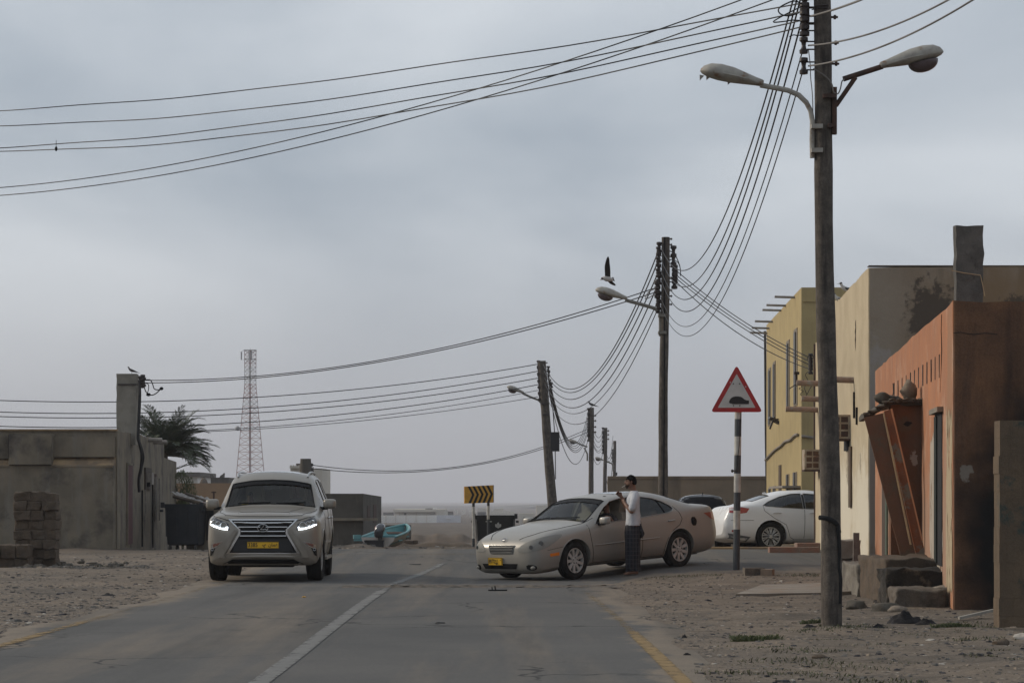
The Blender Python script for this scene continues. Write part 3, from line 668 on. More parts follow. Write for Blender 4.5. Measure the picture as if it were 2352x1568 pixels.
class Wall:
    """a wall plane between two ground points; features are placed by depth along it and by picture height"""
    def __init__(s, p0, p1, sgn=1):
        s.p0 = Vector((*p0, 0)); s.p1 = Vector((*p1, 0)); s.t = (s.p1 - s.p0).normalized(); s.n = Vector((s.t.y, -s.t.x, 0)) * sgn; s.ang = math.atan2(s.t.y, s.t.x)
    def at(s, u):                         # distance along the wall where picture column u meets it
        k = (u - 1176) / F; d = s.t.x - k * s.t.y
        return (k * s.p0.y - s.p0.x) / d
    def P(s, a, z, off=0): q = s.p0 + s.t * a + s.n * off; return Vector((q.x, q.y, z))
    def z(s, u, v): q = s.p0 + s.t * s.at(u); return HC - (v - YH) * q.y / F
    def box(s, mb, u0, v0, u1, v1, off=0, dep=.06):
        """rectangle u0..u1 with heights taken at u0; front face proud by off, dep thick inwards"""
        a0, a1 = s.at(u0), s.at(u1); zt, zb = s.z(u0, v0), s.z(u0, v1)
        c = s.P((a0 + a1) / 2, (zt + zb) / 2, off - dep / 2)
        mb.box(c, (abs(a1 - a0), dep, abs(zt - zb)), rz=s.ang); return mb
def extr(poly, h0, h1):
    """plan polygon (x,y) between heights; h1 may be a list per vertex"""
    n = len(poly); top = h1 if isinstance(h1, (list, tuple)) else [h1] * n
    b = MB(); return b.add([(x, y, h0) for x, y in poly] + [(x, y, top[i]) for i, (x, y) in enumerate(poly)], [tuple(range(n))[::-1], tuple(range(n, 2 * n))] + [(i, (i + 1) % n, n + (i + 1) % n, n + i) for i in range(n)])
def cut(o_me, cutters):
    """boolean difference on meshes, returns new mesh"""
    a = bpy.data.objects.new('tmpa', o_me); COL.objects.link(a); tmp = [a]
    for c in cutters:
        shade(c_me := c.mesh('tmpc'), 0) if isinstance(c, MB) else None
        cm = c_me if isinstance(c, MB) else c
        q = bpy.data.objects.new('tmpc', cm); COL.objects.link(q); tmp.append(q)
        m = a.modifiers.new('b', 'BOOLEAN'); m.operation = 'DIFFERENCE'; m.solver = 'EXACT'; m.object = q
    bpy.context.view_layer.update(); dg = bpy.context.evaluated_depsgraph_get()
    me = bpy.data.meshes.new_from_object(a.evaluated_get(dg))
    for q in tmp: bpy.data.objects.remove(q)
    me.materials.clear(); return me

# ---- grey house on the far side of the street
H1 = thing('grey_house', (-14.5, 70, 0), 'low grey plastered house with projecting wall panels and a red door', 'house')
wl = Wall((-11.1, 68), (-12.0, 84))
zt = W(269, 988, 68).z
b = extr([(-24, 68.0), (-11.1, 68.0), (-11.72, 79), (-12.0, 83.4), (-24, 83.4)], -.8, [zt, zt, W(358, 1003, 79).z - .02, W(370, 1015, 82).z, zt])
rough(obj('wall', b, M_gplas, H1, 20))
b = extr([(-24, 83.4), (-12.0, 83.4), (-12.35, 89), (-24, 89)], -1, [W(370, 1050, 83).z, W(370, 1050, 83).z, W(405, 1060, 88.5).z, W(370, 1050, 83).z]); obj('side_room', b, M_gplas, H1, 20)
# thicker lower wall with a sloping mud ledge, and the boxed-out panel
zl, zl2 = W(150, 1070, 67.6).z, W(150, 1050, 68).z
def bx(u0, u1, v0, v1, D0, D1_): p = W(u0, v0, D0); q = W(u1, v1, D0); return MB().box(((p.x + q.x) / 2, (D0 + D1_) / 2, (p.z + q.z) / 2), (q.x - p.x, D1_ - D0, p.z - q.z))
b = bx(-120, 260, 1068, 1275, 67.55, 67.99); obj('lower_wall', b, M_gplas, H1)
p0, p1 = W(117, 1068, 67.55), W(260, 1068, 67.55)
for p0, p1 in ((W(117, 1068, 67.55), W(260, 1068, 67.55)), (W(-60, 1068, 67.55), W(20, 1068, 67.55))):
  b = MB().add([(p0.x, 67.53, zl - .02), (p1.x, 67.53, zl - .02), (p1.x, 67.985, zl2), (p0.x, 67.985, zl2), (p0.x, 67.985, zl - .02), (p1.x, 67.985, zl - .02)], [(0, 1, 2, 3), (0, 3, 4), (1, 5, 2), (0, 4, 5, 1), (3, 2, 5, 4)])
  obj('ledge', b, M_ochre, H1)
obj('wall_panel', bx(20, 117, 996, 1066, 67.4, 67.99), M_gplas, H1)
obj('wall_panel', bx(117.5, 262, 1002, 1049, 67.8, 67.995), M_gplas, H1); obj('wall_panel', bx(-100, 19, 999, 1053, 67.8, 67.995), M_gplas, H1)
obj('parapet_coping', bx(-150, 268, 985, 989, 67.93, 68.2), M_ochre, H1)
dr = obj('door', wl.box(MB(), 291, 1067, 302.5, 1250, .03, .06), M_doorr, H1)
obj('door_frame', wl.box(wl.box(MB(), 289.5, 1064, 291, 1250, .05, .08), 289.5, 1062, 304, 1067, .05, .07), M_gplas, dr)
mb_ = obj('meter_niche', wl.box(MB(), 331, 1073, 344, 1124, .06, .08), mat('brown_board', (.07, .055, .045), .9), H1)
obj('meter', wl.box(MB(), 334, 1085, 339.5, 1112, .2, .14), M_plate, mb_); obj('meter', wl.box(MB(), 333, 1107, 336, 1117, .16, .1), M_black, mb_)
obj('window_slot', wl.box(MB(), 355, 1088, 359, 1098, .03, .05), M_rust, H1); obj('window_slot', wl.box(MB(), 355, 1099, 358.6, 1195, .03, .05), M_black, H1)
for u, v0, v1, m in ((329, 1124, 1192, M_plate), (321.5, 1125, 1255, M_black), (346, 1110, 1257, M_black), (352.5, 1095, 1195, M_plate), (361.5, 1098, 1195, M_plate)):
    obj('drain_pipe', MB().tube([wl.P(wl.at(u), wl.z(u, v0), .07), wl.P(wl.at(u), wl.z(u, v1), .07)], .03, 6), m, H1)
for u0, v0 in ((340, 1010), (352, 1015)):
    a0 = wl.at(u0); obj('roof_spout', MB().tube([wl.P(a0, wl.z(u0, v0), 0), wl.P(a0, wl.z(u0, v0), .45)], .07, 10), M_plate, H1)
b = MB()
pp = W(293, 925, 72); b.box((pp.x, 72, (W(0, 859, 72).z + 3.0) / 2), (W(316, 0, 72).x - W(272, 0, 72).x, .55, W(0, 859, 72).z - 3.0))
pl_ = obj('roof_pillar', b, mat('pillar_concrete', (.27, .25, .215), .95, (.2, .185, .155), 2, bump=.4, bsc=14, stain=(.11, .1, .085), stsc=1.6, stpos=(.55, .7), fine=.12), H1)
bm = bmesh.new(); bm.from_mesh(pl_.data)
bmesh.ops.subdivide_edges(bm, edges=bm.edges, cuts=9, use_grid_fill=True)
for v in bm.verts: v.co += Vector((noise.noise(v.co * 3), noise.noise(v.co * 3 + Vector((9, 0, 0))), 0)) * .03
bm.to_mesh(pl_.data); bm.free()
obj('tie_wire', MB().box(W(294, 882, 72 - .3), (.6, .02, .02)).box(W(294, 884, 72 - .3), (.6, .02, .015)), M_ins, pl_)
loose(H1, [(319, 872), (321, 900), (320, 940), (318, 980), (317, 1005), (321, 1020), (326, 1045), (324, 1075), (319, 1100), (320, 1130)], 71.5, .05)
loose(H1, [(320, 1010), (329, 1040), (330, 1055), (324, 1080)], 71.5, .025)
for u, v in ((322, 874), (328, 871), (326, 880), (330, 877)): shackle(H1, u, v, 71.7, 1.6)
loose(H1, [(331, 873), (344, 872), (350, 880), (354, 892), (362, 895), (370, 893)], 71.7, .016); loose(H1, [(330, 882), (334, 897), (341, 905), (350, 907), (360, 902), (370, 892)], 71.7, .016); loose(H1, [(333, 879), (341, 883), (341, 895), (338, 903)], 71.7, .013)
obj('cable_joint', MB().ell(W(371, 892, 71.7), (.06, .05, .05)).ell(W(341, 906, 71.7), (.07, .05, .05)), M_black, H1)

# ---- masonry ruin with rubble
def masonry(name, u0, u1, v0, v1, D, dep, rows, label, cat, per=3, m=M_brick, seed=1, root=None, group=None):
    rnd = random.Random(seed); p, q = W(u0, v0, D), W(u1, v1, D); q.z = min(q.z, gz(q.x, D)) - .05
    b = MB(); hh = (p.z - q.z) / rows
    for r_ in range(rows):
        xs = [p.x + (q.x - p.x) * (k + (0 if k in (0, per) else (.5 if r_ % 2 else 0) * .5 + rnd.uniform(-.08, .08))) / per for k in range(per + 1)]
        for k in range(per):
            j = rnd.uniform(-.07, .06)
            if r_ == rows - 1 and k == per - 1 and rows > 4: continue
            b.box(((xs[k] + xs[k + 1]) / 2 + rnd.uniform(-.01, .01), D + dep / 2 + j, q.z + hh * (r_ + .5)), (xs[k + 1] - xs[k] - .012, dep, hh - .012), rz=rnd.uniform(-.03, .03), rx=rnd.uniform(-.02, .02))
    b.box(((p.x + q.x) / 2, D + dep / 2 + .02, (p.z - .03 + q.z) / 2), (q.x - p.x - .06, dep - .06, p.z - q.z - .05))
    me = b.mesh(name); bm = bmesh.new(); bm.from_mesh(me); bmesh.ops.bevel(bm, geom=bm.edges[:], offset=.012, segments=1, affect='EDGES')
    bmesh.ops.subdivide_edges(bm, edges=[e for e in bm.edges if e.calc_length() > .12], cuts=2, use_grid_fill=True)
    for v in bm.verts: v.co += Vector((noise.noise(v.co * 7), noise.noise(v.co * 7 + Vector((5, 0, 0))), noise.noise(v.co * 7 + Vector((0, 5, 0))))) * .035
    bm.to_mesh(me); bm.free()
    if root: return obj(name, me, m, root)
    return single(name, me, m, label, cat, group)
masonry('masonry_stump', 31, 128, 1128, 1300, 49.3, .55, 8, 'crumbling brown masonry stump in front of the grey house', 'ruin', per=3, seed=3)
masonry('masonry_stump', -40, 66, 1250, 1305, 48.7, .5, 2, 'low broken course of blocks at the foot of the masonry stump', 'ruin', per=3, seed=8)
rnd = random.Random(4)
for i in range(60):
    u, v = 60 + 230 * rnd.random() ** 1.5, 0; v = 1292 + rnd.uniform(0, 12); 
    if i < 8: u = rnd.uniform(60, 145)
    p = G(u, v, 40); r = rnd.uniform(.04, .12) * (1.3 if i < 8 else .8)
    single('broken_stone', MB().rock((p.x, p.y, p.z + r * .25), (r, r * .8, r * .7), i), M_greyst, 'grey stone of the rubble spilled beside the masonry stump', 'stone', 'rubble by the masonry stump', 30)
pebbles('rubble_chips', 4200, lambda r: (lambda p: (p.x, p.y))(W(40 + 300 * r.random() ** 1.6, 0, 47.0 + 3.2 * r.random())), (.015, .085), [M_st[0], M_greyst, M_st[1]], 33)

# ---- cream building
WC = Wall((6.93, 47), (7.03, 56), -1)
H2 = thing('cream_building', (10, 51, 0), 'tall cream rendered building with a mouldy grey end wall', 'building')
zc = W(1994, 612, 47).z
b = extr([(6.93, 47), (16.5, 47), (16.5, 56), (7.03, 56), (7.013, 54.5), (7.012, 54.48), (6.98, 51.5)], -.3, [zc, zc, zc, W(1873, 787, 56).z, W(1880, 785, 54.5).z, W(1900, 694, 54).z, W(1925, 690, 51.8).z])
n_ = len(b.v)
rough(obj('wall', b, M_creamw, H2, 15))
# render coat of the end wall, 3 cm thick
p = W(1994, 612, 46.97); b = MB().box(((6.93 + 16.5) / 2 + .02, 46.985, (zc - .02 + -.3) / 2), (16.5 - 6.93 - .0, .03, zc - .02 + .3)); e = rough(obj('end_wall', b, M_moldw, H2), 20)
obj('wall_cap', extr([(6.935, 46.96), (16.6, 46.96), (16.6, 47.2), (6.935, 47.2)], zc + .003, zc + .02), M_brick, H2)
def acbox(u0, v0, u1, v1, off, label=None):
    a0, a1 = WC.at(u0), WC.at(u1); zt_, zb_ = WC.z(u0, v0), WC.z(u0, v1)
def spout(par, wall, a, z, ln, r, m=M_pipe, sgn=1):
    obj('roof_spout', MB().tube([wall.P(a, z, -.05), wall.P(a, z + .02, ln)], r, 12).tube([wall.P(a, z + .02, ln), wall.P(a, z + .021, ln + .01)], r * 1.03, 12), m, par)
def atuz(u, v, D): p = W(u, v, D); return p
for (u, v, D, ln) in ((1944, 873, 49.2, .55), (1885, 881, 54.2, .62), (1885, 917, 55.0, .42), (1876, 941, 55.6, .72)):
    z = W(u, v, D).z; a = D - 47; spout(H2, WC, a, z, ln, .065)
def aircon(D, v0, v1, ln, wd, dark, nm):
    zt_, zb_ = W(0, v0, D).z, W(0, v1, D).z; h = zt_ - zb_; c = WC.P(D - 47, (zt_ + zb_) / 2, ln / 2)
    o = obj('air_conditioner', MB().box(c, (wd, ln, h), rz=WC.ang), M_acb, H2)
    f = WC.t * -1
    for i in range(3):
        for j in range(2):
            q = c + Vector((0, 0, h * (.3 - .3 * i))) + WC.n * (-ln * .22 + ln * .42 * j) + f * (wd / 2 + .002)
            obj('vent_louvre', MB().box(q, (.012, ln * .34, h * .22), rz=WC.ang), M_rust if dark else M_rusty2, o)
    obj('shelf_bracket', MB().box(c - Vector((0, 0, h / 2 + .02)), (wd * 1.05, ln * 1.05, .04), rz=WC.ang), M_rust, o)
M_acb = mat('aircon_casing', (.4, .34, .26), .7, (.3, .23, .16), 7, stain=(.2, .09, .04), stsc=4, stpos=(.55, .65)); M_rusty2 = mat('rusty_louvre', (.13, .07, .04), .9, (.07, .04, .03), 9)
aircon(50.0, 953, 1008, .42, .5, True, 0); aircon(55.3, 1032, 1078, .36, .5, False, 1)
# shutters, stains strips, wires and meter on the cream wall
for D, v0, v1, wd, m in ((49.6, 1025, 1165, .35, M_plankg), (51.6, 1015, 1250, .12, M_plate), (49.0, 900, 960, .05, M_black), (48.6, 935, 975, .04, M_black), (50.2, 1012, 1035, .6, M_dark), (53.9, 1030, 1235, .5, M_dark)):
    zt_, zb_ = W(0, v0, D).z, W(0, v1, D).z; obj('window_shutter' if m in (M_plankg, M_dark) else 'wall_conduit', MB().box(WC.P(D - 47, (zt_ + zb_) / 2, .015), (wd, .05, zt_ - zb_), rz=WC.ang), m, H2)
obj('crack_strip', MB().tube([WC.P(1.9 + .02 * math.sin(k * 2.3), W(0, 735 + k * 9, 48.9).z, .0) for k in range(9)], [.004, .012, .01, .02, .012, .022, .014, .012, .003], 5), M_greyst, H2)
obj('drain_pipe', MB().tube([W(1872, 790, 56.05), W(1872, 1000, 56.05), W(1873, 1250, 56.05)], .035, 8), M_rust, H2)
ib = obj('insulator_bracket', MB().tube([W(1876, 817, 56.1), W(1860, 817, 56.1)], .012, 6).tube([W(1860, 815, 56.1), W(1861, 856, 56.1)], .014, 6), M_ins, H2)
for v in (822, 831, 840, 849): shackle(ib, 1862, v, 56.2, 1.2)
loose(H2, [(1846, 872), (1836, 880), (1842, 888), (1835, 892), (1845, 898), (1838, 905), (1850, 910), (1860, 893), (1868, 880)], 56.1, .008); loose(H2, [(1862, 850), (1850, 860), (1856, 875), (1848, 890), (1853, 905)], 56.1, .008)
loose(H2, [(1853, 828), (1858, 815), (1866, 817), (1869, 824)], 56.1, .008)
obj('cable_bracket', MB().box(W(1829, 857, 56.3), (.12, .2, .06)).box(W(1829, 872, 56.3), (.05, .05, .3)).tube([W(1812, 893, 56.3), W(1832, 880, 56.3)], .012, 5), M_ins, ib)
# little plinth, drip-stained base and upright plank by the corner
masonry('step_block', 1925, 1977, 1239, 1322, 45.6, .5, 2, 'mossy grey concrete block at the foot of the cream wall', 'block', per=1, m=M_conc, seed=12)
single('old_plank', MB().box(W(1966, 1275, 45.3), (.11, .05, .85), rx=R(-5), ry=R(2), rz=R(6)), mat('grey_plank', (.2, .18, .16), .9, (.11, .095, .085), 6, streak=((.08, .07, .06), 9, .5, .7)), 'weathered grey plank leaning on the cream wall corner', 'plank')

# ---- yellow two-storey building behind
zy = W(1840, 660, 66).z; WY = Wall((7.9, 66), (8.42, 80), -1)
H3 = thing('yellow_building', (12, 73, 0), 'two-storey yellow building with slit windows and roof spouts', 'building')
obj('wall', extr([(7.9, 66), (18, 66), (18, 80), (8.42, 80)], -1, [zy, zy, zy, zy - .02]), M_yell, H3, 20)
for u0, v0, u1, v1 in ((1765, 846, 1771, 976), (1776, 831, 1782, 966), (1807, 782, 1814, 942), (1824, 755, 1832, 930), (1766, 1120, 1771, 1200), (1776, 1115, 1782, 1200), (1807, 1088, 1813, 1128), (1822, 1083, 1831, 1128)):
    w_ = obj('window', WY.box(MB(), u1, v0 - 3 if v0 < 1000 else v0, u0, v1, .02, .05), mat('window_slat', (.2, .165, .115), .6, (.14, .115, .085), 20), H3)
    a0, a1 = WY.at(u1), WY.at(u0); zt_, zb_ = WY.z(u1, v0), WY.z(u1, v1)
    obj('pane', MB().box(WY.P((a0 + a1) / 2, (zt_ + zb_) / 2, .01), (abs(a1 - a0) * .45, .08, (zt_ - zb_) * .94), rz=WY.ang), mat('dim_pane', (.06, .055, .05), .4), w_)
dd = obj('door', WY.box(MB(), 1790, 1068, 1795, 1240, .03, .05), M_plankg, H3)
for u, v, D in ((1822, 683, 68.2), (1803, 702, 71.6), (1792, 713, 73.4), (1774, 739, 77.0), (1765, 754, 78.6), (1760, 765, 79.6)):
    a = (D - 66); z = W(u, v, D).z; spout(H3, WY, a, z, .56, .035, M_plate)
obj('concrete_band', MB().box(((7.9 + 18) / 2, 65.98, W(0, 691, 66).z), (.0 + 10.0, .04, .05)), M_yell, H3)
obj('cable_run', MB().tube(smooth([WY.P(WY.at(u), WY.z(u, v), .05) for u, v in ((1761, 1056), (1770, 1046), (1783, 1033), (1796, 1024), (1806, 1014), (1818, 1010), (1828, 1000), (1836, 997))]), .035, 6).tube([W(1841, 1001, 65.95), W(1872, 1005, 65.95)], .035, 6), M_plate, H3)
obj('drain_pipe', MB().tube([W(1757, 760, 80.1), W(1759, 1000, 80.1), W(1761, 1130, 80.1)], .04, 6), M_ins, H3)
dish = obj('aerial_bracket', MB().box(W(1783, 968, 74.5), (.5, .5, .08), ry=R(28)).tube([W(1768, 985, 74.3), W(1779, 957, 74.3)], .03, 6).tube([W(1778, 963, 74.4), W(1796, 962, 74.6)], .025, 6).tube([W(1793, 962, 74.6), W(1793, 982, 74.6)], .025, 6), M_ins, H3)
obj('porch_slab', extr([(7.4, 66.2), (7.9, 66.2), (8.1, 71), (7.55, 71)], W(0, 1120, 66.5).z, W(0, 1115, 66.5).z), M_plate, H3)

# ---- orange house
WO = Wall((5.42, 29.7), (6.85, 45.6), -1)
zo = 1.35 + 458 / 187
H4 = thing('orange_house', (9, 37, 0), 'orange plastered house with peeling paint and a soot-stained end wall', 'house')
b = extr([(5.42, 29.7), (14, 29.7), (14, 45.6), (6.85, 45.6)], -.3, zo)
m_or = rough(obj('wall', b, M_orng, H4, 20), 30)
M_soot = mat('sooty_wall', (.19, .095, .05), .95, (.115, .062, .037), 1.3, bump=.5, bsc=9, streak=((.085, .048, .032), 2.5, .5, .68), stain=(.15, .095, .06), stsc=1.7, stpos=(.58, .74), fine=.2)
# end wall coat: soot stain mask in object space, around the foot and the far side
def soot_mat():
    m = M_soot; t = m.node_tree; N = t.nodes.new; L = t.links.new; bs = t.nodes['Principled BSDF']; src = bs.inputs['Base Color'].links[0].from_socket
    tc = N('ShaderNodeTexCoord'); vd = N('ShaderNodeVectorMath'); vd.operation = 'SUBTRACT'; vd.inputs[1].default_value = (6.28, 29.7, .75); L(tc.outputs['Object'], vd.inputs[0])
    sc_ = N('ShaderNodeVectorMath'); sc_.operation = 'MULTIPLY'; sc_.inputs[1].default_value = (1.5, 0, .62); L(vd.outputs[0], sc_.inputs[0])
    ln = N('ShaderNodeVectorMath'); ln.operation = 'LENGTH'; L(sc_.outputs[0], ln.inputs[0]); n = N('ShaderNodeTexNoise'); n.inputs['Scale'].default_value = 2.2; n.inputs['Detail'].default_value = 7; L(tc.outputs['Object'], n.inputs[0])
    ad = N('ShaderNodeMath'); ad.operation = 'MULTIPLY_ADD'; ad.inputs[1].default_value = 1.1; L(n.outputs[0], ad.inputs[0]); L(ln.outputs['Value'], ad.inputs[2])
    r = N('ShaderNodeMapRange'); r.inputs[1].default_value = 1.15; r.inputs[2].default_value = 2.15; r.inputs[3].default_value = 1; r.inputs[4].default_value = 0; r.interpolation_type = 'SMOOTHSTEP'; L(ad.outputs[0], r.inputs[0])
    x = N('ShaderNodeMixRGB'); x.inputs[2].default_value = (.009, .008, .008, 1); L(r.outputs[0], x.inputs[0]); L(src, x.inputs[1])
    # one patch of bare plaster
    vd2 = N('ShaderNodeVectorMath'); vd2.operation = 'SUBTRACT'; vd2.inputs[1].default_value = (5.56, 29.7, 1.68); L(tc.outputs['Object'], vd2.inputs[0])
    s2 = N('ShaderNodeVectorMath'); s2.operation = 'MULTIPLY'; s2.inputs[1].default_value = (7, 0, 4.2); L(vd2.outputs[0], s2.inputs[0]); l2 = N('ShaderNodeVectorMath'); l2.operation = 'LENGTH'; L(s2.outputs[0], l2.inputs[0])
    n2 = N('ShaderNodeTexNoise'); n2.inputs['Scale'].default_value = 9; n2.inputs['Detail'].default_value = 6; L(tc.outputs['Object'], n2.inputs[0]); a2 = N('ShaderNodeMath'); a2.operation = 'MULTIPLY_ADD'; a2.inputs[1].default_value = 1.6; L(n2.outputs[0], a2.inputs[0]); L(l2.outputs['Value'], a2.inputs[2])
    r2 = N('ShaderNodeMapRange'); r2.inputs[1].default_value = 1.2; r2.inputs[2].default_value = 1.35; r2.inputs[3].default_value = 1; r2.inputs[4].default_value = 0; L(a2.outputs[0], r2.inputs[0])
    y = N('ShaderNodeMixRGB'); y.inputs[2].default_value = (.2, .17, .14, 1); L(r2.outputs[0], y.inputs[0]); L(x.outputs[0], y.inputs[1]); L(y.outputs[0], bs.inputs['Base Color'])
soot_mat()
rough(obj('end_wall', MB().box((5.43 + 4.3, 29.68, (zo - .3) / 2), (8.6, .04, zo + .3 - .004)), M_soot, H4), 24)
# peeling plaster patches that follow the wall (bare plaster showing, a few mm proud)
def peel_mat(name, base, thr, sc, seed, lo=None):
    m = bpy.data.materials.new(name); m.use_nodes = True; t = m.node_tree; N = t.nodes.new; L = t.links.new; b = t.nodes['Principled BSDF']; b.inputs['Roughness'].default_value = .95
    tc = N('ShaderNodeTexCoord'); mp = N('ShaderNodeMapping'); mp.inputs['Location'].default_value = (seed, seed, 0); mp.inputs['Scale'].default_value = (1, 1, .35); L(tc.outputs['Object'], mp.inputs[0])
    n = N('ShaderNodeTexNoise'); n.inputs['Scale'].default_value = sc; n.inputs['Detail'].default_value = 9; n.inputs['Roughness'].default_value = .62; L(mp.outputs[0], n.inputs[0])
    at = N('ShaderNodeAttribute'); at.attribute_name = 'mask'; ad = N('ShaderNodeMath'); ad.operation = 'ADD'; L(n.outputs[0], ad.inputs[0]); L(at.outputs['Fac'], ad.inputs[1])
    r = N('ShaderNodeMapRange'); r.inputs[1].default_value = thr; r.inputs[2].default_value = thr + .02; L(ad.outputs[0], r.inputs[0]); L(r.outputs[0], b.inputs['Alpha'])
    n3 = N('ShaderNodeTexNoise'); n3.inputs['Scale'].default_value = 6; n3.inputs['Detail'].default_value = 8; L(tc.outputs['Object'], n3.inputs[0])
    x = N('ShaderNodeMixRGB'); x.inputs[1].default_value = (*base, 1); x.inputs[2].default_value = (*[c * .7 for c in base], 1); L(n3.outputs[0], x.inputs[0]); L(x.outputs[0], b.inputs['Base Color'])
    return m
def patch(wall, a0, a1, z0, z1, off, m, parent, fn, name):
    nx, nz_ = 30, 30; vs = []; ms = []
    for j in range(nz_ + 1):
        for i in range(nx + 1):
            vs.append(wall.P(a0 + (a1 - a0) * i / nx, z0 + (z1 - z0) * j / nz_, off)); ms.append(fn(i / nx, j / nz_))
    fs = [(j * (nx + 1) + i, j * (nx + 1) + i + 1, (j + 1) * (nx + 1) + i + 1, (j + 1) * (nx + 1) + i) for j in range(nz_) for i in range(nx)]
    me = bpy.data.meshes.new(name); me.from_pydata([tuple(v) for v in vs], [], fs); me.update(); at = me.attributes.new('mask', 'FLOAT', 'POINT'); at.data.foreach_set('value', ms)
    return obj(name, me, m, parent)
edge = lambda i, j: -.6 * (max(0, .12 - i) + max(0, i - .88) + max(0, .1 - j) + max(0, j - .85)) * 8
patch(WO, .02, 1.0, .1, 2.75, .006, peel_mat('bare_plaster_pale', (.46, .37, .24), .56, 4.5, 1), H4, lambda i, j: edge(i, j) * .5 + .15, 'peeled_patch')
patch(WO, 1.35, 3.6, .2, 2.4, .006, peel_mat('bare_plaster_white', (.46, .40, .33), .56, 4.0, 3), H4, lambda i, j: edge(i, j) * .5 + .15, 'peeled_patch')
patch(WO, 6.5, 13, .3, 2.3, .009, peel_mat('bare_render_grey', (.24, .2, .15), .58, 1.5, 7), H4, lambda i, j: edge(i, j) * .5, 'peeled_patch')
# doorway near the corner, the far door, slot vents, cracks
dr = obj('doorway', WO.box(MB(), 2149, 950, 2165, 1295, .012, .05), M_dark, H4)
obj('door', WO.box(MB(), 2150, 958, 2155, 1290, .03, .03), mat('green_door', (.01, .014, .012), .9, (.02, .025, .02), 5), dr); obj('lintel', WO.box(MB(), 2147, 942, 2167, 953, .08, .12), M_conc, dr)
obj('door', WO.box(MB(), 2027, 1060, 2038, 1280, .012, .03), mat('brown_door', (.07, .045, .03), .8, (.05, .035, .025), 5), H4); obj('door_frame', WO.box(MB(), 2037, 1060, 2040, 1280, .03, .04), mat('green_frame', (.09, .12, .085), .8), H4)
for i in range(12):
    u = 2053 + i * 10 - i * .5; vt = 880 - i * 6.2 if i else 878; vt = 880 - (u - 2053) * .63; vb = vt + 38 - (0 if i else 0) + i * 1.4
    obj('vent_slot', WO.box(MB(), u, vt, u + 1.1, vb, .008, .03), M_dark, H4)
for p_ in ([(2163, 722), (2162, 760), (2163, 800), (2162, 850), (2160, 900)], [(2051, 880), (2052, 900), (2049, 915), (2042, 925), (2030, 935), (2012, 947)]):
    obj('crack', MB().tube([WO.P(WO.at(u), WO.z(u, v), 0) for u, v in p_], .008, 4), M_dark, H4)
for p_ in ([(2190, 765), (2205, 763), (2214, 764)], [(2214, 765), (2235, 768), (2262, 765), (2275, 766), (2290, 768)]):
    obj('crack', MB().tube([W(u, v, 29.66) for u, v in p_], .006, 4), M_dark, H4)
# chimney-like concrete stub on its roof, with string
Ds = 33.0
pp = W(2221, 600, Ds); zt_, zb_ = W(0, 522, Ds).z, zo - .02
b = MB().box((pp.x, Ds - .1, (zt_ + zb_) / 2), (W(2250, 0, Ds).x - W(2188, 0, Ds).x, .2, zt_ - zb_))
me = b.mesh('roof_pillar'); bm = bmesh.new(); bm.from_mesh(me); bmesh.ops.subdivide_edges(bm, edges=bm.edges, cuts=9, use_grid_fill=True)
for v in bm.verts: v.co += Vector((noise.noise(v.co * 5), noise.noise(v.co * 5 + Vector((9, 0, 0))), noise.noise(v.co * 6) * .8)) * .022
bm.to_mesh(me); bm.free()
rp = obj('roof_pillar', me, mat('stub_concrete', (.12, .115, .105), .95, (.08, .078, .072), 4, bump=.6, bsc=16, stain=(.045, .043, .04), stsc=2.5, stpos=(.55, .65), fine=.15), H4)
obj('string', MB().tube([W(2186, 621, Ds - .24), W(2215, 627, Ds - .24), W(2252, 632, Ds - .24), W(2256, 650, Ds - .24), W(2262, 680, Ds - .22)], .006, 5), M_palew, rp)
# canopy over the far door: broken slab carried by leaning boards, stones on top
DCN = 34.6
M_porch = mat('porch_plaster', (.19, .085, .045), .95, (.15, .09, .06), 2, bump=.5, bsc=14, fine=.15)
pxx = lambda u, v, D=DCN: W(u, v, D)
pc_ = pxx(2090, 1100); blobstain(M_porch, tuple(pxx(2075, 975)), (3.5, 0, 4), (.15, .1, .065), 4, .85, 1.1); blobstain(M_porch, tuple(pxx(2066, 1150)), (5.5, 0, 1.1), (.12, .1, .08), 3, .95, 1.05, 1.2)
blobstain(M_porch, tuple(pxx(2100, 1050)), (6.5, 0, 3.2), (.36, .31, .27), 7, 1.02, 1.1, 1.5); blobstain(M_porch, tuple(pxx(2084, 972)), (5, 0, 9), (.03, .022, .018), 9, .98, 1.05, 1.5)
a, b_ = pxx(2046, 925), pxx(2127, 1300)
obj('porch_wall', MB().box(((a.x + b_.x) / 2 + .06, DCN + .09, (a.z + b_.z) / 2), (b_.x - a.x + .12, .18, a.z - b_.z)), M_porch, H4)
b = MB(); rows = []
for k in range(40):
    t = k / 39; u = 1984 + 146 * t; vb = 962 - 30 * sm(t * 2.2) - 2 * t; ring = []
    for dy, dv in ((0, 0), (.7, -2), (1.4, 0), (1.4, -18), (.7, -20), (0, -16)):
        c = W(u, vb + dv * (.75 + .4 * noise.noise(Vector((t * 6, 1, dy)))), DCN - .08) + Vector((dy * .09, dy, 0)); ring.append(c + Vector((0, noise.noise(c * 9) * .06, noise.noise(c * 8 + Vector((5, 0, 0))) * .03)))
    rows.append(ring)
b.loft(rows); canopy = obj('canopy', b, M_greyst, H4, 25)
b = MB()
for k in range(26):
    t = k / 25; c = W(1990 + 136 * t, 950 - 30 * sm(t * 2.2) + 3 * math.sin(k * 2.1), DCN - .12); b.rock(c, (.05, .05, .03), k)
obj('rubble_edge', b, M_brick, canopy, 30)
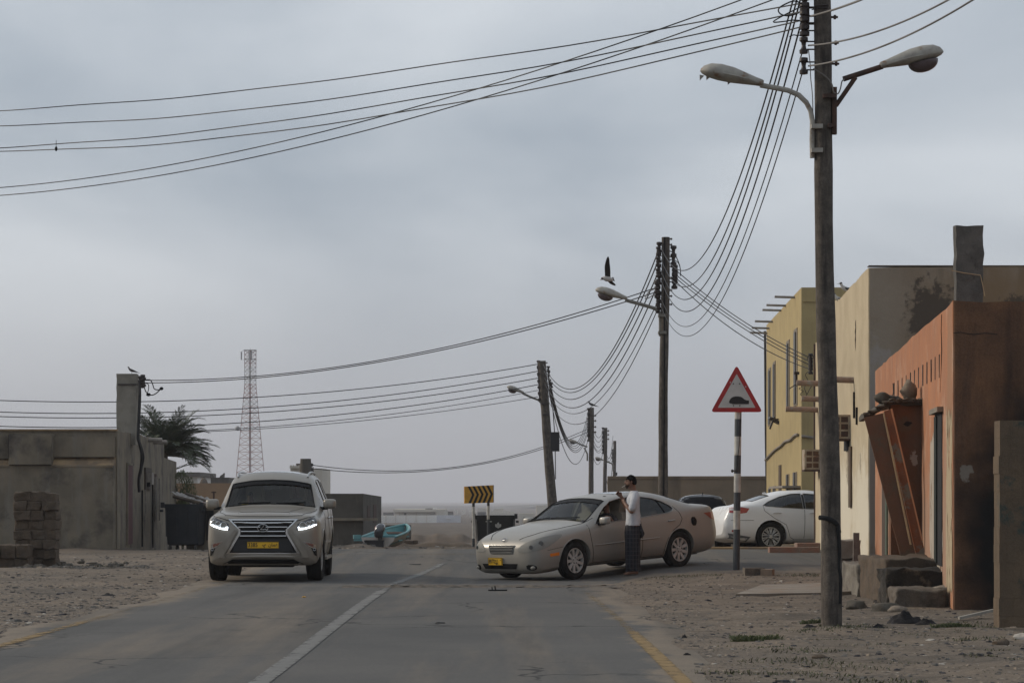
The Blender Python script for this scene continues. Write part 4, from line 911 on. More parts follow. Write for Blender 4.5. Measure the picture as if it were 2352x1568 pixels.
def slat(u0, v0, D0, u1, v1, D1_, wpx, m, th=.03, nm='board', yaw=0, group=None, label=None):
    p, q = W(u0, v0, D0), W(u1, v1, D1_); ax = (p - q).normalized(); sd_ = Vector((math.cos(yaw), math.sin(yaw), 0)); sd_ = (sd_ - ax * sd_.dot(ax)).normalized(); nn = ax.cross(sd_); wd = wpx * D0 / F
    b = MB(); vs = [e + sd_ * s_ * wd / 2 + nn * t_ * th / 2 for e in (q, p) for s_, t_ in ((-1, -1), (1, -1), (1, 1), (-1, 1))]
    b.add(vs, [(3, 2, 1, 0), (4, 5, 6, 7), (0, 1, 5, 4), (1, 2, 6, 5), (2, 3, 7, 6), (3, 0, 4, 7)]); return b
BG = 'leaning canopy boards'
def qboard(pts, D0, D1_, th):
    vs = [W(*pts[0], D0), W(*pts[1], D0), W(*pts[2], D1_), W(*pts[3], D1_)]; return MB().add(vs + [v + Vector((0, th, 0)) for v in vs], [(0, 1, 2, 3), (7, 6, 5, 4), (0, 4, 5, 1), (1, 5, 6, 2), (2, 6, 7, 3), (3, 7, 4, 0)])
M_pl2 = mat('board_brown', (.14, .068, .04), .85, (.115, .065, .04), 3, bump=.2, stain=(.1, .075, .05), stsc=2, stpos=(.5, .6), fine=.12)
single('leaning_board', qboard([(1985, 958), (2030, 948), (2108, 1296), (2074, 1296)], 34.40, 34.0, .03), M_pl2, 'broad brown board leaning under the canopy, widest and outermost', 'board', BG)
single('leaning_board', qboard([(2030, 944), (2050, 938), (2131, 1296), (2109, 1296)], 34.44, 34.05, .03), M_plank, 'rust orange board with pale bare patches leaning against the wide one', 'board', BG)
single('batten', qboard([(2028, 948), (2031.5, 948), (2094, 1250), (2090, 1250)], 34.33, 33.98, .02), M_palew, 'thin pale wooden batten between the leaning boards', 'batten')
single('batten', qboard([(2046, 938), (2049.5, 938), (2120, 1240), (2117, 1240)], 34.36, 34.0, .02), mat('painted_batten', (.5, .23, .12), .85), 'thin orange batten on the inner edge of the leaning boards', 'batten')
single('stone', MB().rock(W(2086, 899, DCN + .1), (.125, .13, .14), 5, 1, 14, 10), mat('tan_rock', (.25, .2, .15), .95, (.15, .125, .095), 6, bump=.7, bsc=14), 'rounded tan rock lying on the broken canopy', 'rock', ang=60)
single('stone', MB().rock(W(2026, 913, DCN + .1), (.1, .1, .08), 9, 1, 12, 8).rock(W(2050, 916, DCN + .15), (.11, .1, .055), 2, 1, 12, 8), M_greyst, 'grey rubble lump on the outer end of the canopy', 'rock', ang=60)
# pillar-like wall returns beside the near doorway and the low steps in front
SB = 'blocks piled before the orange house'
def chunk(u0, u1, v0, v1, D, dep, m, label, seed, cat='block', rz=0):
    p, q = W(u0, v0, D), W(u1, v1, D); zz = min(q.z, gz(q.x, D) - .03) if v1 > 1280 and seed != 77 else q.z
    b = MB().box(((p.x + q.x) / 2, D + dep / 2, (p.z + zz) / 2), (q.x - p.x, dep, p.z - zz), rz=rz)
    me = b.mesh('block'); bm = bmesh.new(); bm.from_mesh(me); bmesh.ops.bevel(bm, geom=bm.edges[:], offset=.012, segments=1, affect='EDGES'); bmesh.ops.subdivide_edges(bm, edges=[e for e in bm.edges if e.calc_length() > .15], cuts=11, use_grid_fill=True)
    o = Vector((seed, 0, 0))
    for v in bm.verts: v.co += Vector((noise.noise(v.co * 4 + o), noise.noise(v.co * 4 - o), noise.noise(v.co * 3.3 + o * 2) * 1.2)) * .035 + Vector((noise.noise(v.co * 11 - o), noise.noise(v.co * 13 - o), noise.noise(v.co * 12 + o))) * .025
    for f in bm.faces: f.smooth = True
    bm.to_mesh(me); bm.free(); return single('stone_block', me, m, label, cat, SB)
M_charb = mat('charred_block', (.04, .035, .03), .95, (.012, .011, .01), 2.5, bump=1, bsc=14, stain=(.13, .105, .08), stsc=3.5, stpos=(.54, .66), fine=.3)
chunk(1968, 2032, 1297, 1372, 34.3, 1.7, mat('block_concrete', (.21, .19, .16), .95, (.14, .125, .105), 3, bump=1, bsc=14, streak=((.09, .08, .07), 5, .55, .68), fine=.25), 'pale upright concrete blocks at the outer end of the pile', 3)
chunk(2032, 2180, 1283, 1400, 32.0, 2.4, M_brick, 'long brown stone step topmost of the pile', 5)
chunk(2036, 2188, 1307, 1400, 31.2, .75, M_charb, 'blackened step with burnt stones below the brown one', 8)
chunk(2060, 2172, 1352, 1412, 30.2, .7, M_block, 'grey squared block lowest and nearest in the pile', 12)
chunk(2150, 2204, 1350, 1398, 30.5, .45, M_conc, 'pale rounded block wedged between the grey block and the wall', 15)
# beige block wall at the picture's edge
p, q = W(2295, 965, 25.6), W(2560, 1455, 25.6)
bw = MB(); rnd = random.Random(3); rows_ = 12; hh = (p.z - q.z) / rows_
M_bblk = mat('beige_block_wall', (.15, .107, .07), .95, (.115, .085, .058), 3, bump=.6, bsc=18, stain=(.055, .065, .055), stsc=2.6, stpos=(.58, .66), streak=((.085, .062, .042), 6, .52, .7), fine=.2)
for r_ in range(rows_):
    for k in range(5):
        x0 = p.x + (k - (.5 if r_ % 2 else 0)) * .3; x1 = x0 + .3
        x0 = max(x0, p.x + rnd.uniform(-.006, .008)); x1 = min(x1, p.x + 1.24)
        if x1 - x0 < .05: continue
        bw.box(((x0 + x1) / 2, 25.75 + rnd.uniform(-.002, .002), q.z + hh * (r_ + .5)), (x1 - x0 - .0015, .3, hh - .0015))
bw.box((p.x + .62, 25.77, (p.z + q.z) / 2 - .01), (1.19, .27, p.z - q.z - .03))
single('block_wall', bw, M_bblk, 'beige block wall standing nearest the viewer, cropped by the frame', 'wall')

# ---- long beige wall behind the cars
single('boundary_wall', MB().box((9, 100, (W(0, 1093, 100).z - 1.5) / 2), (W(1775, 0, 100).x - W(1408, 0, 100).x + 3.5, .25, W(0, 1093, 100).z + 1.5)).box((9, 99.86, W(0, 1096, 100).z), (W(1775, 0, 100).x - W(1408, 0, 100).x + 3.5, .06, .1)), mat('beige_plaster_far', (.26, .195, .135), .95, (.2, .155, .11), .7, bump=.3, streak=((.15, .115, .085), 1.2, .55, .7), fine=.1), 'long beige boundary wall behind the parked cars', 'wall')
tag(COL.objects[-1]) if 0 else None

# ---- hut by the boat
H5 = thing('stone_hut', (-8.5, 112, -1), 'squat grey stone hut beyond the boat', 'hut')
zt_ = W(0, 1133, 110).z
hx0, hx1 = W(720, 0, 110).x, W(834, 0, 110).x
hx2 = W(876, 0, 118).x
obj('wall', extr([(hx0, 110), (hx1, 110), (hx2, 118), (hx0, 118)], -2.4, [zt_, zt_, zt_ - .12, zt_]), M_greyst, H5, 20)
WH = Wall((hx1, 110), (hx2, 118))
for u0, u1, v0, v1 in ((843, 849, 1160, 1192), (857, 864, 1158, 1200)): obj('window', WH.box(MB(), u0, v0, u1, v1, .02, .05), M_rust, H5)
obj('ledge', MB().box(((hx0 + hx1) / 2 + .7, 109.85, W(0, 1192, 110).z), (2.2, .3, .12)), M_gplas, H5)
masonry('low_wall', 868, 912, 1206, 1265, 100, .4, 5, 'low dark block wall running out from the hut', 'wall', per=4, m=M_greyst, seed=9)
masonry('low_wall', 876, 944, 1205, 1222, 132, .4, 2, 'thin far block wall behind the boat', 'wall', per=4, m=M_greyst, seed=10)
masonry('low_wall', 925, 960, 1240, 1262, 92, .5, 2, 'broken brown block heap beside the boat', 'ruin', per=2, m=M_brick, seed=11)
# concrete post and low parapets behind the SUV
H6 = thing('concrete_post', W(702, 1100, 139), 'stubby dark concrete post with cable brackets above the vehicle roof', 'post')
b = MB().tube([W(702, 1180, 139), W(702, 1069, 139)], .36, 14).tube([W(702, 1070, 139), W(702, 1053, 139)], [.33, .31], 14); obj('post', b, M_greyst, H6)
obj('insulator_bracket', MB().tube([W(710, 1060, 139), W(715, 1068, 139)], .05, 6).tube([W(712, 1076, 139), W(719, 1072, 139), W(720, 1090, 139)], .035, 6).ell(W(716, 1067, 139), (.1, .1, .1)).ell(W(715, 1078, 139), (.1, .1, .12)), M_ins, H6)
H7 = thing('parapet_house', W(685, 1110, 220), 'white house with a scalloped parapet behind the concrete post', 'house')
b = bx(667, 740, 1075, 1252, 220, 230); obj('wall', b, M_pale2, H7)
b = MB()
for i in range(6):
    c = W(669 + i * 6, 1075, 220); b.prism([(-.12 * 1, 0), (.12, 0), (.12, .16), (.05, .28), (-.05, .28), (-.12, .16)], .3, Matrix.Translation(c) @ Matrix.Rotation(R(90), 4, 'X'))
obj('parapet', b, M_pale2, H7); obj('water_tank', bx(680, 690, 1064, 1072, 224, 225.5), M_rust, H7)

# ---- things beyond the grey house: ochre wall, far houses, shack roof
single('mud_wall', bx(395, 560, 1109, 1270, 190, 190.6), mat('mud_wall_far', (.3, .19, .105), .95, (.24, .155, .09), .4, bump=.3), 'ochre mud wall beyond the shack roofs', 'wall')
H8 = thing('far_house', W(430, 1130, 330), 'white flat-roofed house half hidden by the palm', 'house')
obj('wall', bx(395, 454, 1094, 1238, 330, 345), M_pale, H8); obj('roof_slab', bx(380, 459, 1084, 1094, 328, 346), M_greyst, H8)
H9 = thing('ruined_fort', W(500, 1130, 280), 'grey ruined fort-like house with two horned turrets', 'ruin')
obj('wall', bx(484, 526, 1096, 1244, 280, 290), M_greyst, H9)
for u in (489, 512):
    c = W(u, 1096, 280); s_ = 280 / F; sg = 1 if u < 500 else -1
    obj('turret', MB().prism([(-4 * s_, 0), (5 * s_, 0), (4 * s_, 5 * s_), (1 * s_ - sg * 4 * s_, 8 * s_), (-3 * s_, 4 * s_)] if sg > 0 else [(-5 * s_, 0), (4 * s_, 0), (5 * s_, 10 * s_), (2 * s_, 7 * s_), (-3 * s_, 4 * s_)], 1.2, Matrix.Translation(c) @ Matrix.Rotation(R(90), 4, 'X')), M_greyst, H9)
c = W(468, 1112, 275); single('dome', MB().ell((c.x, c.y, -3.2), (1.15, 1.15, c.z + 4.0), 18, 24), M_brick, 'rounded brown mound beside the ruined fort', 'mound', ang=60)
# corrugated shack roof
sh = thing('shack', W(450, 1200, 76), 'makeshift shack roofed with pale tarps and scrap boards', 'shack')
b = MB(); rows = []
p0, p1, p2, p3 = W(392, 1128, 79), W(480, 1143, 82), W(505, 1160, 72.5), W(440, 1158, 72.5)
for j in range(12):
    t = j / 11; r_ = []
    for i in range(30):
        s_ = i / 29; q = p0.lerp(p1, s_).lerp(p3.lerp(p2, s_), t); r_.append(q + Vector((0, 0, .03 * math.sin(i * 1.7) + .05 * noise.noise(q * 2))))
    rows.append(r_)
b.loft(rows, cap=False, closed=False); obj('roof', b, mat('tarp_roof', (.38, .36, .34), .8, (.24, .22, .2), 1.5, stain=(.3, .13, .1), stsc=.8, stpos=(.56, .62), streak=((.12, .1, .09), 3, .6, .7)), sh)
obj('roof_board', MB().tube([W(440, 1150, 73), W(480, 1163, 72)], .07, 6).tube([W(400, 1140, 76), W(440, 1150, 73)], .06, 6).tube([W(428, 1133, 79), W(476, 1152, 75)], .05, 6), M_plankg, sh)
obj('wall', bx(428, 520, 1165, 1262, 72.6, 73), M_gplas, sh); obj('doorway', bx(474, 490, 1172, 1240, 72.5, 72.59), M_dark, sh)
c = W(490, 1135, 100); single('fence_stake', MB().tube([W(491, 1150, 100), W(491, 1128, 100)], .04, 6).box(W(491, 1130, 100), (.2, .05, .05)), M_rust, 'small rusty stake in front of the mud wall', 'stake')

# ---- white compound and distant houses
HW = thing('white_compound', W(970, 1195, 670), 'long white flat-roofed house inside a pale perimeter wall', 'house')
def wbox(u0, u1, v0, v1, D, dep): return bx(u0, u1, v0, v1, D, D + dep)
hz_ = obj('house_wall', wbox(905, 1005, 1172, 1200, 690, 30), M_pale, HW, 20); obj('roof_slab', wbox(902, 1000, 1169, 1175, 687, 34), M_pale2, HW); obj('house_wall', wbox(1000, 1022, 1169, 1200, 688, 31), M_pale2, HW)
obj('window', wbox(928, 933, 1178, 1182, 689.5, .4), M_dark, HW)
for u in (917, 956): obj('wall_pier', wbox(u, u + 1.5, 1176, 1186, 689, .8), M_pale2, HW)
obj('perimeter_wall', wbox(850, 1003, 1183, 1200, 668, 1).box(W(1030, 1190.5, 668) + Vector((0, 0, 0)), (1, 1, .1)), M_pale, HW); obj('perimeter_wall', wbox(1003, 1058, 1182.5, 1199.5, 668, 1), mat('lilac_wall', (.55, .55, .58), .9), HW)
for u in (886, 908, 932, 955, 979): obj('wall_pier', wbox(u, u + 1, 1182, 1199, 667.4, .5), M_pale2, HW)
obj('water_tank', wbox(994, 1002, 1166, 1169, 692, 3), M_pale, HW); obj('roof_clutter', wbox(977, 993, 1167, 1169, 692, 3), M_greyst, HW)
def far_house(boxes, D, label, m=M_pale2):
    r_ = thing('distant_house', W(boxes[0][0], 1190, D), label, 'house')
    boxes = [(a, b_, c_, YH + (HC - plain(D) + .6) * F / D) for a, b_, c_, d_ in boxes]
    for (u0, u1, v0, v1) in boxes: obj('wall', wbox(u0, u1, v0, v1, D, D * .01), m, r_)
    if D < 700: u0, u1, v0, v1 = boxes[0]; obj('window', wbox(u0 + (u1 - u0) * .3, u0 + (u1 - u0) * .45, v0 + (v1 - v0) * .3, v0 + (v1 - v0) * .55, D - .4, .3), M_greyst, r_)
far_house([(1097, 1116, 1166, 1182), (1078, 1182, 1175, 1183)], 1050, 'hazy tan house behind the chevron board posts')
far_house([(1135, 1156, 1167, 1182)], 1070, 'second hazy tan block farther along from the chevron posts')
far_house([(1192, 1226, 1178, 1196)], 560, 'low tan house between the black bin and the sedan')
far_house([(1232, 1262, 1160, 1178)], 800, 'pale house at the root of the leaning pole')
far_house([(1024, 1040, 1174, 1180)], 900, 'faint grey shed past the white compound', M_greyst)
far_house([(880, 904, 1176, 1183)], 900, 'dim dark house on the far side of the white compound', M_greyst)
for i in range(9):
    u = 1045 + i * 14 + (i * 7) % 5; far_house([(u, u + 6 + i % 3 * 3, 1170 + (i % 3), 1175)], 1500, f'{["first","second","third","fourth","fifth","sixth","seventh","eighth","ninth"][i]} faint speck-like house on the hazy horizon counting from the white compound', M_pale2)
# hazy hill
b = MB(); rows = []
for j in range(8):
    y = 2600 + j * 60; rows.append([Vector((x, y, -8 + max(0, 7 * math.exp(-((x - 170) / 170) ** 2) * math.sin(math.pi * (j + .2) / 8) + 5 * noise.noise(Vector((x * .01, y * .01, 0)))) )) for x in range(-500, 900, 20)])
b.loft(rows, cap=False, closed=False); struct('hills', b, M_greyst, 60)
# earth banks on the waste ground
M_bank = mat('earth_bank', (.13, .095, .068), .95, (.1, .078, .058), 1.2, bump=.8, bsc=5)
def bank(u0, u1, v, D, h, w_):
    xa, xb = W(u0, 0, D).x, W(u1, 0, D).x; rows = []
    for i in range(60):
        x = xa + (xb - xa) * i / 59; e = math.sin(math.pi * i / 59) ** .3; rows.append([Vector((x, D + w_ * (k / 6 - .5), ground_z(x, D) - .1 + h * e * math.sin(math.pi * k / 6) * (1 + .35 * noise.noise(Vector((x * .7, k, D)))))) for k in range(7)])
    b = MB().loft(rows, cap=False, closed=False); struct('earth_bank', b, M_bank, 60)
bank(850, 1100, 0, 86, .55, 1.5); bank(880, 1110, 0, 118, .6, 3); bank(920, 1100, 0, 190, .8, 5)
# ================================================================ VEHICLES
def paintm(name, col, metal=.5, dust=(.26, .22, .17), rough=.32):
    m = mat(name, col, rough, metal=metal, coat=.28, spec=.4); t = m.node_tree; N = t.nodes.new; L = t.links.new; b = t.nodes['Principled BSDF']
    tc = N('ShaderNodeTexCoord'); n = N('ShaderNodeTexNoise'); n.inputs['Scale'].default_value = 2.5; n.inputs['Detail'].default_value = 8; L(tc.outputs['Object'], n.inputs[0])
    s = N('ShaderNodeSeparateXYZ'); L(tc.outputs['Object'], s.inputs[0]); h = N('ShaderNodeMapRange'); h.inputs[1].default_value = .2; h.inputs[2].default_value = .75; h.inputs[3].default_value = .75; h.inputs[4].default_value = .12; L(s.outputs['Z'], h.inputs[0])
    q = N('ShaderNodeMath'); q.operation = 'MULTIPLY'; L(n.outputs[0], q.inputs[0]); L(h.outputs[0], q.inputs[1]); q.use_clamp = True
    x = N('ShaderNodeMixRGB'); x.inputs[1].default_value = (*col, 1); x.inputs[2].default_value = (*dust, 1); L(q.outputs[0], x.inputs[0]); L(x.outputs[0], b.inputs['Base Color'])
    r = N('ShaderNodeMapRange'); r.inputs[3].default_value = rough; r.inputs[4].default_value = .8; L(q.outputs[0], r.inputs[0]); L(r.outputs[0], b.inputs['Roughness'])
    return m
M_trimg = mat('trim_metal', (.3, .3, .29), .4, metal=.3)
M_champ = paintm('champagne_paint', (.265, .243, .21), .3)
M_silver = paintm('silver_paint', (.315, .3, .272), .15, dust=(.19, .17, .14), rough=.4)
M_whitec = paintm('white_pearl_paint', (.74, .74, .74), .0, rough=.25, dust=(.5, .48, .44))
M_darkc = paintm('dark_grey_paint', (.05, .055, .065), .4, dust=(.08, .07, .06))
M_glass = glass('windscreen_glass', (.78, .86, .83), .55); M_tint = glass('tinted_glass', (.05, .05, .05), 1.0, .06)
M_int = mat('interior_dark', (.06, .056, .052), .9); M_seat = mat('seat_leather', (.28, .24, .19), .7)
M_lens = mat('lamp_lens', (.23, .225, .205), .6, coat=0, metal=0, spec=.3); M_lensd = mat('lamp_dark', (.05, .05, .055), .15, coat=1, metal=.3)
M_red = mat('tail_red', (.32, .03, .03), .2, coat=1); M_amber = mat('amber_lens', (.75, .2, .02), .25, coat=1); M_led = emit('daytime_led', (.85, .93, 1), 3.5)
M_platey = mat('number_plate_yellow', (.72, .42, .02), .5); M_ink = mat('ink_black', (.015, .015, .015), .6); M_alloy = mat('alloy_rim', (.5, .49, .47), .4, (.36, .345, .32), 9, metal=.15)
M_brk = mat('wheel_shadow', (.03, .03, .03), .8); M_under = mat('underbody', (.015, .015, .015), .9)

def pchip(xs, ys, x):
    n = len(xs); 
    if x <= xs[0]: return ys[0]
    if x >= xs[-1]: return ys[-1]
    i = max(k for k in range(n - 1) if xs[k] <= x)
    d = [(ys[k + 1] - ys[k]) / (xs[k + 1] - xs[k]) for k in range(n - 1)]
    def m(k):
        if k == 0: return d[0]
        if k == n - 1: return d[-1]
        if d[k - 1] * d[k] <= 0: return 0
        w1 = 2 * (xs[k + 1] - xs[k]) + xs[k] - xs[k - 1]; w2 = xs[k + 1] - xs[k] + 2 * (xs[k] - xs[k - 1]); return (w1 + w2) / (w1 / d[k - 1] + w2 / d[k])
    h = xs[i + 1] - xs[i]; t = (x - xs[i]) / h
    return (2 * t ** 3 - 3 * t * t + 1) * ys[i] + (t ** 3 - 2 * t * t + t) * h * m(i) + (-2 * t ** 3 + 3 * t * t) * ys[i + 1] + (t ** 3 - t * t) * h * m(i + 1)
def chaikin(p, it=2, q=.22):
    for _ in range(it):
        r = [p[0]]
        for a, b in zip(p, p[1:]): r += [a.lerp(b, q), a.lerp(b, 1 - q)]
        r.append(p[-1]); p = r
    return p
class Car:
    def __init__(s, keys, extra=None, q=.2):
        s.keys = keys; s.q = q; xs = [k[0] for k in keys]; s.xs = xs; s.L = xs[-1]
        st = sorted(set([round(xs[0] + .0, 4)] + [round(a + (b - a) * i / n, 4) for a, b in zip(xs, xs[1:]) for n in [max(2, int((b - a) / .07))] for i in range(n)] + [xs[-1]]))
        s.st = st; rings = [s.ring(x) for x in st]
        s.solid = MB().loft(rings); s.me = s.solid.mesh('body'); shade(s.me, 30)
        bm = bmesh.new(); bm.from_mesh(s.me); s.bvh = BVHTree.FromBMesh(bm); bm.free()
    def vals(s, x): return [pchip(s.xs, [k[i] for k in s.keys], x) for i in range(1, 10)]
    def ring(s, x, inset=0, zbot=None, ztop=0):
        zb, ws, zm, wm, zs, wsh, zr, wr, zc = s.vals(x)
        if inset:
            ws -= inset; wm -= inset; wsh -= inset; wr -= inset * .8; zr -= inset; zc -= inset; zb = zbot
            zs = min(zs, zr - .02); zm = max(zm, zb + .08)
        half = chaikin([Vector((x, 0, zb)), Vector((x, ws, zb)), Vector((x, wm, zm)), Vector((x, wsh, zs)), Vector((x, wr, zr)), Vector((x, wr * .45, zr + (zc - zr) * .86)), Vector((x, 0, zc))], 2, s.q)
        return half + [Vector((v.x, -v.y, v.z)) for v in half[-2:0:-1]]
    def cast(s, p, d, off=.004):
        d = Vector(d).normalized(); o = Vector(p) - d * 6
        h, n, i, _ = s.bvh.ray_cast(o, d, 12)
        if h is None:
            h, n, i, _ = s.bvh.find_nearest(Vector(p))
        if n.dot(d) > 0: n = -n
        return h + n * off
    def decal(s, name, pts, d, m, off=.004, res=.06, parent=None, rnd=0, thick=0):
        d = Vector(d).normalized(); up = Vector((0, 0, 1)) if abs(d.z) < .9 else Vector((-1, 0, 0)); r = d.cross(up).normalized(); u = r.cross(d)
        P = [Vector((Vector(p).dot(r), Vector(p).dot(u))) for p in pts]
        if rnd:
            Q = P
            for _ in range(rnd):
                nq = []
                for a, b in zip(Q, Q[1:] + Q[:1]): nq += [a.lerp(b, .25), a.lerp(b, .75)]
                Q = nq
            P = Q
        B = []
        for a, b in zip(P, P[1:] + P[:1]):
            n = max(1, int((b - a).length / res)); B += [a.lerp(b, i / n) for i in range(n)]
        nb = len(B); x0, x1 = min(p.x for p in B), max(p.x for p in B); y0, y1 = min(p.y for p in B), max(p.y for p in B)
        V = list(B); y = y0 + res * .5
        while y < y1:
            x = x0 + res * .5
            while x < x1:
                c = Vector((x, y)); ins = False
                for a, b in zip(B, B[1:] + B[:1]):
                    if (a.y > y) != (b.y > y) and x < (b.x - a.x) * (y - a.y) / (b.y - a.y) + a.x: ins = not ins
                if ins and min((c - q).length for q in B) > res * .4: V.append(c)
                x += res
            y += res
        vo, eo, fo, *_ = geometry.delaunay_2d_cdt(V, [(i, (i + 1) % nb) for i in range(nb)], [], 1, 1e-5)
        vs = [s.cast(r * v.x + u * v.y, d, off) for v in vo]
        mb = MB(); mb.v = vs; mb.f = [tuple(f) for f in fo]
        me = mb.mesh(name)
        if thick:
            bm = bmesh.new(); bm.from_mesh(me); bmesh.ops.recalc_face_normals(bm, faces=bm.faces)
            nn = sum((f.normal * f.calc_area() for f in bm.faces), Vector())
            if nn.dot(d) < 0: bmesh.ops.reverse_faces(bm, faces=bm.faces)
            bmesh.ops.solidify(bm, geom=bm.faces[:], thickness=thick); bm.to_mesh(me); bm.free()
        for f in me.polygons: f.use_smooth = not thick
        return obj(name, me, m, parent, local=True)
    def line(s, name, pts, d, r, m, parent, off=.0, n=4, closed=False):
        if closed: pts = list(pts) + [pts[0]]
        Q = []
        for a, b in zip(pts, pts[1:]):
            a, b = Vector(a), Vector(b); k = max(1, int((b - a).length / .06)); Q += [a.lerp(b, i / k) for i in range(k)]
        Q.append(Vector(pts[-1])); return obj(name, MB().tube([s.cast(q, d, off) for q in Q], r, n), m, parent, 60, local=True)
    def build(s, root, m, axles, ra, wins, shield, rear, cabin, mglass_f, mglass_s, mglass_r, wheel_fn, archw=.34):
        cuts = []
        for ax in axles:
            for sg in (-1, 1):
                c = MB().tube([Vector((ax, sg * (s.half - archw), s.wr_)), Vector((ax, sg * 1.3, s.wr_))], ra, 32); cuts.append(c)
        c0, c1, zb = cabin; n = 22
        cuts.append(MB().loft([s.ring(c0 + (c1 - c0) * i / n, .055, zb) for i in range(n + 1)]))
        for w_ in wins:
            cuts.append(MB().add([(x, -1.5, z) for x, z in w_] + [(x, 1.5, z) for x, z in w_], [tuple(range(len(w_))), tuple(range(len(w_), 2 * len(w_)))[::-1]] + [(i, i + len(w_), (i + 1) % len(w_) + len(w_), (i + 1) % len(w_)) for i in range(len(w_))]))
        for q in (shield, rear):
            if q:
                poly, z0 = q; cuts.append(MB().prism(poly, 3, Matrix.Translation((0, 0, z0))))
        me = s.me.copy()
        me = boolcut(me, cuts)
        shade(me, 28); body = obj('body', me, [m], root, local=True)
        for w_ in wins:
            for sg in (-1, 1): s.decal('side_window', [(x, sg, z) for x, z in w_], (0, -sg, 0), mglass_s, -.012, .12, root)
        if shield: s.decal('windscreen', [(x, y, 1.5) for x, y in shield[0]], (0, 0, -1), mglass_f, -.012, .12, root)
        if rear: s.decal('rear_window', [(x, y, 1.5) for x, y in rear[0]], (0, 0, -1), mglass_r, -.012, .12, root)
        for ax in axles:
            for sg in (-1, 1): wheel_fn(root, ax, sg)
        return body
def boolcut(me, cutters):
    a = bpy.data.objects.new('tmpa', me); COL.objects.link(a); tmp = [a]
    for c in cutters:
        cm = c.mesh('tmpc'); shade(cm, 0); q = bpy.data.objects.new('tmpc', cm); COL.objects.link(q); tmp.append(q)
        md = a.modifiers.new('b', 'BOOLEAN'); md.operation = 'DIFFERENCE'; md.solver = 'EXACT'; md.object = q
    bpy.context.view_layer.update(); dg = bpy.context.evaluated_depsgraph_get()
    r = bpy.data.meshes.new_from_object(a.evaluated_get(dg))
    for q in tmp: bpy.data.objects.remove(q)
    r.materials.clear(); return r
def wheel(root, cx, cy, r, wd, rim_r, spokes, style, sg, steer=0):
    """tyre as the part, rim, spokes as its child; axis along y, sg = outward side"""
    M = Matrix.Translation((cx, cy, r)) @ Matrix.Rotation(steer, 4, 'Z')
    def lathe(prof, n=40):
        return [[M @ Vector((rad * math.cos(2 * math.pi * k / n), y * sg, rad * math.sin(2 * math.pi * k / n))) for k in range(n)] for y, rad in prof]
    h = wd / 2; b = MB().loft(lathe([(h * .7, rim_r), (h * .93, rim_r + .02), (h, rim_r + (r - rim_r) * .55), (h * .95, r - .02), (h * .8, r - .003), (.03, r), (.028, r - .012), (.018, r - .012), (.016, r), (-.016, r), (-.018, r - .012), (-.028, r - .012), (-.03, r), (-h * .8, r - .003), (-h, rim_r + .03), (-h * .8, rim_r)]), cap=False)
    t = obj('wheel', b, M_rub, root, 40, local=True)
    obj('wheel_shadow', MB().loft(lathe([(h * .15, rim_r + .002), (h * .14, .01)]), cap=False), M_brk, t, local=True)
    b = MB().loft(lathe([(h * .72, rim_r + .004), (h * .8, rim_r + .002), (h * .8, rim_r - .012), (h * .3, rim_r - .02)]), cap=False)
    b.loft(lathe([(h * .2, .06), (h * .62, .055), (h * .7, .04), (h * .7, .001)], 16), cap=False)
    def spoke(an, w0, w1, a2=None):
        a2 = an if a2 is None else a2; vs = []
        for (rr, wq, yy, aa) in ((.05, w0, h * .62, an), (rim_r - .01, w1, h * .74, a2)):
            d = Vector((math.cos(aa), 0, math.sin(aa))); p_ = Vector((-math.sin(aa), 0, math.cos(aa)))
            for q in (-1, 1):
                for yo in (0, -.03): vs.append(M @ (d * rr + p_ * q * wq + Vector((0, (yy + yo) * sg, 0))))
        b.add(vs, [(0, 2, 6, 4), (1, 5, 7, 3), (0, 4, 5, 1), (2, 3, 7, 6), (0, 1, 3, 2), (4, 6, 7, 5)])
    for k in range(spokes):
        an = 2 * math.pi * (k + .5) / spokes
        if style == 'Y': spoke(an, .024, .03)
        else: spoke(an, .013, .013, an - .13); spoke(an, .013, .013, an + .13)
    rm = obj('rim', b, M_alloy, t, 30, local=True); b = MB()
    for k in range(5):
        a_ = 2 * math.pi * k / 5 + .3; c_ = M @ Vector((.052 * math.cos(a_), h * .66 * sg, .052 * math.sin(a_))); b.tube([c_ - Vector((0, .01, 0)), c_ + Vector((0, sg * .012, 0))], .011, 8)
    obj('wheel_nuts', b, M_black, rm, None, local=True)
    return t
def seat(root, x, y, m=M_seat):
    rr = lambda z, x0, x1, w_: [Vector((a, y + b_, z)) for a, b_ in ((x0, -w_), (x1, -w_), (x1, w_), (x0, w_))]
    b = MB(); b.loft([[Vector((x + px_, y + w_ * sy, z)) for px_, sy in ((0, -1), (.12, -1), (.12, 1), (0, 1))] for px_0, w_, z in ((0, .22, .5),) for px_ in (0,)] if 0 else [[Vector((x + lean + a, y + w_ * sy, z)) for a, sy in ((0, -1), (.13, -1), (.13, 1), (0, 1))] for lean, w_, z in ((0, .2, .5), (.04, .25, .65), (.1, .25, .9), (.14, .2, 1.06), (.15, .12, 1.08), (.155, .12, 1.13), (.16, .13, 1.17), (.175, .13, 1.29), (.18, .1, 1.32))])
    b.box((x - .22, y, .52), (.5, .5, .14)); o = obj('seat', b, m, root, 60, local=True); return o
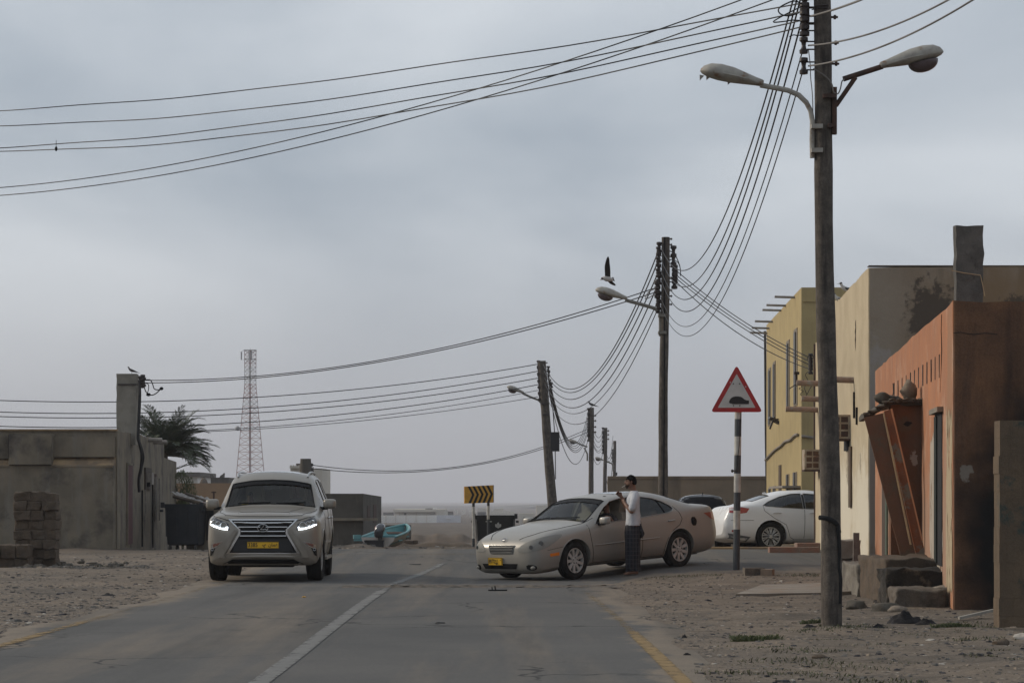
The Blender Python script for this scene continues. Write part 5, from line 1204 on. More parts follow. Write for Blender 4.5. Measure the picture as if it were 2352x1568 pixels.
def text_mesh(name, s, size, mfun, m, parent, align='CENTER', bold=0, sx=1.0, local=True, ext=.001):
    c = bpy.data.curves.new(name, 'FONT'); c.body = s; c.size = size; c.align_x = align; c.align_y = 'CENTER'; c.extrude = ext; c.offset = bold; c.resolution_u = 3
    o = bpy.data.objects.new(name, c); COL.objects.link(o); bpy.context.view_layer.update(); dg = bpy.context.evaluated_depsgraph_get()
    me = bpy.data.meshes.new_from_object(o.evaluated_get(dg)); bpy.data.objects.remove(o)
    me.transform(Matrix.Diagonal((sx, 1, 1, 1))); me.transform(mfun); me.materials.clear()
    return obj(name, me, m, parent, local=local)
def num_plate(root, car, x, z, dirx, w_, h_, parts, y0=0, tilt=0):
    """parts: (text, y, z, size, sx)"""
    c = car.cast((x, y0, z), (dirx, 0, 0), .02); T = Matrix.Translation((c.x, y0, z)) @ Matrix.Rotation(tilt, 4, 'Y')
    b = MB().box((0, 0, 0), (.018, w_, h_)); b.v = [T @ v for v in b.v]
    p = obj('number_plate', b, M_platey, root, local=True)
    fr = MB()
    for zz in (-h_ / 2 + .004, h_ / 2 - .004): fr.box((-.0105 * dirx, 0, zz), (.003, w_ - .002, .005))
    for yy in (-w_ / 2 + .004, w_ / 2 - .004): fr.box((-.0105 * dirx, yy, 0), (.003, .005, h_ - .012))
    fr.v = [T @ v for v in fr.v]; obj('plate_border', fr, M_ink, p, local=True)
    # text plane: reading direction along picture left->right when seen from outside
    B = Matrix(((0, 0, -1, 0), (-1, 0, 0, 0), (0, 1, 0, 0), (0, 0, 0, 1))) if dirx > 0 else Matrix(((0, 0, 1, 0), (1, 0, 0, 0), (0, 1, 0, 0), (0, 0, 0, 1)))
    for i, (s, yy, zz, sz, sx) in enumerate(parts):
        text_mesh('plate_lettering', s, sz, T @ Matrix.Translation((-.011 * dirx, -yy * dirx, zz)) @ B, M_ink, p, bold=.0012, sx=sx)
def emblem(root, c, w_, m=M_chrome, dirv=(1, 0, 0), up=(0, 0, 1)):
    d = Vector(dirv).normalized(); u = Vector(up).normalized(); r = u.cross(d) * -1; r = d.cross(u) * -1
    r = u.cross(d).normalized()
    P = lambda a, b_: Vector(c) + r * a * w_ * -1 + u * b_ * w_ - d * .006
    b = MB().tube([P(math.cos(t * math.pi / 12) * .5, math.sin(t * math.pi / 12) * .36) for t in range(25)], w_ * .035, 6)
    b.tube([P(-.02 + .16, .3), P(.0, .1), P(-.22, -.16)], w_ * .045, 6).tube([P(-.22, -.16), P(.36, -.14)], w_ * .045, 6)
    return obj('emblem', b, m, root, 60, local=True)
def place(root, F0, F1, wb, ax0, half):
    """put the car so that its front axle centre is over F0 and its rear one towards F1, standing on the ground"""
    a, b = Vector((*F0, 0)), Vector((*F1, 0)); X = (b - a).normalized(); b = a + X * wb; Y = Vector((-X.y, X.x, 0))
    h = lambda p: gz(p.x, p.y) + .01
    zf = (h(a + Y * .75) + h(a - Y * .75)) / 2; zr = (h(b + Y * .75) + h(b - Y * .75)) / 2
    a.z, b.z = zf, zr; X = (b - a).normalized(); zl = (h(a + Y * .75) + h(b + Y * .75)) / 2; zr2 = (h(a - Y * .75) + h(b - Y * .75)) / 2
    Y = Vector((Y.x * 1.5, Y.y * 1.5, zl - zr2)); Y = (Y - X * Y.dot(X)).normalized(); Z = X.cross(Y)
    M = Matrix(((X.x, Y.x, Z.x, 0), (X.y, Y.y, Z.y, 0), (X.z, Y.z, Z.z, 0), (0, 0, 0, 1)))
    org = (a + b) / 2 - X * (ax0 + wb / 2); root.matrix_world = Matrix.Translation(org) @ M
    loc, rot, _ = (Matrix.Translation(org) @ M).decompose(); root.location = loc; root.rotation_euler = rot.to_euler()
se = lambda q: math.copysign(abs(q) ** .45, q)
def mirror_(root, car, x, z, y, m, sx=.13, sy=.22, sz=.16):
    for sg in (-1, 1):
        b = MB(); rings = []
        for t, k in ((0, .5), (.12, .85), (.4, 1), (.75, 1), (1, .9)):
            rings.append([Vector((x - sx / 2 + sx * t, sg * (y + sy / 2 + se(math.cos(a * math.pi / 10)) * sy / 2 * k), z + se(math.sin(a * math.pi / 10)) * sz / 2 * k)) for a in range(20)])
        b.loft(rings); o = obj('wing_mirror', b, m, root, 50, local=True)
        obj('mirror_foot', MB().box((x, sg * (y + .0), z - sz * .42), (.09, .16, .05)), M_black, o, local=True)
        obj('mirror_glass', MB().box((x + sx / 2 + .002, sg * (y + sy / 2), z), (.006, sy * .75, sz * .7)), M_lensd, o, local=True)

def person_seated(root, name, x, y, z, shirt, scale=1, facing=-1, label=None):
    """simple upper figure in a car seat as its own thing, in the car's frame"""
    return
# -------------------------------------------------- large SUV
def make_suv():
    K = [(0.0, .46, .5, .62, .62, .86, .62, .95, .56, .975), (.04, .34, .74, .62, .79, .93, .79, 1.02, .70, 1.045), (.13, .27, .87, .62, .90, .99, .88, 1.08, .77, 1.11),
         (.32, .30, .88, .65, .935, 1.02, .915, 1.11, .80, 1.15), (.9, .32, .88, .70, .945, 1.06, .925, 1.15, .82, 1.19), (1.38, .34, .88, .70, .945, 1.09, .925, 1.18, .82, 1.22), (1.52, .34, .88, .70, .945, 1.10, .925, 1.20, .80, 1.25),
         (2.05, .34, .88, .70, .945, 1.14, .92, 1.64, .70, 1.715), (2.4, .34, .88, .70, .945, 1.15, .92, 1.76, .68, 1.83), (3.2, .34, .88, .70, .945, 1.16, .92, 1.78, .68, 1.855), (4.2, .34, .88, .70, .945, 1.18, .915, 1.77, .67, 1.84),
         (4.62, .36, .86, .70, .935, 1.18, .90, 1.72, .66, 1.79), (4.78, .38, .82, .70, .91, 1.14, .87, 1.45, .70, 1.5), (4.88, .46, .68, .70, .84, 1.0, .82, 1.1, .66, 1.15)]
    c = Car(K, q=.13); c.half = .945; c.wr_ = .40
    root = thing('suv', (0, 0, 0), 'champagne coloured large vehicle driving towards the viewer with lit daytime lamps', 'car')
    sh = ([(1.57, -.76), (1.57, .76), (2.0, .665), (2.0, -.665)], 1.2)
    wins = [[(1.78, 1.2), (2.18, 1.62), (2.75, 1.7), (2.8, 1.2)], [(2.88, 1.2), (2.86, 1.7), (3.65, 1.7), (3.75, 1.2)], [(3.85, 1.22), (3.78, 1.69), (4.45, 1.64), (4.5, 1.25)]]
    def wf(rt, ax, sg): wheel(rt, ax, sg * .8, .39, .265, .235, 6, 'V', sg, R(-3) if ax < 2 else 0)
    body = c.build(root, M_champ, (.9, 3.69), .455, wins, sh, None, (1.62, 4.55, .6), M_glass, glass('suv_side_glass', (.3, .33, .32), .8, .05), M_tint, wf, .4)
    fr = (1, 0, 0)
    D = lambda nm, pts, m, off=.004, res=.06, par=root, rnd=0, th=0: c.decal(nm, [(0, y, z) for y, z in pts], fr, m, off, res, par, rnd, th)
    sp = D('grille_surround', [(-.575, 1.03), (.575, 1.03), (.4, .86), (.4, .80), (.60, .46), (-.60, .46), (-.4, .80), (-.4, .86)], M_chrome, .006, .06)
    D('grille', [(-.52, 1.005), (.52, 1.005), (.37, .86), (.37, .79), (.55, .48), (-.55, .48), (-.37, .79), (-.37, .86)], M_black, .012, .06, sp)
    for z, w_ in ((.965, .475), (.9, .4), (.83, .36), (.755, .38)): c.line('grille_bar', [(0, -w_, z), (0, w_, z)], fr, .013, M_chrome, sp, .02, 6)
    D('bumper_panel', [(-.42, .7), (.42, .7), (.5, .5), (-.5, .5)], mat('satin_black', (.02, .02, .022), .4), .016, .06, sp)
    e0 = c.cast((0, 0, .885), fr, .045); obj('emblem_base', MB().tube([e0 + Vector((.03, 0, 0)), e0 + Vector((.006, 0, 0))], .05, 18), M_black, sp, local=True); emblem(sp, e0, .17)
    num_plate(root, c, 0, .605, 1, .52, .11, [('3385', -.165, 0, .098, .82), ('S', .02, -.03, .045, 1), ('\uFEB1', .02, .012, .05, 1), ('\uFEE5\uFE8E\uFEE4\uFECB', .165, 0.005, .075, 1)])
    for sg in (-1, 1):
        dd = (1, -sg * .35, 0); S = lambda pts: [(0.1, sg * y, z) for y, z in pts]
        hl = c.decal('headlight', S([(.51, .85), (.53, .95), (.78, 1.05), (.865, 1.06), (.88, .93), (.70, .87)]), dd, M_lensd, .007, .05, root, 0)
        for y, z, r in ((.615, .925, .052), (.715, .955, .037), (.79, .975, .034)):
            q = c.cast((0.1, sg * y, z), dd, .012); obj('projector_lens', MB().tube([q + Vector((.02, 0, 0)), q - Vector((.006, 0, 0))], r, 16), M_lens, hl, local=True)
            obj('lens_ring', MB().tube([q - Vector((.004, 0, 0)) + Vector((0, math.cos(t * math.pi / 8) * r, math.sin(t * math.pi / 8) * r)) for t in range(17)], .005, 5), M_chrome, hl, local=True)
        obj('daytime_lamp', MB().tube([c.cast((.1, sg * y, z), dd, .012) for y, z in ((.545, .905), (.55, .868), (.62, .872), (.7, .888), (.78, .912), (.86, .94))], [.01, .017, .014, .013, .012, .008], 6), M_led, hl, 60, local=True)
        fg = c.decal('fog_lamp', S([(.61, .665), (.82, .635), (.855, .60), (.85, .545), (.76, .56), (.70, .60)]), dd, M_chrome, .006, .05, root); c.decal('fog_lens', S([(.65, .648), (.80, .622), (.80, .57), (.73, .595)]), dd, mat('fog_glass', (.2, .08, .06), .2, coat=1), .012, .05, fg)
        c.decal('air_vent', S([(.765, .555), (.865, .54), (.875, .42), (.83, .44)]), dd, M_black, .007, .05, root)
        q = c.cast((.1, sg * .82, .535), dd, .014); obj('fog_ring', MB().tube([q + Vector((0, math.cos(t * math.pi / 6) * .022, math.sin(t * math.pi / 6) * .022)) for t in range(13)], .005, 5), M_metal, fg, local=True)
        c.line('bonnet_line', [(.12, sg * .62, 1.2), (.5, sg * .74, 1.2), (1.0, sg * .79, 1.2), (1.5, sg * .8, 1.2)], (0, 0, -1), .006, M_black, body)
        c.line('bonnet_crease', [(.2, sg * .42, 1.2), (1.4, sg * .55, 1.2)], (0, 0, -1), .012, M_champ, body, -.004)
        c.line('headlight_trim', S([(.52, 1.0), (.70, 1.05), (.88, 1.075)]), dd, .008, M_black, hl)
        # sides
        sd_ = (0, -sg, 0)
        for xx in (1.66, 2.82, 3.8): c.line('door_line', [(xx, sg, 1.18), (xx, sg, .42)], sd_, .006, M_black, body)
        c.line('door_line', [(1.66, sg, .42), (3.4, sg, .42)], sd_, .006, M_black, body)
        c.line('window_trim', [(1.76, sg, 1.18), (4.52, sg, 1.22)], sd_, .012, M_trimg, body, .002)
        for xx in (2.6, 3.6): obj('door_handle', MB().tube([c.cast((xx - .1, sg, 1.03), sd_, .012), c.cast((xx, sg, 1.035), sd_, .03), c.cast((xx + .1, sg, 1.03), sd_, .012)], .016, 6), M_chrome, root, local=True)
        c.line('side_moulding', [(1.5, sg, .62), (3.2, sg, .62)], sd_, .02, M_champ, body, .004)
        obj('side_step', MB().box((2.3, sg * .9, .36), (1.75, .14, .05)), M_champ, root, local=True)
        obj('roof_rail', MB().tube([c.cast((xx, sg * .60, 3), (0, 0, -1), oo) for xx, oo in ((2.22, .0), (2.36, .03), (2.8, .038), (3.4, .038), (4.0, .035), (4.2, .0))], .02, 8), M_metal, root, local=True)
        c.line('wheel_arch', [(.9 + .46 * math.cos(t), sg, .4 + .46 * math.sin(t)) for t in [math.pi * i / 14 for i in range(15)]], sd_, .014, M_champ, body, .004, 5)
        c.line('wheel_arch', [(3.69 + .46 * math.cos(t), sg, .4 + .46 * math.sin(t)) for t in [math.pi * i / 14 for i in range(15)]], sd_, .014, M_champ, body, .004, 5)
    c.decal('lower_intake', [(0, -.66, .30), (-0, -.5, .375), (0, .5, .375), (0, .66, .30), (0, .55, .24), (0, -.55, .24)], fr, M_black, .008, .06, root)
    obj('bumper_lip', MB().tube([Vector((.16, -.76, .33)), Vector((.06, -.6, .40)), Vector((.02, -.4, .415)), Vector((.0, 0, .42)), Vector((.02, .4, .415)), Vector((.06, .6, .40)), Vector((.16, .76, .33))], .03, 8), M_champ, root, local=True)
    obj('underbody', MB().box((2.4, 0, .33), (4.2, 1.1, .14)).box((.75, 0, .27), (.5, .9, .08)).box((3.69, 0, .38), (.1, 1.3, .1)).box((4.5, .1, .33), (.3, .7, .18)), M_under, root, local=True)
    for sg in (-1, 1): obj('mud_flap', MB().box((1.38, sg * .78, .3), (.02, .26, .2)).box((4.17, sg * .78, .32), (.02, .26, .24)), M_under, root, local=True)
    c.decal('sunroof', [(2.35, -.45, 2), (2.35, .45, 2), (3.0, .45, 2), (3.0, -.45, 2)], (0, 0, -1), M_lensd, .004, .1, root)
    c.decal('shade_band', [(1.92, -.665, 2), (1.92, .665, 2), (2.0, .65, 2), (2.0, -.65, 2)], (0, 0, -1), M_black, .0, .06, root)
    c.line('windscreen_seal', [(1.57, -.76, 2), (1.57, .76, 2), (2.0, .665, 2), (2.0, -.665, 2)], (0, 0, -1), .012, M_black, body, .0, closed=True)
    c.line('bonnet_line', [(.135, -.62, 1.2), (.08, -.4, 1.2), (.07, 0, 1.2), (.08, .4, 1.2), (.135, .62, 1.2)], (0, 0, -1), .007, M_black, body)
    mirror_(root, c, 1.75, 1.275, .89, M_champ, .15, .22, .17)
    for sg in (-1, 1): c.decal('bumper_wing', [(0, sg * .425, .83), (0, sg * .46, .86), (0, sg * .56, .73), (0, sg * .70, .52), (0, sg * .74, .40), (0, sg * .62, .40), (0, sg * .625, .46)], (1, 0, 0), M_champ, .022, .05, root, 0, .02)
    c.decal('bonnet_panel', [(.3, -.40, 2), (.3, .40, 2), (1.45, .56, 2), (1.45, -.56, 2)], (0, 0, -1), M_champ, .004, .07, root, 0, .004)
    obj('dashboard', MB().box((1.85, 0, 1.03), (.45, 1.5, .25)).tube([Vector((1.9, 0, 1.42)), Vector((1.95, 0, 1.56))], .008, 5).box((1.95, 0, 1.56), (.03, .26, .07)), M_int, root, local=True)
    obj('steering_wheel', MB().tube([Vector((2.18 + .05 * math.sin(t), -.38 + .18 * math.cos(t), 1.1 + .17 * math.sin(t))) for t in [math.pi * i / 10 for i in range(21)]], .016, 6), M_black, root, local=True)
    def seatz(x, y):
        o = seat(root, x, y, mat('tan_seat', (.42, .36, .27), .7)); o.data.transform(Matrix.Translation((0, 0, .26)))
    seatz(2.55, -.38); seatz(2.55, .38); seatz(3.4, -.38); seatz(3.4, .38); obj('cabin_floor', MB().box((3, 0, .63), (2.8, 1.5, .04)), M_int, root, local=True)
    obj('wiper', MB().tube([Vector((1.62, -.6, 1.3)), Vector((1.60, -.1, 1.285))], .012, 5).tube([Vector((1.62, .0, 1.3)), Vector((1.6, .55, 1.285))], .012, 5), M_black, root, local=True)
    place(root, (-4.10, 40.5), (-4.17, 43.3), 2.79, .9, .8)
    return root, c
SUV, suvc = make_suv()

# -------------------------------------------------- silver and white saloons
def make_sedan(m, label, kind, K, dlo, split, shield, rear, mgf, mgs, wheelstyle, spokes, rim, axles, rw):
    c = Car(K, q=.2); c.half = .91; c.wr_ = rw + .005
    root = thing('sedan', (0, 0, 0), label, 'car')
    def wf(rt, ax, sg): wheel(rt, ax, sg * .785, rw, .215, rim, spokes, wheelstyle, sg, (R(4) if kind == 'old' and ax < 2 else 0))
    body = c.build(root, m, axles, rw + .055, dlo, shield, rear, (shield[0][0][0] + .06, rear[0][2][0] - .08, .42), mgf, mgs, M_tint if kind == 'new' else M_tint, wf, .32)
    for sg in (-1, 1):
        sd_ = (0, -sg, 0)
        for w_ in dlo: c.line('window_trim', [(x, sg, z) for x, z in w_], sd_, .009, M_trimg, body, .0, closed=True)
        for ax in axles: c.line('wheel_arch', [(ax + (rw + .06) * math.cos(t), sg, rw + .005 + (rw + .06) * math.sin(t)) for t in [math.pi * i / 14 for i in range(15)]], sd_, .009, m, body, .003, 5)
    c.line('windscreen_seal', [(x, y, 2) for x, y in shield[0]], (0, 0, -1), .011, M_black, body, .0, closed=True)
    c.line('rear_window_seal', [(x, y, 2) for x, y in rear[0]], (0, 0, -1), .01, M_black, body, .0, closed=True)
    obj('dashboard', MB().box((shield[0][0][0] + .38, 0, .84), (.5, 1.35, .2)), M_int, root, local=True)
    obj('steering_wheel', MB().tube([Vector((shield[0][0][0] + .66 + .05 * math.sin(t), -.36 + .18 * math.cos(t), .9 + .17 * math.sin(t))) for t in [math.pi * i / 10 for i in range(21)]], .016, 6), M_black, root, local=True)
    for y in (-.36, .36): seat(root, 2.62 - (.25 if kind == 'old' else 0), y, M_int if kind == 'new' else M_seat); seat(root, 3.4 - (.25 if kind == 'old' else 0), y, M_seat)
    obj('cabin_floor', MB().box((2.8, 0, .44), (2.6, 1.4, .03)), M_int, root, local=True)
    obj('underbody', MB().box((2.4, 0, .24), (4.1, 1.15, .12)).box((.55, 0, .2), (.3, 1.0, .05)), M_under, root, local=True)
    return root, c, body
KE = [(0.0, .30, .34, .38, .46, .49, .46, .59, .42, .61), (.03, .22, .54, .38, .64, .54, .64, .65, .56, .67), (.10, .165, .70, .38, .775, .61, .77, .73, .67, .755), (.25, .14, .78, .40, .85, .67, .84, .79, .73, .825),
      (.5, .15, .80, .43, .887, .73, .875, .855, .77, .893), (.85, .17, .80, .45, .905, .795, .89, .908, .79, .95), (1.12, .18, .80, .45, .907, .83, .892, .935, .79, .98), (1.27, .18, .80, .45, .907, .85, .89, .955, .78, 1.005),
      (2.06, .18, .80, .45, .907, .905, .888, 1.32, .65, 1.375), (2.75, .18, .80, .45, .907, .945, .888, 1.385, .62, 1.435), (3.2, .18, .80, .45, .907, .97, .885, 1.375, .62, 1.43), (3.75, .18, .80, .45, .905, 1.0, .88, 1.27, .62, 1.325),
      (4.25, .19, .79, .46, .90, 1.03, .87, 1.12, .72, 1.16), (4.55, .21, .78, .48, .885, 1.035, .85, 1.095, .74, 1.12), (4.68, .24, .74, .5, .86, 1.01, .80, 1.07, .70, 1.095), (4.77, .28, .68, .52, .81, .90, .75, 1.0, .66, 1.03), (4.84, .36, .6, .55, .74, .78, .70, .86, .58, .89)]
dloE = [[(1.52, .93), (1.7, 1.08), (1.9, 1.21), (2.12, 1.30), (2.4, 1.34), (2.62, 1.345), (2.62, .965)], [(2.7, .97), (2.7, 1.345), (2.95, 1.335), (3.2, 1.29), (3.4, 1.225), (3.56, 1.14), (3.6, 1.085), (3.55, 1.04), (3.42, 1.01)]]
shE = ([(1.34, -.73), (1.34, .73), (2.02, .59), (2.02, -.59)], .92); shW = ([(1.60, -.70), (1.60, .70), (2.26, .57), (2.26, -.57)], .95); rrE = ([(3.7, -.55), (3.7, .55), (4.24, .62), (4.24, -.62)], 1.05)
M_tint2 = glass('side_glass', (.62, .66, .64), .6, .05)
SED, sc_, sb = make_sedan(M_silver, 'silver beige saloon stopped across the road with its driver at the open window', 'old', KE, dloE, None, shE, rrE, M_glass, M_tint2, 'Y', 9, .218, (.95, 3.67), .325)
# driver's window is wound down: remove that pane
for ch in list(SED.children):
    if ch.name.startswith('side_window'):
        ys = [v.co.y for v in ch.data.vertices]; xs_ = [v.co.x for v in ch.data.vertices]
        if max(ys) < 0 and max(xs_) < 2.9: bpy.data.objects.remove(ch)
fr = (1, 0, 0)
gr = sc_.decal('grille', [(0, -.32, .64), (0, .32, .64), (0, .27, .525), (0, -.27, .525)], fr, M_black, .006, .05, SED)
for z in (.622, .595, .568, .541): sc_.line('grille_bar', [(0, -.30 + (.64 - z) * .3, z), (0, .30 - (.64 - z) * .3, z)], fr, .0052, M_trimg, gr, .012, 6)
sc_.line('grille_frame', [(0, -.33, .648), (0, .33, .648), (0, .275, .518), (0, -.275, .518)], fr, .009, M_trimg, gr, .008, closed=True)
e0 = sc_.cast((.3, 0, 1), (0, 0, -1), .012); emblem(SED, sc_.cast((.08, 0, .75), (.6, 0, -1), .012), .12, M_chrome, (.6, 0, -1), (1, 0, .6))
num_plate(SED, sc_, 0, .375, 1, .35, .135, [('89772', -.075, 0, .105, .62), ('HH', .045, -.035, .05, .9), ('\uFEA1 \uFEA1', .045, .03, .05, .8), ('\uFECB', .14, .03, .04, 1)], y0=.15)
ub = sc_.decal('lower_intake', [(0, -.40, .335), (0, .52, .335), (0, .46, .245), (0, -.34, .245)], fr, M_black, .006, .05, SED)
for sg in (-1, 1):
    dd = (1, -sg * .8, 0); sd_ = (0, -sg, 0)
    hl = sc_.decal('headlight', [(.03, sg * .37, .545), (.07, sg * .40, .63), (.2, sg * .5, .715), (.42, sg * .66, .785), (.66, sg * .82, .815), (.7, sg * .85, .79), (.5, sg * .85, .68), (.34, sg * .82, .60), (.18, sg * .72, .545), (.07, sg * .55, .525)], dd, M_lens, .005, .04, SED, 1)
    for p_, r_ in (((.3, sg * .72, .675), .055), ((.18, sg * .6, .62), .045)):
        q = sc_.cast(p_, dd, .008); n_ = Vector(dd).normalized(); obj('reflector', MB().tube([q + n_ * .005, q - n_ * .012], r_ * .8, 16), mat('reflector_grey', (.12, .12, .115), .35, coat=.5), hl, local=True)
    fg = sc_.decal('fog_lamp', [(0.1, sg * .55, .32), (.1, sg * .76, .31), (.1, sg * .76, .22), (.1, sg * .57, .22)], (1, -sg * .4, 0), M_black, .005, .04, SED, 1); q = sc_.cast((.1, sg * .67, .265), (1, -sg * .4, 0), .01); obj('fog_lens', MB().ell(q + Vector((.02, 0, 0)), (.03, .06, .035)), M_lens, fg, local=True)
    sc_.decal('side_marker', [(.34, sg, .49), (.55, sg, .505), (.55, sg, .45), (.35, sg, .44)], sd_, M_amber, .006, .04, SED)
    sc_.line('bonnet_line', [(.1, sg * .36, 1), (.3, sg * .52, 1), (.75, sg * .69, 1), (1.2, sg * .73, 1), (1.55, sg * .75, 1)], (0, 0, -1), .007, M_black, sb)
    sc_.line('bumper_line', [(.75, sg, .6), (.45, sg, .57), (.3, sg * .86, .55)], sd_, .004, M_black, sb)
    for pts in ([(1.33, .93), (1.34, .75), (1.38, .5), (1.42, .27)], [(2.66, .96), (2.66, .26)], [(3.62, 1.12), (3.72, 1.0), (3.76, .88), (3.68, .78), (3.5, .69), (3.34, .55), (3.27, .42), (3.25, .26)], [(1.42, .25), (3.25, .25)]):
        sc_.line('door_line', [(x, sg, z) for x, z in pts], sd_, .0055, M_black, sb)
    sc_.line('side_moulding', [(1.45, sg, .56), (3.1, sg, .58)], sd_, .012, M_silver, sb, .004, 6)
    for xx in (2.46, 3.46): obj('door_handle', MB().tube([sc_.cast((xx - .09, sg, .86), sd_, .01), sc_.cast((xx, sg, .865), sd_, .028), sc_.cast((xx + .09, sg, .87), sd_, .01)], .013, 6), M_trimg, SED, local=True)
    sc_.decal('tail_lamp', [(4.42, sg, .95), (4.8, sg, .96), (4.8, sg, .80), (4.62, sg, .83)], (-.4, -sg, 0), mat('faded_tail', (.28, .07, .05), .3, coat=.6), .006, .05, SED)
    sc_.line('b_pillar', [(2.66, sg, .98), (2.66, sg, 1.34)], sd_, .03, M_black, sb, -.012, 6)
    sc_.line('rear_pillar', [(3.36, sg, 1.0), (3.28, sg, 1.27)], sd_, .016, M_black, sb, -.012, 6)
fl = sc_.decal('fuel_flap', [(3.99, -1, .90), (4.14, -1, .89), (4.14, -1, .73), (4.0, -1, .74)], (0, 1, 0), M_black, .004, .04, SED, 1)
obj('fuel_cap', MB().tube([sc_.cast((4.07, -1, .815), (0, 1, 0), .0), sc_.cast((4.07, -1, .815), (0, 1, 0), .03)], .05, 14), M_metal if 0 else M_black, fl, local=True)
mirror_(SED, sc_, 1.62, .985, .885, M_silver, .12, .2, .13)
sc_.decal('sunroof', [(2.5, -.38, 2), (2.5, .38, 2), (2.95, .38, 2), (2.95, -.38, 2)], (0, 0, -1), M_lensd, .003, .1, SED)
sc_.decal('shade_band', [(1.88, -.61, 2), (1.88, .61, 2), (2.02, .585, 2), (2.02, -.585, 2)], (0, 0, -1), M_black, -.004, .06, SED)
obj('wiper', MB().tube([sc_.cast((1.36, .1, 1), (0, 0, -1), .02), sc_.cast((1.44, -.55, 1), (0, 0, -1), .02)], .012, 5).tube([sc_.cast((1.34, .6, 1), (0, 0, -1), .02), sc_.cast((1.38, .15, 1), (0, 0, -1), .02)], .012, 5), M_black, SED, local=True)
obj('driver_seat_belt', MB().box((2.7, -.2, 1.0), (.01, .04, .3)), M_black, SED, local=True)
place(SED, (.53, 43.2), (2.505, 45.07), 2.72, .95, .785)

KW = [(k[0], *k[1:]) for k in KE]
KW = [(0.0, .33, .30, .42, .42, .50, .42, .58, .36, .60), (.10, .22, .68, .41, .755, .62, .75, .69, .60, .71), (.5, .18, .80, .43, .885, .72, .87, .80, .70, .84), (1.3, .18, .80, .45, .91, .84, .89, .93, .74, .98), (1.5, .18, .80, .45, .91, .86, .89, .97, .75, 1.02),
      (2.25, .18, .80, .45, .91, .93, .888, 1.36, .64, 1.41), (2.75, .18, .80, .45, .91, .955, .888, 1.425, .62, 1.475), (3.2, .18, .80, .45, .91, .98, .885, 1.405, .61, 1.46), (3.75, .18, .80, .45, .91, 1.01, .88, 1.29, .61, 1.35), (4.2, .19, .79, .46, .905, 1.045, .87, 1.15, .69, 1.19),
      (4.5, .21, .78, .48, .89, 1.03, .85, 1.075, .74, 1.10), (4.68, .24, .75, .5, .87, 1.01, .82, 1.06, .72, 1.08), (4.76, .27, .71, .5, .83, .93, .79, 1.02, .68, 1.045), (4.84, .30, .64, .52, .79, .80, .76, .87, .64, .9), (4.9, .38, .55, .52, .73, .68, .70, .72, .58, .74)]
dloW = [[(1.85, .97), (2.1, 1.16), (2.35, 1.29), (2.6, 1.355), (2.9, 1.37), (2.9, 1.0)], [(2.96, 1.0), (2.96, 1.37), (3.2, 1.36), (3.5, 1.29), (3.8, 1.17), (3.95, 1.08), (3.87, 1.055), (3.6, 1.035)]]
WSED, wc, wb_ = make_sedan(M_whitec, 'white saloon parked side-on behind the striped sign post, its front hidden by the cream wall', 'new', KW, dloW, None, shW, ([(3.72, -.52), (3.72, .52), (4.16, .58), (4.16, -.58)], 1.06), M_tint2, M_tint, 'V', 10, .225, (.95, 3.77), .335)
for sg in (-1, 1):
    sd_ = (0, -sg, 0)
    tl = wc.decal('tail_lamp', [(4.35, sg, 1.0), (4.55, sg, 1.03), (4.85, sg, 1.02), (4.85, sg, .90), (4.6, sg, .875), (4.42, sg, .90)], (-.35, -sg, 0), M_red, .006, .05, WSED); wc.decal('tail_lens_clear', [(4.62, sg, 1.0), (4.84, sg, 1.01), (4.84, sg, .955), (4.68, sg, .95)], (-.35, -sg, 0), mat('clear_lens', (.55, .5, .5), .2, coat=1), .011, .05, tl)
    wc.decal('reflector', [(4.62, sg, .50), (4.78, sg, .49), (4.78, sg, .45), (4.64, sg, .45)], (-.3, -sg, 0), M_red, .006, .04, WSED)
    for pts in ([(1.45, .97), (1.45, .55), (1.6, .28)], [(2.93, .98), (2.95, .3)], [(3.95, 1.07), (3.93, .95), (3.7, .78), (3.4, .62), (3.3, .33), (3.2, .27)], [(1.6, .27), (3.22, .27)], [(4.2, .72), (4.75, .72)]): wc.line('door_line', [(x, sg, z) for x, z in pts], sd_, .006, M_black, wb_)
    for xx in (2.7, 3.62): obj('door_handle', MB().tube([wc.cast((xx - .1, sg, .9), sd_, .01), wc.cast((xx, sg, .905), sd_, .03), wc.cast((xx + .1, sg, .9), sd_, .01)], .016, 6), M_whitec, WSED, local=True)
    wc.decal('lower_trim', [(4.3, sg, .33), (4.85, sg, .42), (4.85, sg, .3), (4.4, sg, .22)], (-.2, -sg, 0), mat('lower_trim_grey', (.12, .13, .14), .4), .006, .06, WSED)
    wc.line('b_pillar', [(2.93, sg, 1.0), (2.93, sg, 1.34)], sd_, .03, M_black, wb_, -.012, 6)
obj('roof_fin', MB().prism([(0, 0), (.16, 0), (.15, .03), (.1, .045)], .02, Matrix.Translation((3.55, .01, 1.375)) @ Matrix.Rotation(R(90), 4, 'X')), M_whitec, WSED, local=True)
mirror_(WSED, wc, 1.97, 1.0, .885, M_whitec, .12, .2, .14)
place(WSED, (8.72, 58.75), (5.9, 58.15), 2.82, .95, .785); WSED.location.z -= .05

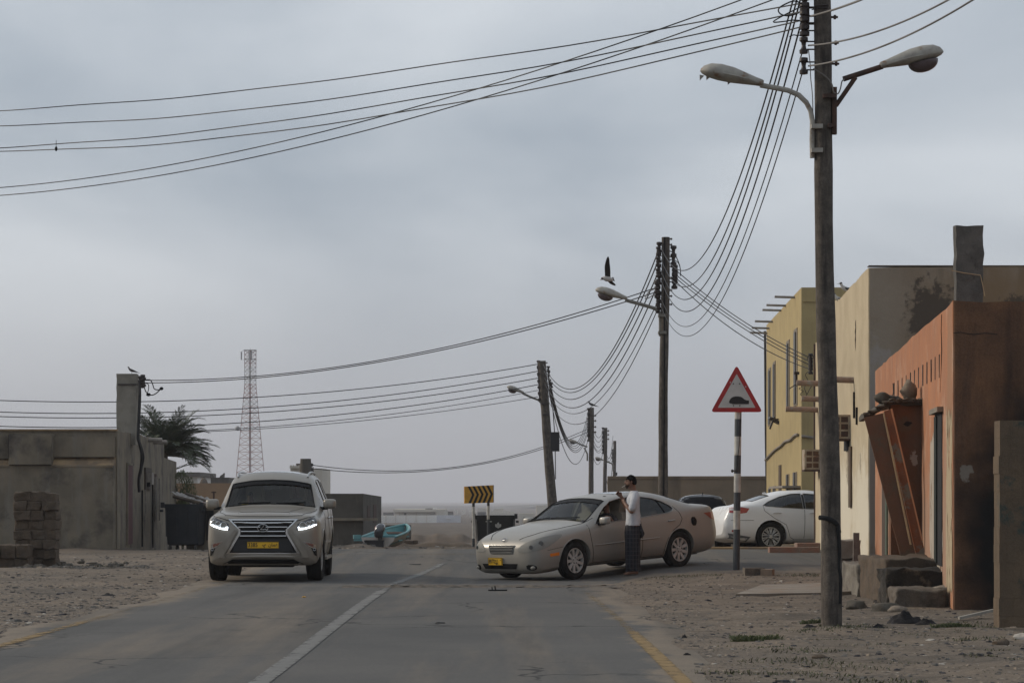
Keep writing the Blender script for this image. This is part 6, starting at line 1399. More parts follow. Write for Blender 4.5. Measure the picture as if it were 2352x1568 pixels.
# -------------------------------------------------- dark estate seen from behind
KD = [(0.0, .46, .5, .62, .62, .82, .62, .9, .56, .92), (.1, .30, .80, .62, .86, .93, .83, 1.0, .72, 1.04), (1.4, .32, .86, .68, .93, 1.02, .9, 1.1, .78, 1.14), (2.1, .32, .86, .68, .93, 1.06, .9, 1.55, .66, 1.63), (2.6, .32, .86, .68, .93, 1.07, .9, 1.63, .64, 1.71),
      (4.0, .32, .86, .68, .93, 1.09, .9, 1.62, .64, 1.70), (4.35, .34, .85, .68, .925, 1.09, .89, 1.55, .62, 1.63), (4.62, .36, .82, .68, .9, 1.08, .87, 1.18, .72, 1.22), (4.72, .40, .74, .68, .85, .98, .82, 1.06, .68, 1.1)]
DC = Car(KD, q=.2); DC.half = .93; DC.wr_ = .37
DS = thing('estate_car', (0, 0, 0), 'dark estate car seen from behind between the silver and the white saloons', 'car')
def wfd(rt, ax, sg): wheel(rt, ax, sg * .79, .36, .24, .22, 6, 'V', sg)
db = DC.build(DS, M_darkc, (.9, 3.7), .42, [[(1.8, 1.1), (2.2, 1.5), (2.9, 1.6), (2.95, 1.12)], [(3.05, 1.12), (3.0, 1.6), (3.8, 1.58), (4.1, 1.14)]], ([(1.5, -.7), (1.5, .7), (2.05, .62), (2.05, -.62)], 1.1), None, (1.6, 4.3, .6), M_glass, M_tint, M_tint, wfd, .36)
bk = (-1, 0, 0)
rw_ = DC.decal('rear_window', [(5, -.64, 1.55), (5, -.56, 1.61), (5, .56, 1.61), (5, .64, 1.55), (5, .74, 1.2), (5, -.74, 1.2)], bk, mat('rear_glass_dark', (.01, .012, .017), .6, spec=.1), .006, .06, DS)
obj('roof_panel', MB().loft([[Vector((x, y, DC.cast((x, y, 2), (0, 0, -1), .012).z)) for y in [(-.62 + .124 * i) for i in range(11)]] for x in (2.7, 3.2, 3.7, 4.2)], cap=False, closed=False), mat('pale_roof', (.45, .46, .47), .3, coat=.5), DS, local=True)
obj('roof_fin', MB().box((4.2, 0, 1.72), (.16, .02, .07)), M_black, DS, local=True)
DC.line('rear_trim', [(5, -.7, 1.08), (5, .7, 1.08)], bk, .022, M_chrome, db, .006)
for sg in (-1, 1): DC.decal('tail_lamp', [(4.7, sg * .62, 1.16), (4.6, sg * .87, 1.16), (4.6, sg * .9, .9), (4.7, sg * .7, .92)], (-1, -sg * .5, 0), M_red, .006, .06, DS)
num_plate(DS, DC, 5, .93, -1, .5, .13, [('7', -.17, 0, .1, .8), ('\uFEE5\uFE8E\uFEE4\uFECB', .13, 0, .08, 1)] if 0 else [('\uFEE5\uFE8E\uFEE4\uFECB', .12, 0, .085, 1)], y0=0)
DC.decal('bumper', [(5, -.84, .62), (5, .84, .62), (5, .74, .42), (5, -.74, .42)], bk, M_black, .01, .07, DS)
obj('dashboard', MB().box((1.85, 0, 1.0), (.4, 1.4, .2)), M_int, DS, local=True)
place(DS, (5.93, 78.5), (5.93, 75.7), 2.8, .9, .79); DS.location.z += .12
# ================================================================ SIGNS, BINS, BOAT
M_signw = mat('sign_white', (.5, .5, .47), .4, (.42, .42, .4), 4); M_signr = mat('sign_red', (.38, .018, .02), .4, (.3, .02, .02), 6); M_signy = mat('sign_yellow', (.62, .34, .05), .45, (.52, .28, .05), 5)
DSG = 43.4
p = G(1691, 1309, 40); DSG = p.y
SG_ = thing('warning_sign', p, 'triangular red-edged hump warning sign on a black and white striped post', 'road sign')
cx0 = (1692 - 1176) * DSG / F; s_ = DSG / F
def band(v0, v1, m, n_='post_band'):
    a = W(1697, v0, DSG).lerp(W(1691, v0, DSG), sm((v0 - 945) / 364)); 
    xx = lambda v: W(1695.5 - 4.5 * (v - 945) / 364, v, DSG)
    obj(n_, MB().tube([xx(v0), xx(v1)], .061 + .00, 20), m, SG_)
M_pb = mat('post_black', (.045, .052, .06), .6, (.06, .065, .07), 8); M_pw2 = mat('post_white', (.5, .49, .45), .6, (.4, .38, .34), 9, stain=(.3, .25, .2), stsc=5, stpos=(.6, .7))
for a_, b_, m in ((938, 962, M_pw2), (962, 1002, M_pb), (1002, 1045, M_pw2), (1045, 1087, M_pb), (1087, 1130, M_pw2), (1130, 1172, M_pb), (1172, 1215, M_pw2), (1215, 1325, M_pb)): band(a_, b_, m)
def tri(r_in, cy, dz=0):
    # rounded triangle from picture points
    P = [(1692, 838 + r_in * 2.05), (1751.5 - r_in * 1.62, 946 - r_in), (1632.5 + r_in * 1.62, 946 - r_in)]; out = []
    rr = 5.5 if r_in < 2 else .8
    for i in range(3):
        a, b, c = Vector(P[i - 1]), Vector(P[i]), Vector(P[(i + 1) % 3]); u, v = (a - b).normalized(), (c - b).normalized()
        for k in range(7):
            t = k / 6; q = (b + u * rr * 1.7 * (1 - t) ** 2 + v * rr * 1.7 * t ** 2) ; out.append((q.x, q.y))
    return out
def plate(poly, D, th, m, name, par):
    b = MB(); n = len(poly); vs = [W(u, v, D) for u, v in poly]; b.add(vs + [v + Vector((0, th, 0)) for v in vs], [tuple(range(n)), tuple(range(n, 2 * n))[::-1]] + [(i, n + i, n + (i + 1) % n, (i + 1) % n) for i in range(n)]); return obj(name, b, m, par, 30)
DF = DSG - .10
sp_ = plate(tri(0, 0), DF, .012, M_signr, 'sign_panel', SG_)
plate(tri(10, 0), DF - .004, .003, M_signw, 'sign_face', sp_)
z5 = lambda x, y: (1518.6 + x / 3.124, 826.7 + y / 3.124)
plate([z5(*q) for q in ((487, 305), (490, 290), (498, 276), (512, 265), (532, 260), (555, 260), (575, 264), (588, 273), (600, 283), (612, 288), (630, 289), (630, 315), (512, 316), (503, 311), (495, 311))], DF - .008, .003, M_ink, 'hump_symbol', sp_)
for q in ((518, 170), (563, 170), (519, 326), (564, 326)):
    c = W(*z5(*q), DF - .006); obj('bolt', MB().tube([c, c - Vector((0, .008, 0))], .012, 10), M_ins, sp_)
for q in ((497, 160), (606, 191)):
    c = W(*z5(*q), DF - .006); obj('dent', MB().tube([c + Vector((0, .004, 0)), c - Vector((0, .002, 0))], .012, 9), M_signw, sp_)
obj('clamp', MB().tube([W(1690.5 + 1, 1079, DSG), W(1690.5 + 1, 1083, DSG)], .067, 18).ell(W(1682, 1081, DSG), (.025, .02, .03)), M_ins, SG_)
obj('loose_wire', MB().tube(smooth([W(1702, 948, DSG - .05), W(1700, 990, DSG - .06), W(1697, 1030, DSG - .065), W(1693, 1060, DSG - .067), W(1692, 1080, DSG - .07)]), .006, 5), M_ins, SG_)
# concrete blocks by the sign foot and the low reddish kerb step
c = G(1733, 1324, 38); single('concrete_kerb_block', MB().box((c.x, c.y + .15, c.z + .075), (.34, .28, .15), rz=R(3)), M_block, 'grey kerb block lying right of the striped sign post', 'block')
c = G(1765, 1326, 38); single('concrete_kerb_block', MB().box((c.x, c.y + .15, c.z + .07), (.2, .3, .14), rz=R(-14)), mat('kerb_tan', (.25, .19, .14), .9, (.2, .16, .12), 8), 'tan broken kerb piece butting against the grey kerb block', 'block')
M_kred = mat('faded_red_concrete', (.24, .12, .085), .9, (.2, .14, .11), 4, stain=(.25, .2, .16), stsc=3, fine=.15)
c0, c1 = W(1768, 1280, 50.5), W(1882, 1274, 50.5); zz = gz(5.5, 50.5)
single('low_step', MB().box(((c0.x + c1.x) / 2, 50.7, zz + .06), (c1.x - c0.x, .35, .12)).box(((c0.x + c1.x) / 2 + .35, 51.2, zz + .1), (c1.x - c0.x - .55, .55, .2)), M_kred, 'faded red concrete step lying on the road before the white saloon', 'step')
b = MB(); rws = [[Vector((x, 56.25 + dy, gz(x, 56.3) + dz * .5 + .012 * noise.noise(Vector((x * 3, dy * 9, 1))))) for dy, dz in ((-.12, -.1), (-.12, .10), (-.10, .12), (.10, .12), (.12, .1), (.12, -.2))] for x in [1.6 + .2 * i for i in range(27)]]
b.loft(rws); struct('kerb', b, mat('ochre_kerb', (.3, .2, .1), .9, (.2, .15, .11), 3), 30)

# chevron board
DC_ = 75.4
CH = thing('chevron_board', W(1105, 1270, 76), 'yellow board with five black chevrons on two striped posts', 'road sign')
z8 = lambda x, y: (759.4 + x / 5.122, 1010.4 + y / 5.122)
def chp(x, y, off=0):      # panel turned a little: depth grows to the right
    u, v = z8(x, y); t = (x - 1575) / 345; D = DC_ + .35 * t - off; return W(u, v, D)
def chplate(pts, off, th, m, nm, par):
    vs = [chp(x, y, off) for x, y in pts]; n = len(vs); b = MB().add(vs + [v + Vector((-.02, th, 0)) for v in vs], [tuple(range(n)), tuple(range(n, 2 * n))[::-1]] + [(i, n + i, n + (i + 1) % n, (i + 1) % n) for i in range(n)]); return obj(nm, b, m, par, 30)
cp = chplate([(1575, 545), (1912, 528), (1912, 733), (1577, 744)], 0, .05, M_signy, 'board', CH)
chplate([(1912, 528), (1920, 528), (1920, 729), (1912, 733)], -.01, .04, mat('board_edge', (.12, .11, .1), .6), 'board_edge', CH)
for i in range(5):
    x = 1612 + i * 54.5; yt = 545 - (x - 1575) * .05; yb = 742 - (x - 1575) * .033; ym = (yt + yb) / 2
    b = MB(); w_ = 26; pts = [(x, yt), (x + w_ + 3, yt - 1), (x + 80, ym - 2), (x + w_ + 14, yb), (x + 9, yb + 1), (x + 52, ym)]
    obj('chevron', (lambda vs: MB().add(vs + [v + Vector((0, .006, 0)) for v in vs], [(0, 1, 2, 5), (5, 2, 3, 4), (6, 11, 8, 7), (11, 10, 9, 8), (0, 6, 7, 1), (1, 7, 8, 2), (2, 8, 9, 3), (3, 9, 10, 4), (4, 10, 11, 5), (5, 11, 6, 0)]))([chp(a, c_, .008) for a, c_ in pts]), M_ink, cp)
for u, D, ls in ((1087.5, 75.6, ((1154, 1163, M_pb), (1163, 1207, M_pw2), (1207, 1236, M_pw2), (1236, 1290, M_pb))), (1121.5, 76.9, ((1153, 1161, M_pb), (1161, 1192, M_pw2), (1192, 1240, M_pb), (1240, 1290, M_pw2)))):
    for v0, v1, m in ls: obj('post', MB().tube([W(u, v0, D), W(u, v1, D)], .045, 12), m, CH)

M_binb = mat('bin_plastic', (.014, .015, .017), .55, (.022, .022, .022), 3); M_bing = mat('bin_plastic_blue', (.02, .025, .032), .6, (.03, .033, .038), 3); M_binw = mat('bin_worn_grey', (.075, .072, .066), .8, (.05, .05, .048), 5)
def wbin(D, u0, u1, vt, label, m=M_binb, mside=None, dep=1.0, side=.0, rz=0):
    x0, x1 = W(u0, 0, D).x, W(u1, 0, D).x; wd = x1 - x0; cx = (x0 + x1) / 2; g0 = gz(cx, D); zt_ = W(0, vt, D).z; h = zt_ - g0
    r_ = thing('wheeled_bin', (cx, D, g0), label, 'bin', rz=rz)
    def ring(z, k, n=20):
        out = []
        for i in range(n):
            a = 2 * math.pi * (i + .5) / n; c, s_ = math.cos(a), math.sin(a); e = 1 / max(abs(c), abs(s_)); e = min(e, 1.28)
            out.append(Vector((c * e * wd / 2 * k, s_ * e * dep / 2 * k + dep / 2, z)))
        return out
    t = obj('tub', MB().loft([ring(.2, .78), ring(.24, .86), ring(h * .55, .93), ring(h - .12, .97), ring(h - .12, 1.0), ring(h, 1.01), ring(h, .95), ring(.35, .8)]), m, r_, 30, local=True)
    for i in range(4): obj('rib', MB().box((-wd * .4 + wd * .8 * i / 3, -.0 + .012 * 0 + .02, h * .6), (.03, .03, h * .55), rx=R(3)), m, t, local=True)
    for sx in (-1, 1):
        obj('lifting_lug', MB().box((sx * wd * .5, .0 + .06, h - .03), (.1, .1, .16)).tube([Vector((sx * wd * .5, .1, h - .2)), Vector((sx * (wd * .5 + .09), .1, h - .2))], .035, 8), m, r_, local=True)
        for sy in (.15, dep - .15):
            obj('wheel', MB().tube([Vector((sx * wd * .33 - .03, sy, .1)), Vector((sx * wd * .33 + .03, sy, .1))], .1, 16).tube([Vector((sx * wd * .33, sy, .12)), Vector((sx * wd * .33, sy, .24))], .025, 6), M_binw, r_, local=True)
    return r_, h, wd
BN, hb, wb2 = wbin(77.2, 1089, 1185, 1183, 'black wheeled bin with a white leaf emblem between the chevron posts')
for a_, l_ in ((0, .17), (-.55, .14), (.55, .14)):
    b = MB(); M_ = Matrix.Translation((.1, -.012, hb * .66)) @ Matrix.Rotation(a_, 4, 'Y'); pts = [(0, 0)] + [(.045 * math.sin(math.pi * t / 8), .03 + l_ * t / 8) for t in range(1, 8)] + [(0, .03 + l_)] + [(-.045 * math.sin(math.pi * t / 8), .03 + l_ * t / 8) for t in range(7, 0, -1)]
    vs = [M_ @ Vector((x, 0, z)) for x, z in pts]; n_ = len(vs); obj('leaf_mark', MB().add(vs + [v + Vector((0, .05, 0)) for v in vs], [tuple(range(n_)), tuple(range(n_, 2 * n_))[::-1]] + [(i, n_ + i, n_ + (i + 1) % n_, (i + 1) % n_) for i in range(n_)]), M_signw, BN, local=True)
obj('label_strip', MB().box((-.2, .0, hb * .84), (.2, .03, .025)), M_signw, BN, local=True)
obj('faded_lettering', MB().box((.06, .0, hb * .60), (.16, .03, .012)).box((.12, .0, hb * .56), (.2, .03, .012)).box((.1, .0, hb * .52), (.24, .03, .016)), M_binw, BN, local=True)
wbin(72.0, 371, 463, 1157, 'large dark wheeled bin against the side of the grey house', M_bing, dep=1.1, rz=R(-8))

# ---- boat with outboard engine and the black tub
M_teal = mat('teal_gelcoat', (.16, .34, .36), .45, (.12, .27, .29), 3, stain=(.3, .32, .3), stsc=4, stpos=(.6, .7)); M_hullw = mat('hull_white', (.5, .46, .42), .5, (.4, .37, .33), 3)
BT = thing('boat', (-4.05, 73, gz(-4, 73)), 'small white boat with a turquoise inside and an outboard engine', 'boat', rz=0)
def hull(t):      # t along stern -> bow
    wd = .5 * (1 - max(0, (t - .35) / .65) ** 2.2) + .02; return wd, .46 + .1 * t ** 2, .03 + .3 * max(0, t - .7) ** 1.5 * 2
A = MB(); Bm = MB(); ro, ri = [], []
ang = R(17); ca, sa = math.cos(R(90) - ang), math.sin(R(90) - ang)
def bp(t, y, z): L_ = 2.5 * t; return Vector((L_ * ca - y * -sa * -1 * -1 if 0 else L_ * ca + y * sa, L_ * sa - y * ca, z + L_ * .1))
for i in range(15):
    t = i / 14; w_, zt_, zb_ = hull(t)
    ro.append([bp(t, sy * w_ * k, z) for sy, k, z in ((-1, 1.04, zt_), (-1, .95, zt_ - .12), (-1, .8, zb_ + .25), (-1, .45, zb_ + .05), (0, 0, zb_), (1, .45, zb_ + .05), (1, .8, zb_ + .25), (1, .95, zt_ - .12), (1, 1.04, zt_))])
    ri.append([bp(.012 + t * .97, sy * w_ * k * .94, z + .0) for sy, k, z in ((-1, 1.04, zt_ + .003), (-1, .92, zt_ - .12), (-1, .78, zb_ + .2), (-1, .4, zb_ + .12), (0, 0, zb_ + .1), (1, .4, zb_ + .12), (1, .78, zb_ + .2), (1, .92, zt_ - .12), (1, 1.04, zt_ + .003))])
obj('hull', MB().loft(ro, cap=False, closed=False).add(ro[0], [tuple(range(9))]), M_hullw, BT, 40, local=True)
obj('inner_liner', MB().loft(ri, cap=False, closed=False).add(ri[0], [tuple(range(9))]), M_teal, BT, 40, local=True)
g_ = [bp(t / 14, -hull(t / 14)[0] * 1.02, hull(t / 14)[1] + .01) for t in range(15)]; g2 = [bp(t / 14, hull(t / 14)[0] * 1.02, hull(t / 14)[1] + .01) for t in range(15)]
obj('gunwale', MB().tube(g_ + g2[::-1], .04, 8), M_teal, BT, 60, local=True)
for t in (.3, .6): w_, zt_, _ = hull(t); c = bp(t, 0, zt_ - .18); obj('thwart', MB().box(c, (.3, w_ * 1.8, .05), rz=R(90) - ang), M_teal, BT, local=True)
obj('board', MB().box(bp(.5, .1, .45), (.5, .18, .03), rz=R(20), rx=R(15)), M_rust, BT, local=True)
ou = obj('outboard_engine', MB().loft([[bp(-.05, .1, .0) + Vector((dx + w_ * se(math.cos(a * math.pi / 8)), .2 * w_ / .15 * math.sin(a * math.pi / 8), z)) for a in range(16)] for z, w_, dx in ((.46, .08, -.03), (.5, .13, -.03), (.62, .16, -.01), (.74, .16, .02), (.84, .12, .04), (.89, .06, .05))]), mat('engine_cowl', (.05, .055, .065), .25, coat=1), BT, 60, local=True)
obj('engine_leg', MB().box(bp(-.05, .12, .35), (.12, .14, .5)), M_binw, ou, local=True); obj('cowl_trim', MB().ell(bp(-.0, .0, .68), (.11, .1, .16), 12, 10), mat('cowl_red', (.13, .03, .035), .4), ou, 60, local=True)
tb_x0, tb_x1, Dt = W(838, 0, 70.5).x, W(882, 0, 70.5).x, 70.5
rr = lambda z, k: [Vector(((tb_x0 + tb_x1) / 2 + a * (tb_x1 - tb_x0) / 2 * k, Dt + b_ * .25 * k, z)) for a, b_ in ((-1, -1), (1, -1), (1, 1), (-1, 1))]
zt_ = W(0, 1240, Dt).z; single('plastic_tub', MB().loft([rr(zt_ - .75, .95), rr(zt_ - .03, .99), rr(zt_ - .03, 1.04), rr(zt_, 1.04), rr(zt_, .97), rr(zt_ - .4, .9)]), mat('tub_black', (.022, .022, .024), .7, (.035, .033, .032), 4), 'open black tub standing under the outboard engine', 'tub')
c = W(820, 1232, 74); single('boat_scrap', MB().box(c, (.22, .12, .12), rz=.3).box(c + Vector((.06, 0, -.1)), (.32, .1, .06)), M_teal, 'small turquoise offcut propped beside the hut', 'scrap')
c = G(1220, 1257, 58); 
c = W(1207, 1258, 63); single('tyre_scrap', MB().rock((c.x - .0, 62, gz(c.x, 62) + .08), (.3, .2, .2), 4), M_greyst, 'dark lump lying between the boat and the bin', 'rock', ang=50)

# ================================================================ TOWER
TD = 900.0
TW = thing('lattice_tower', (W(575, 0, TD).x, TD, plain(TD)), 'tall red and white lattice communications tower in the haze', 'tower')
M_tr = mat('tower_red', (.24, .09, .075), .7); M_tw = mat('tower_grey', (.3, .3, .3), .6)
lv = [100, 150, 200, 246, 293, 340, 385, 438, 485, 532, 580, 630, 680, 735, 795, 865, 940, 1015, 1095, 1170, 1248, 1325, 1400, 1480, 1600, 1750, 1900]
def tz(y): return HC - ((784 + y / 4.926) - YH) * TD / F
def hw_(y): return (12.9 if y < 500 else 12.9 + (y - 500) * .0187) * TD / F
def cor(k, y): a = math.pi / 2 * k + R(4); h = hw_(y); return Vector((W(575, 0, TD).x + h * math.cos(a), TD + h * math.sin(a), tz(y)))
legs = [MB(), MB()]; br = [MB(), MB()]
for i, (a, b_) in enumerate(zip(lv, lv[1:])):
    ci = 0 if (i // 4) % 2 == 0 else 1
    if a > 1150 or 720 < a < 960: ci = 0
    for k in range(4):
        legs[ci].tube([cor(k, a), cor(k, b_)], .13, 5)
        br[ci].tube([cor(k, a), cor(k + 1, a)], .075, 4)
        if i % 2 == 0 or a > 700: br[ci].tube([cor(k, a), cor(k + 1, b_)], .08, 4); br[ci].tube([cor(k + 1, a), cor(k, b_)], .08, 4) if a < 700 else None
        else: br[ci].tube([cor(k + 1, a), cor(k, b_)], .08, 4)
for q, nm, m in ((legs[0], 'legs', M_tr), (legs[1], 'legs', M_tw), (br[0], 'bracing', M_tr), (br[1], 'bracing', M_tw)): obj(nm, q, m, TW, None)
tx = W(575, 0, TD).x
obj('top_platform', MB().box((tx, TD, tz(100)), (4.6, 4.6, .15)).box((tx, TD, tz(200)), (4.4, 4.4, .12)), M_tw, TW)
for u_, y_ in ((265, 165), (355, 165), (378, 158)): obj('antenna_panel', MB().box((W(820 / 1.6327 + u_ / 4.926, 0, TD).x, TD - 2.2, tz(y_)), (.5, .4, 2.9)), M_tw, TW)
obj('antenna_arm', MB().tube([Vector((W(502.2 + 268 / 4.926, 0, TD).x, TD - 2, tz(110))), Vector((tx - 2, TD, tz(110)))], .07, 4).tube([Vector((W(502.2 + 268 / 4.926, 0, TD).x, TD - 2, tz(210))), Vector((tx - 2, TD, tz(210)))], .07, 4), M_tw, TW)
obj('dish_antenna', MB().ell((W(502.2 + 215 / 4.926, 0, TD).x, TD, tz(982)), (.9, .5, .9)).tube([Vector((W(502.2 + 230 / 4.926, 0, TD).x, TD, tz(982))), cor(2, 990)], .08, 4), M_tw, TW)
obj('cable_ladder', MB().box((tx - .35, TD, (tz(210) + tz(1480)) / 2), (.18, .2, tz(210) - tz(1480))).box((tx + .1, TD - .3, (tz(200) + tz(1900)) / 2), (.12, .1, tz(200) - tz(1900))), M_ins, TW)
obj('spire', MB().tube([Vector((tx, TD, tz(100))), Vector((tx, TD, tz(72)))], .06, 4), M_tw, TW)

# ================================================================ PALM AND SHRUB
M_frond = mat('palm_leaf', (.085, .105, .062), .6, (.055, .07, .045), 1.2); M_frond2 = mat('palm_leaf_pale', (.1, .12, .08), .6, (.07, .09, .06), 1.2); M_rach = mat('palm_stem', (.09, .085, .05), .8)
def frond(b, st, base, yaw, elev, L_, droop, rnd, lw=.03, ll=.42):
    d = Vector((math.cos(yaw) * math.cos(elev), math.sin(yaw) * math.cos(elev), math.sin(elev))); p = base.copy(); pts = [p.copy()]; n = 16
    for i in range(n):
        d = (d + Vector((0, 0, -droop * (i / n) ** 1.2 / n * 2.2))).normalized(); p = p + d * (L_ / n); pts.append(p.copy())
    st.tube(pts, [.022 * (1 - .8 * i / n) for i in range(n + 1)], 5, cap=False)
    k = 46
    for i in range(4, k):
        t = i / k * n; j = min(int(t), n - 1); q = pts[j].lerp(pts[j + 1], t - j); tg = (pts[j + 1] - pts[j]).normalized(); sd_ = tg.cross(Vector((0, 0, 1))).normalized(); up = sd_.cross(tg)
        for sgn in (-1, 1):
            le = ll * (math.sin(math.pi * min(1, (i / k) * .85 + .12)) ** .6) * rnd.uniform(.8, 1.1)
            v = (tg * rnd.uniform(.62, .85) + sd_ * sgn * rnd.uniform(.55, .75) + up * rnd.uniform(.05, .35) + Vector((0, 0, -.1))).normalized(); w_ = tg.cross(v).cross(v).normalized() * lw * rnd.uniform(.6, 1)
            m_ = q + v * le * .5; e = q + v * le + Vector((0, 0, -.06 * le)); o = len(b.v); b.v += [q, m_ + w_ * .5, e, m_ - w_ * .5]; b.f.append((o, o + 1, o + 2, o + 3))
pc = W(372, 1040, 91)
PM = thing('palm_tree', (pc.x, 91, gz(pc.x, 91)), 'date palm rising behind the grey house beside the pillar', 'tree')
rnd = random.Random(11); b = MB(); st = MB()
for i in range(80):
    yaw = rnd.uniform(0, 6.28); el = rnd.uniform(.1, 1.35); frond(b, st, pc + Vector((rnd.uniform(-.1, .1), rnd.uniform(-.1, .1), 0)), yaw, el, rnd.uniform(1.6, 2.2), rnd.uniform(.7, 1.9), rnd, .035, .46)
for i in range(30): frond(b, st, pc + Vector((.1, 0, -.1)), rnd.uniform(-.9, .9), rnd.uniform(-.1, 1.1), rnd.uniform(1.4, 2.0), rnd.uniform(.5, 1.1), rnd, .036, .48)
frond(b, st, pc + Vector((.2, 0, -.75)), -.05, .42, 1.75, .95, rnd); frond(b, st, pc, 2.9, .62, 2.0, .7, rnd); frond(b, st, pc, 3.0, .5, 2.1, .5, rnd)
obj('trunk', MB().tube([Vector((pc.x, 91, gz(pc.x, 91) - .2)), Vector((pc.x + .03, 91, (pc.z + gz(pc.x, 91)) / 2)), pc], [.24, .2, .22], 12), M_brick, PM)
cr_ = obj('crown', b, M_frond, PM, None); obj('leaf_stems', st, M_rach, cr_, None)
sc0 = W(420, 1118, 88.5); SB_ = thing('shrub', (sc0.x, 88.5, gz(sc0.x, 88.5)), 'drooping green shrub beside the grey house under the palm', 'shrub')
b = MB(); rnd = random.Random(2)
for i in range(3400):
    a = rnd.uniform(0, 6.28); r_ = rnd.random() ** .5; z = rnd.uniform(-1.1, .55); wid = .5 * (1 - max(0, z - .1) ** 2 * 2) * (1 if z > -.3 else .65); x, y = math.cos(a) * r_ * wid + .08, math.sin(a) * r_ * wid
    if noise.noise(Vector((x * 2.4, y * 2.4, z * 2.0))) < -.12: continue
    q = sc0 + Vector((x, y, z + .25 * (1 - r_) * .6)); v = Vector((rnd.uniform(-.3, .3), rnd.uniform(-.3, .3), -1)).normalized() * rnd.uniform(.05, .11); w_ = Vector((rnd.uniform(-1, 1), rnd.uniform(-1, 1), 0)).normalized() * .012; o = len(b.v); b.v += [q - w_, q + w_, q + v]; b.f.append((o, o + 1, o + 2))
obj('foliage', b, mat('shrub_leaf', (.075, .1, .03), .7, (.045, .065, .02), 2.5), SB_, None)
b = MB()
for i in range(7): a = i * .9; b.tube([Vector((sc0.x, 88.5, gz(sc0.x, 88.5))), sc0 + Vector((.1 * math.cos(a), .1 * math.sin(a), -.6)), sc0 + Vector((.35 * math.cos(a), .3 * math.sin(a), .25))], [.04, .025, .008], 5)
obj('branches', b, M_rach, SB_)

# ================================================================ BIRDS
M_bd = mat('bird_dark', (.03, .027, .025), .8); M_bw = mat('bird_white', (.45, .43, .4), .8); M_bg = mat('bird_grey', (.11, .1, .095), .8); M_beak = mat('bird_beak', (.12, .08, .04), .6)
def blob(mb, pts, rs, n=12): return mb.tube(pts, rs, n)
def perched(c, L_, face, mb_, mw, label, head=None, tilt=.35, tail=.5):
    """standing bird: c = feet, face = +1 looks to +x"""
    f = face; r_ = thing('bird', c, label, 'bird'); k = L_
    z0 = .16 * k
    body = MB(); blob(body, [Vector((f * x * k, 0, z0 + z * k)) for x, z in ((-.42, -.02), (-.3, .05), (-.12, .1), (.06, .16), (.18, .24), (.24, .33), (.26, .40), (.3, .43), (.345, .42))], [r * k for r in (.01, .06, .1, .115, .09, .062, .06, .052, .012)])
    obj('body', body, mw, r_, 60, local=True)
    for s_ in (-1, 1):
        w_ = MB(); blob(w_, [Vector((f * x * k, s_ * y * k, z0 + z * k)) for x, y, z in ((.1, .085, .2), (-.05, .1, .14), (-.25, .08, .06), (-.5, .03, -.02), (-.62, .01, -.05))], [r * k for r in (.03, .07, .06, .025, .004)], 8); obj('wing', w_, mb_, r_, 60, local=True)
        obj('leg', MB().tube([Vector((f * .02 * k, s_ * .04 * k, -.01)), Vector((0, s_ * .04 * k, z0 + .03 * k))], .012 * k, 5), M_beak, r_, local=True)
    if head: obj('head_plumage', MB().ell((f * .27 * k, 0, z0 + .415 * k), (.072 * k, .06 * k, .062 * k)), head, r_, 60, local=True)
    obj('beak', MB().tube([Vector((f * .33 * k, 0, z0 + .415 * k)), Vector((f * .45 * k, 0, z0 + .39 * k))], [.018 * k, .004 * k], 6), M_beak, r_, local=True)
    obj('tail', MB().box((-f * tail * k, 0, z0 - .04 * k), (.3 * k, .07 * k, .015 * k), ry=f * -.15), mb_, r_, local=True)
    return r_
perched(W(303, 859, 72), .36, -1, M_bd, M_bg, 'slim dove perched on the concrete pillar of the grey house')
perched(W(1945, 672, 51.0) + Vector((0, 0, -.07)), .46, -1, M_bd, M_bw, 'upper gull with a black head on the cream parapet', M_bd)
perched(W(1929, 694, 51.8) + Vector((0, 0, -.07)), .42, -1, M_bg, M_bw, 'lower grey gull on the cream parapet against the near pole', M_bg)
perched(W(1359, 936, 168), .75, -1, M_bd, M_bd, 'dark bird sitting on top of the leaning row second pole')
DBg = 44; FB = thing('bird', W(1397, 640, DBg), 'gull in flight with wings spread above the second street lamp', 'bird')
q2 = lambda x, y, dd=0: W(1335.2 + x / 5.122, 526.7 + y / 5.122, DBg + dd)
obj('body', MB().tube([q2(232, 592), q2(246, 580), q2(262, 574), q2(290, 580), q2(325, 586), q2(352, 590), q2(375, 596)], [.008, .022, .034, .05, .048, .035, .02], 12), M_bw, FB, 60)
obj('beak', MB().tube([q2(240, 584), q2(224, 597)], [.012, .004], 6), M_beak, FB)
obj('head_plumage', MB().ell(q2(252, 578), (.035, .03, .026)), M_bg, FB, 60)
def wing(pts, thk):
    n = len(pts); b = MB(); f1 = [q2(a, c_, d_) for a, c_, e, g__, d_ in pts]; f2 = [q2(e, g__, d_) for a, c_, e, g__, d_ in pts]
    rings = [[p_ + Vector((0, 0, 0)), (p_ + r_) / 2 + Vector((0, -thk, 0)), r_, (p_ + r_) / 2 + Vector((0, thk, 0))] for p_, r_ in zip(f1, f2)]; return b.loft(rings)
obj('wing', wing([(280, 575, 342, 575, 0), (276, 500, 343, 510, -.05), (274, 440, 340, 450, -.1), (284, 385, 333, 395, -.16), (298, 340, 330, 350, -.22), (313, 318, 322, 325, -.26)], .008), M_bd, FB, 30)
obj('wing', wing([(308, 598, 345, 592, 0), (318, 620, 372, 618, .1), (338, 640, 392, 636, .2), (368, 655, 402, 648, .28), (395, 663, 406, 655, .34)], .008), M_bd, FB, 30)
obj('tail', wing([(350, 575, 352, 600, 0), (372, 560, 380, 608, 0), (384, 575, 394, 615, .02)], .006), M_bg, FB, 30)

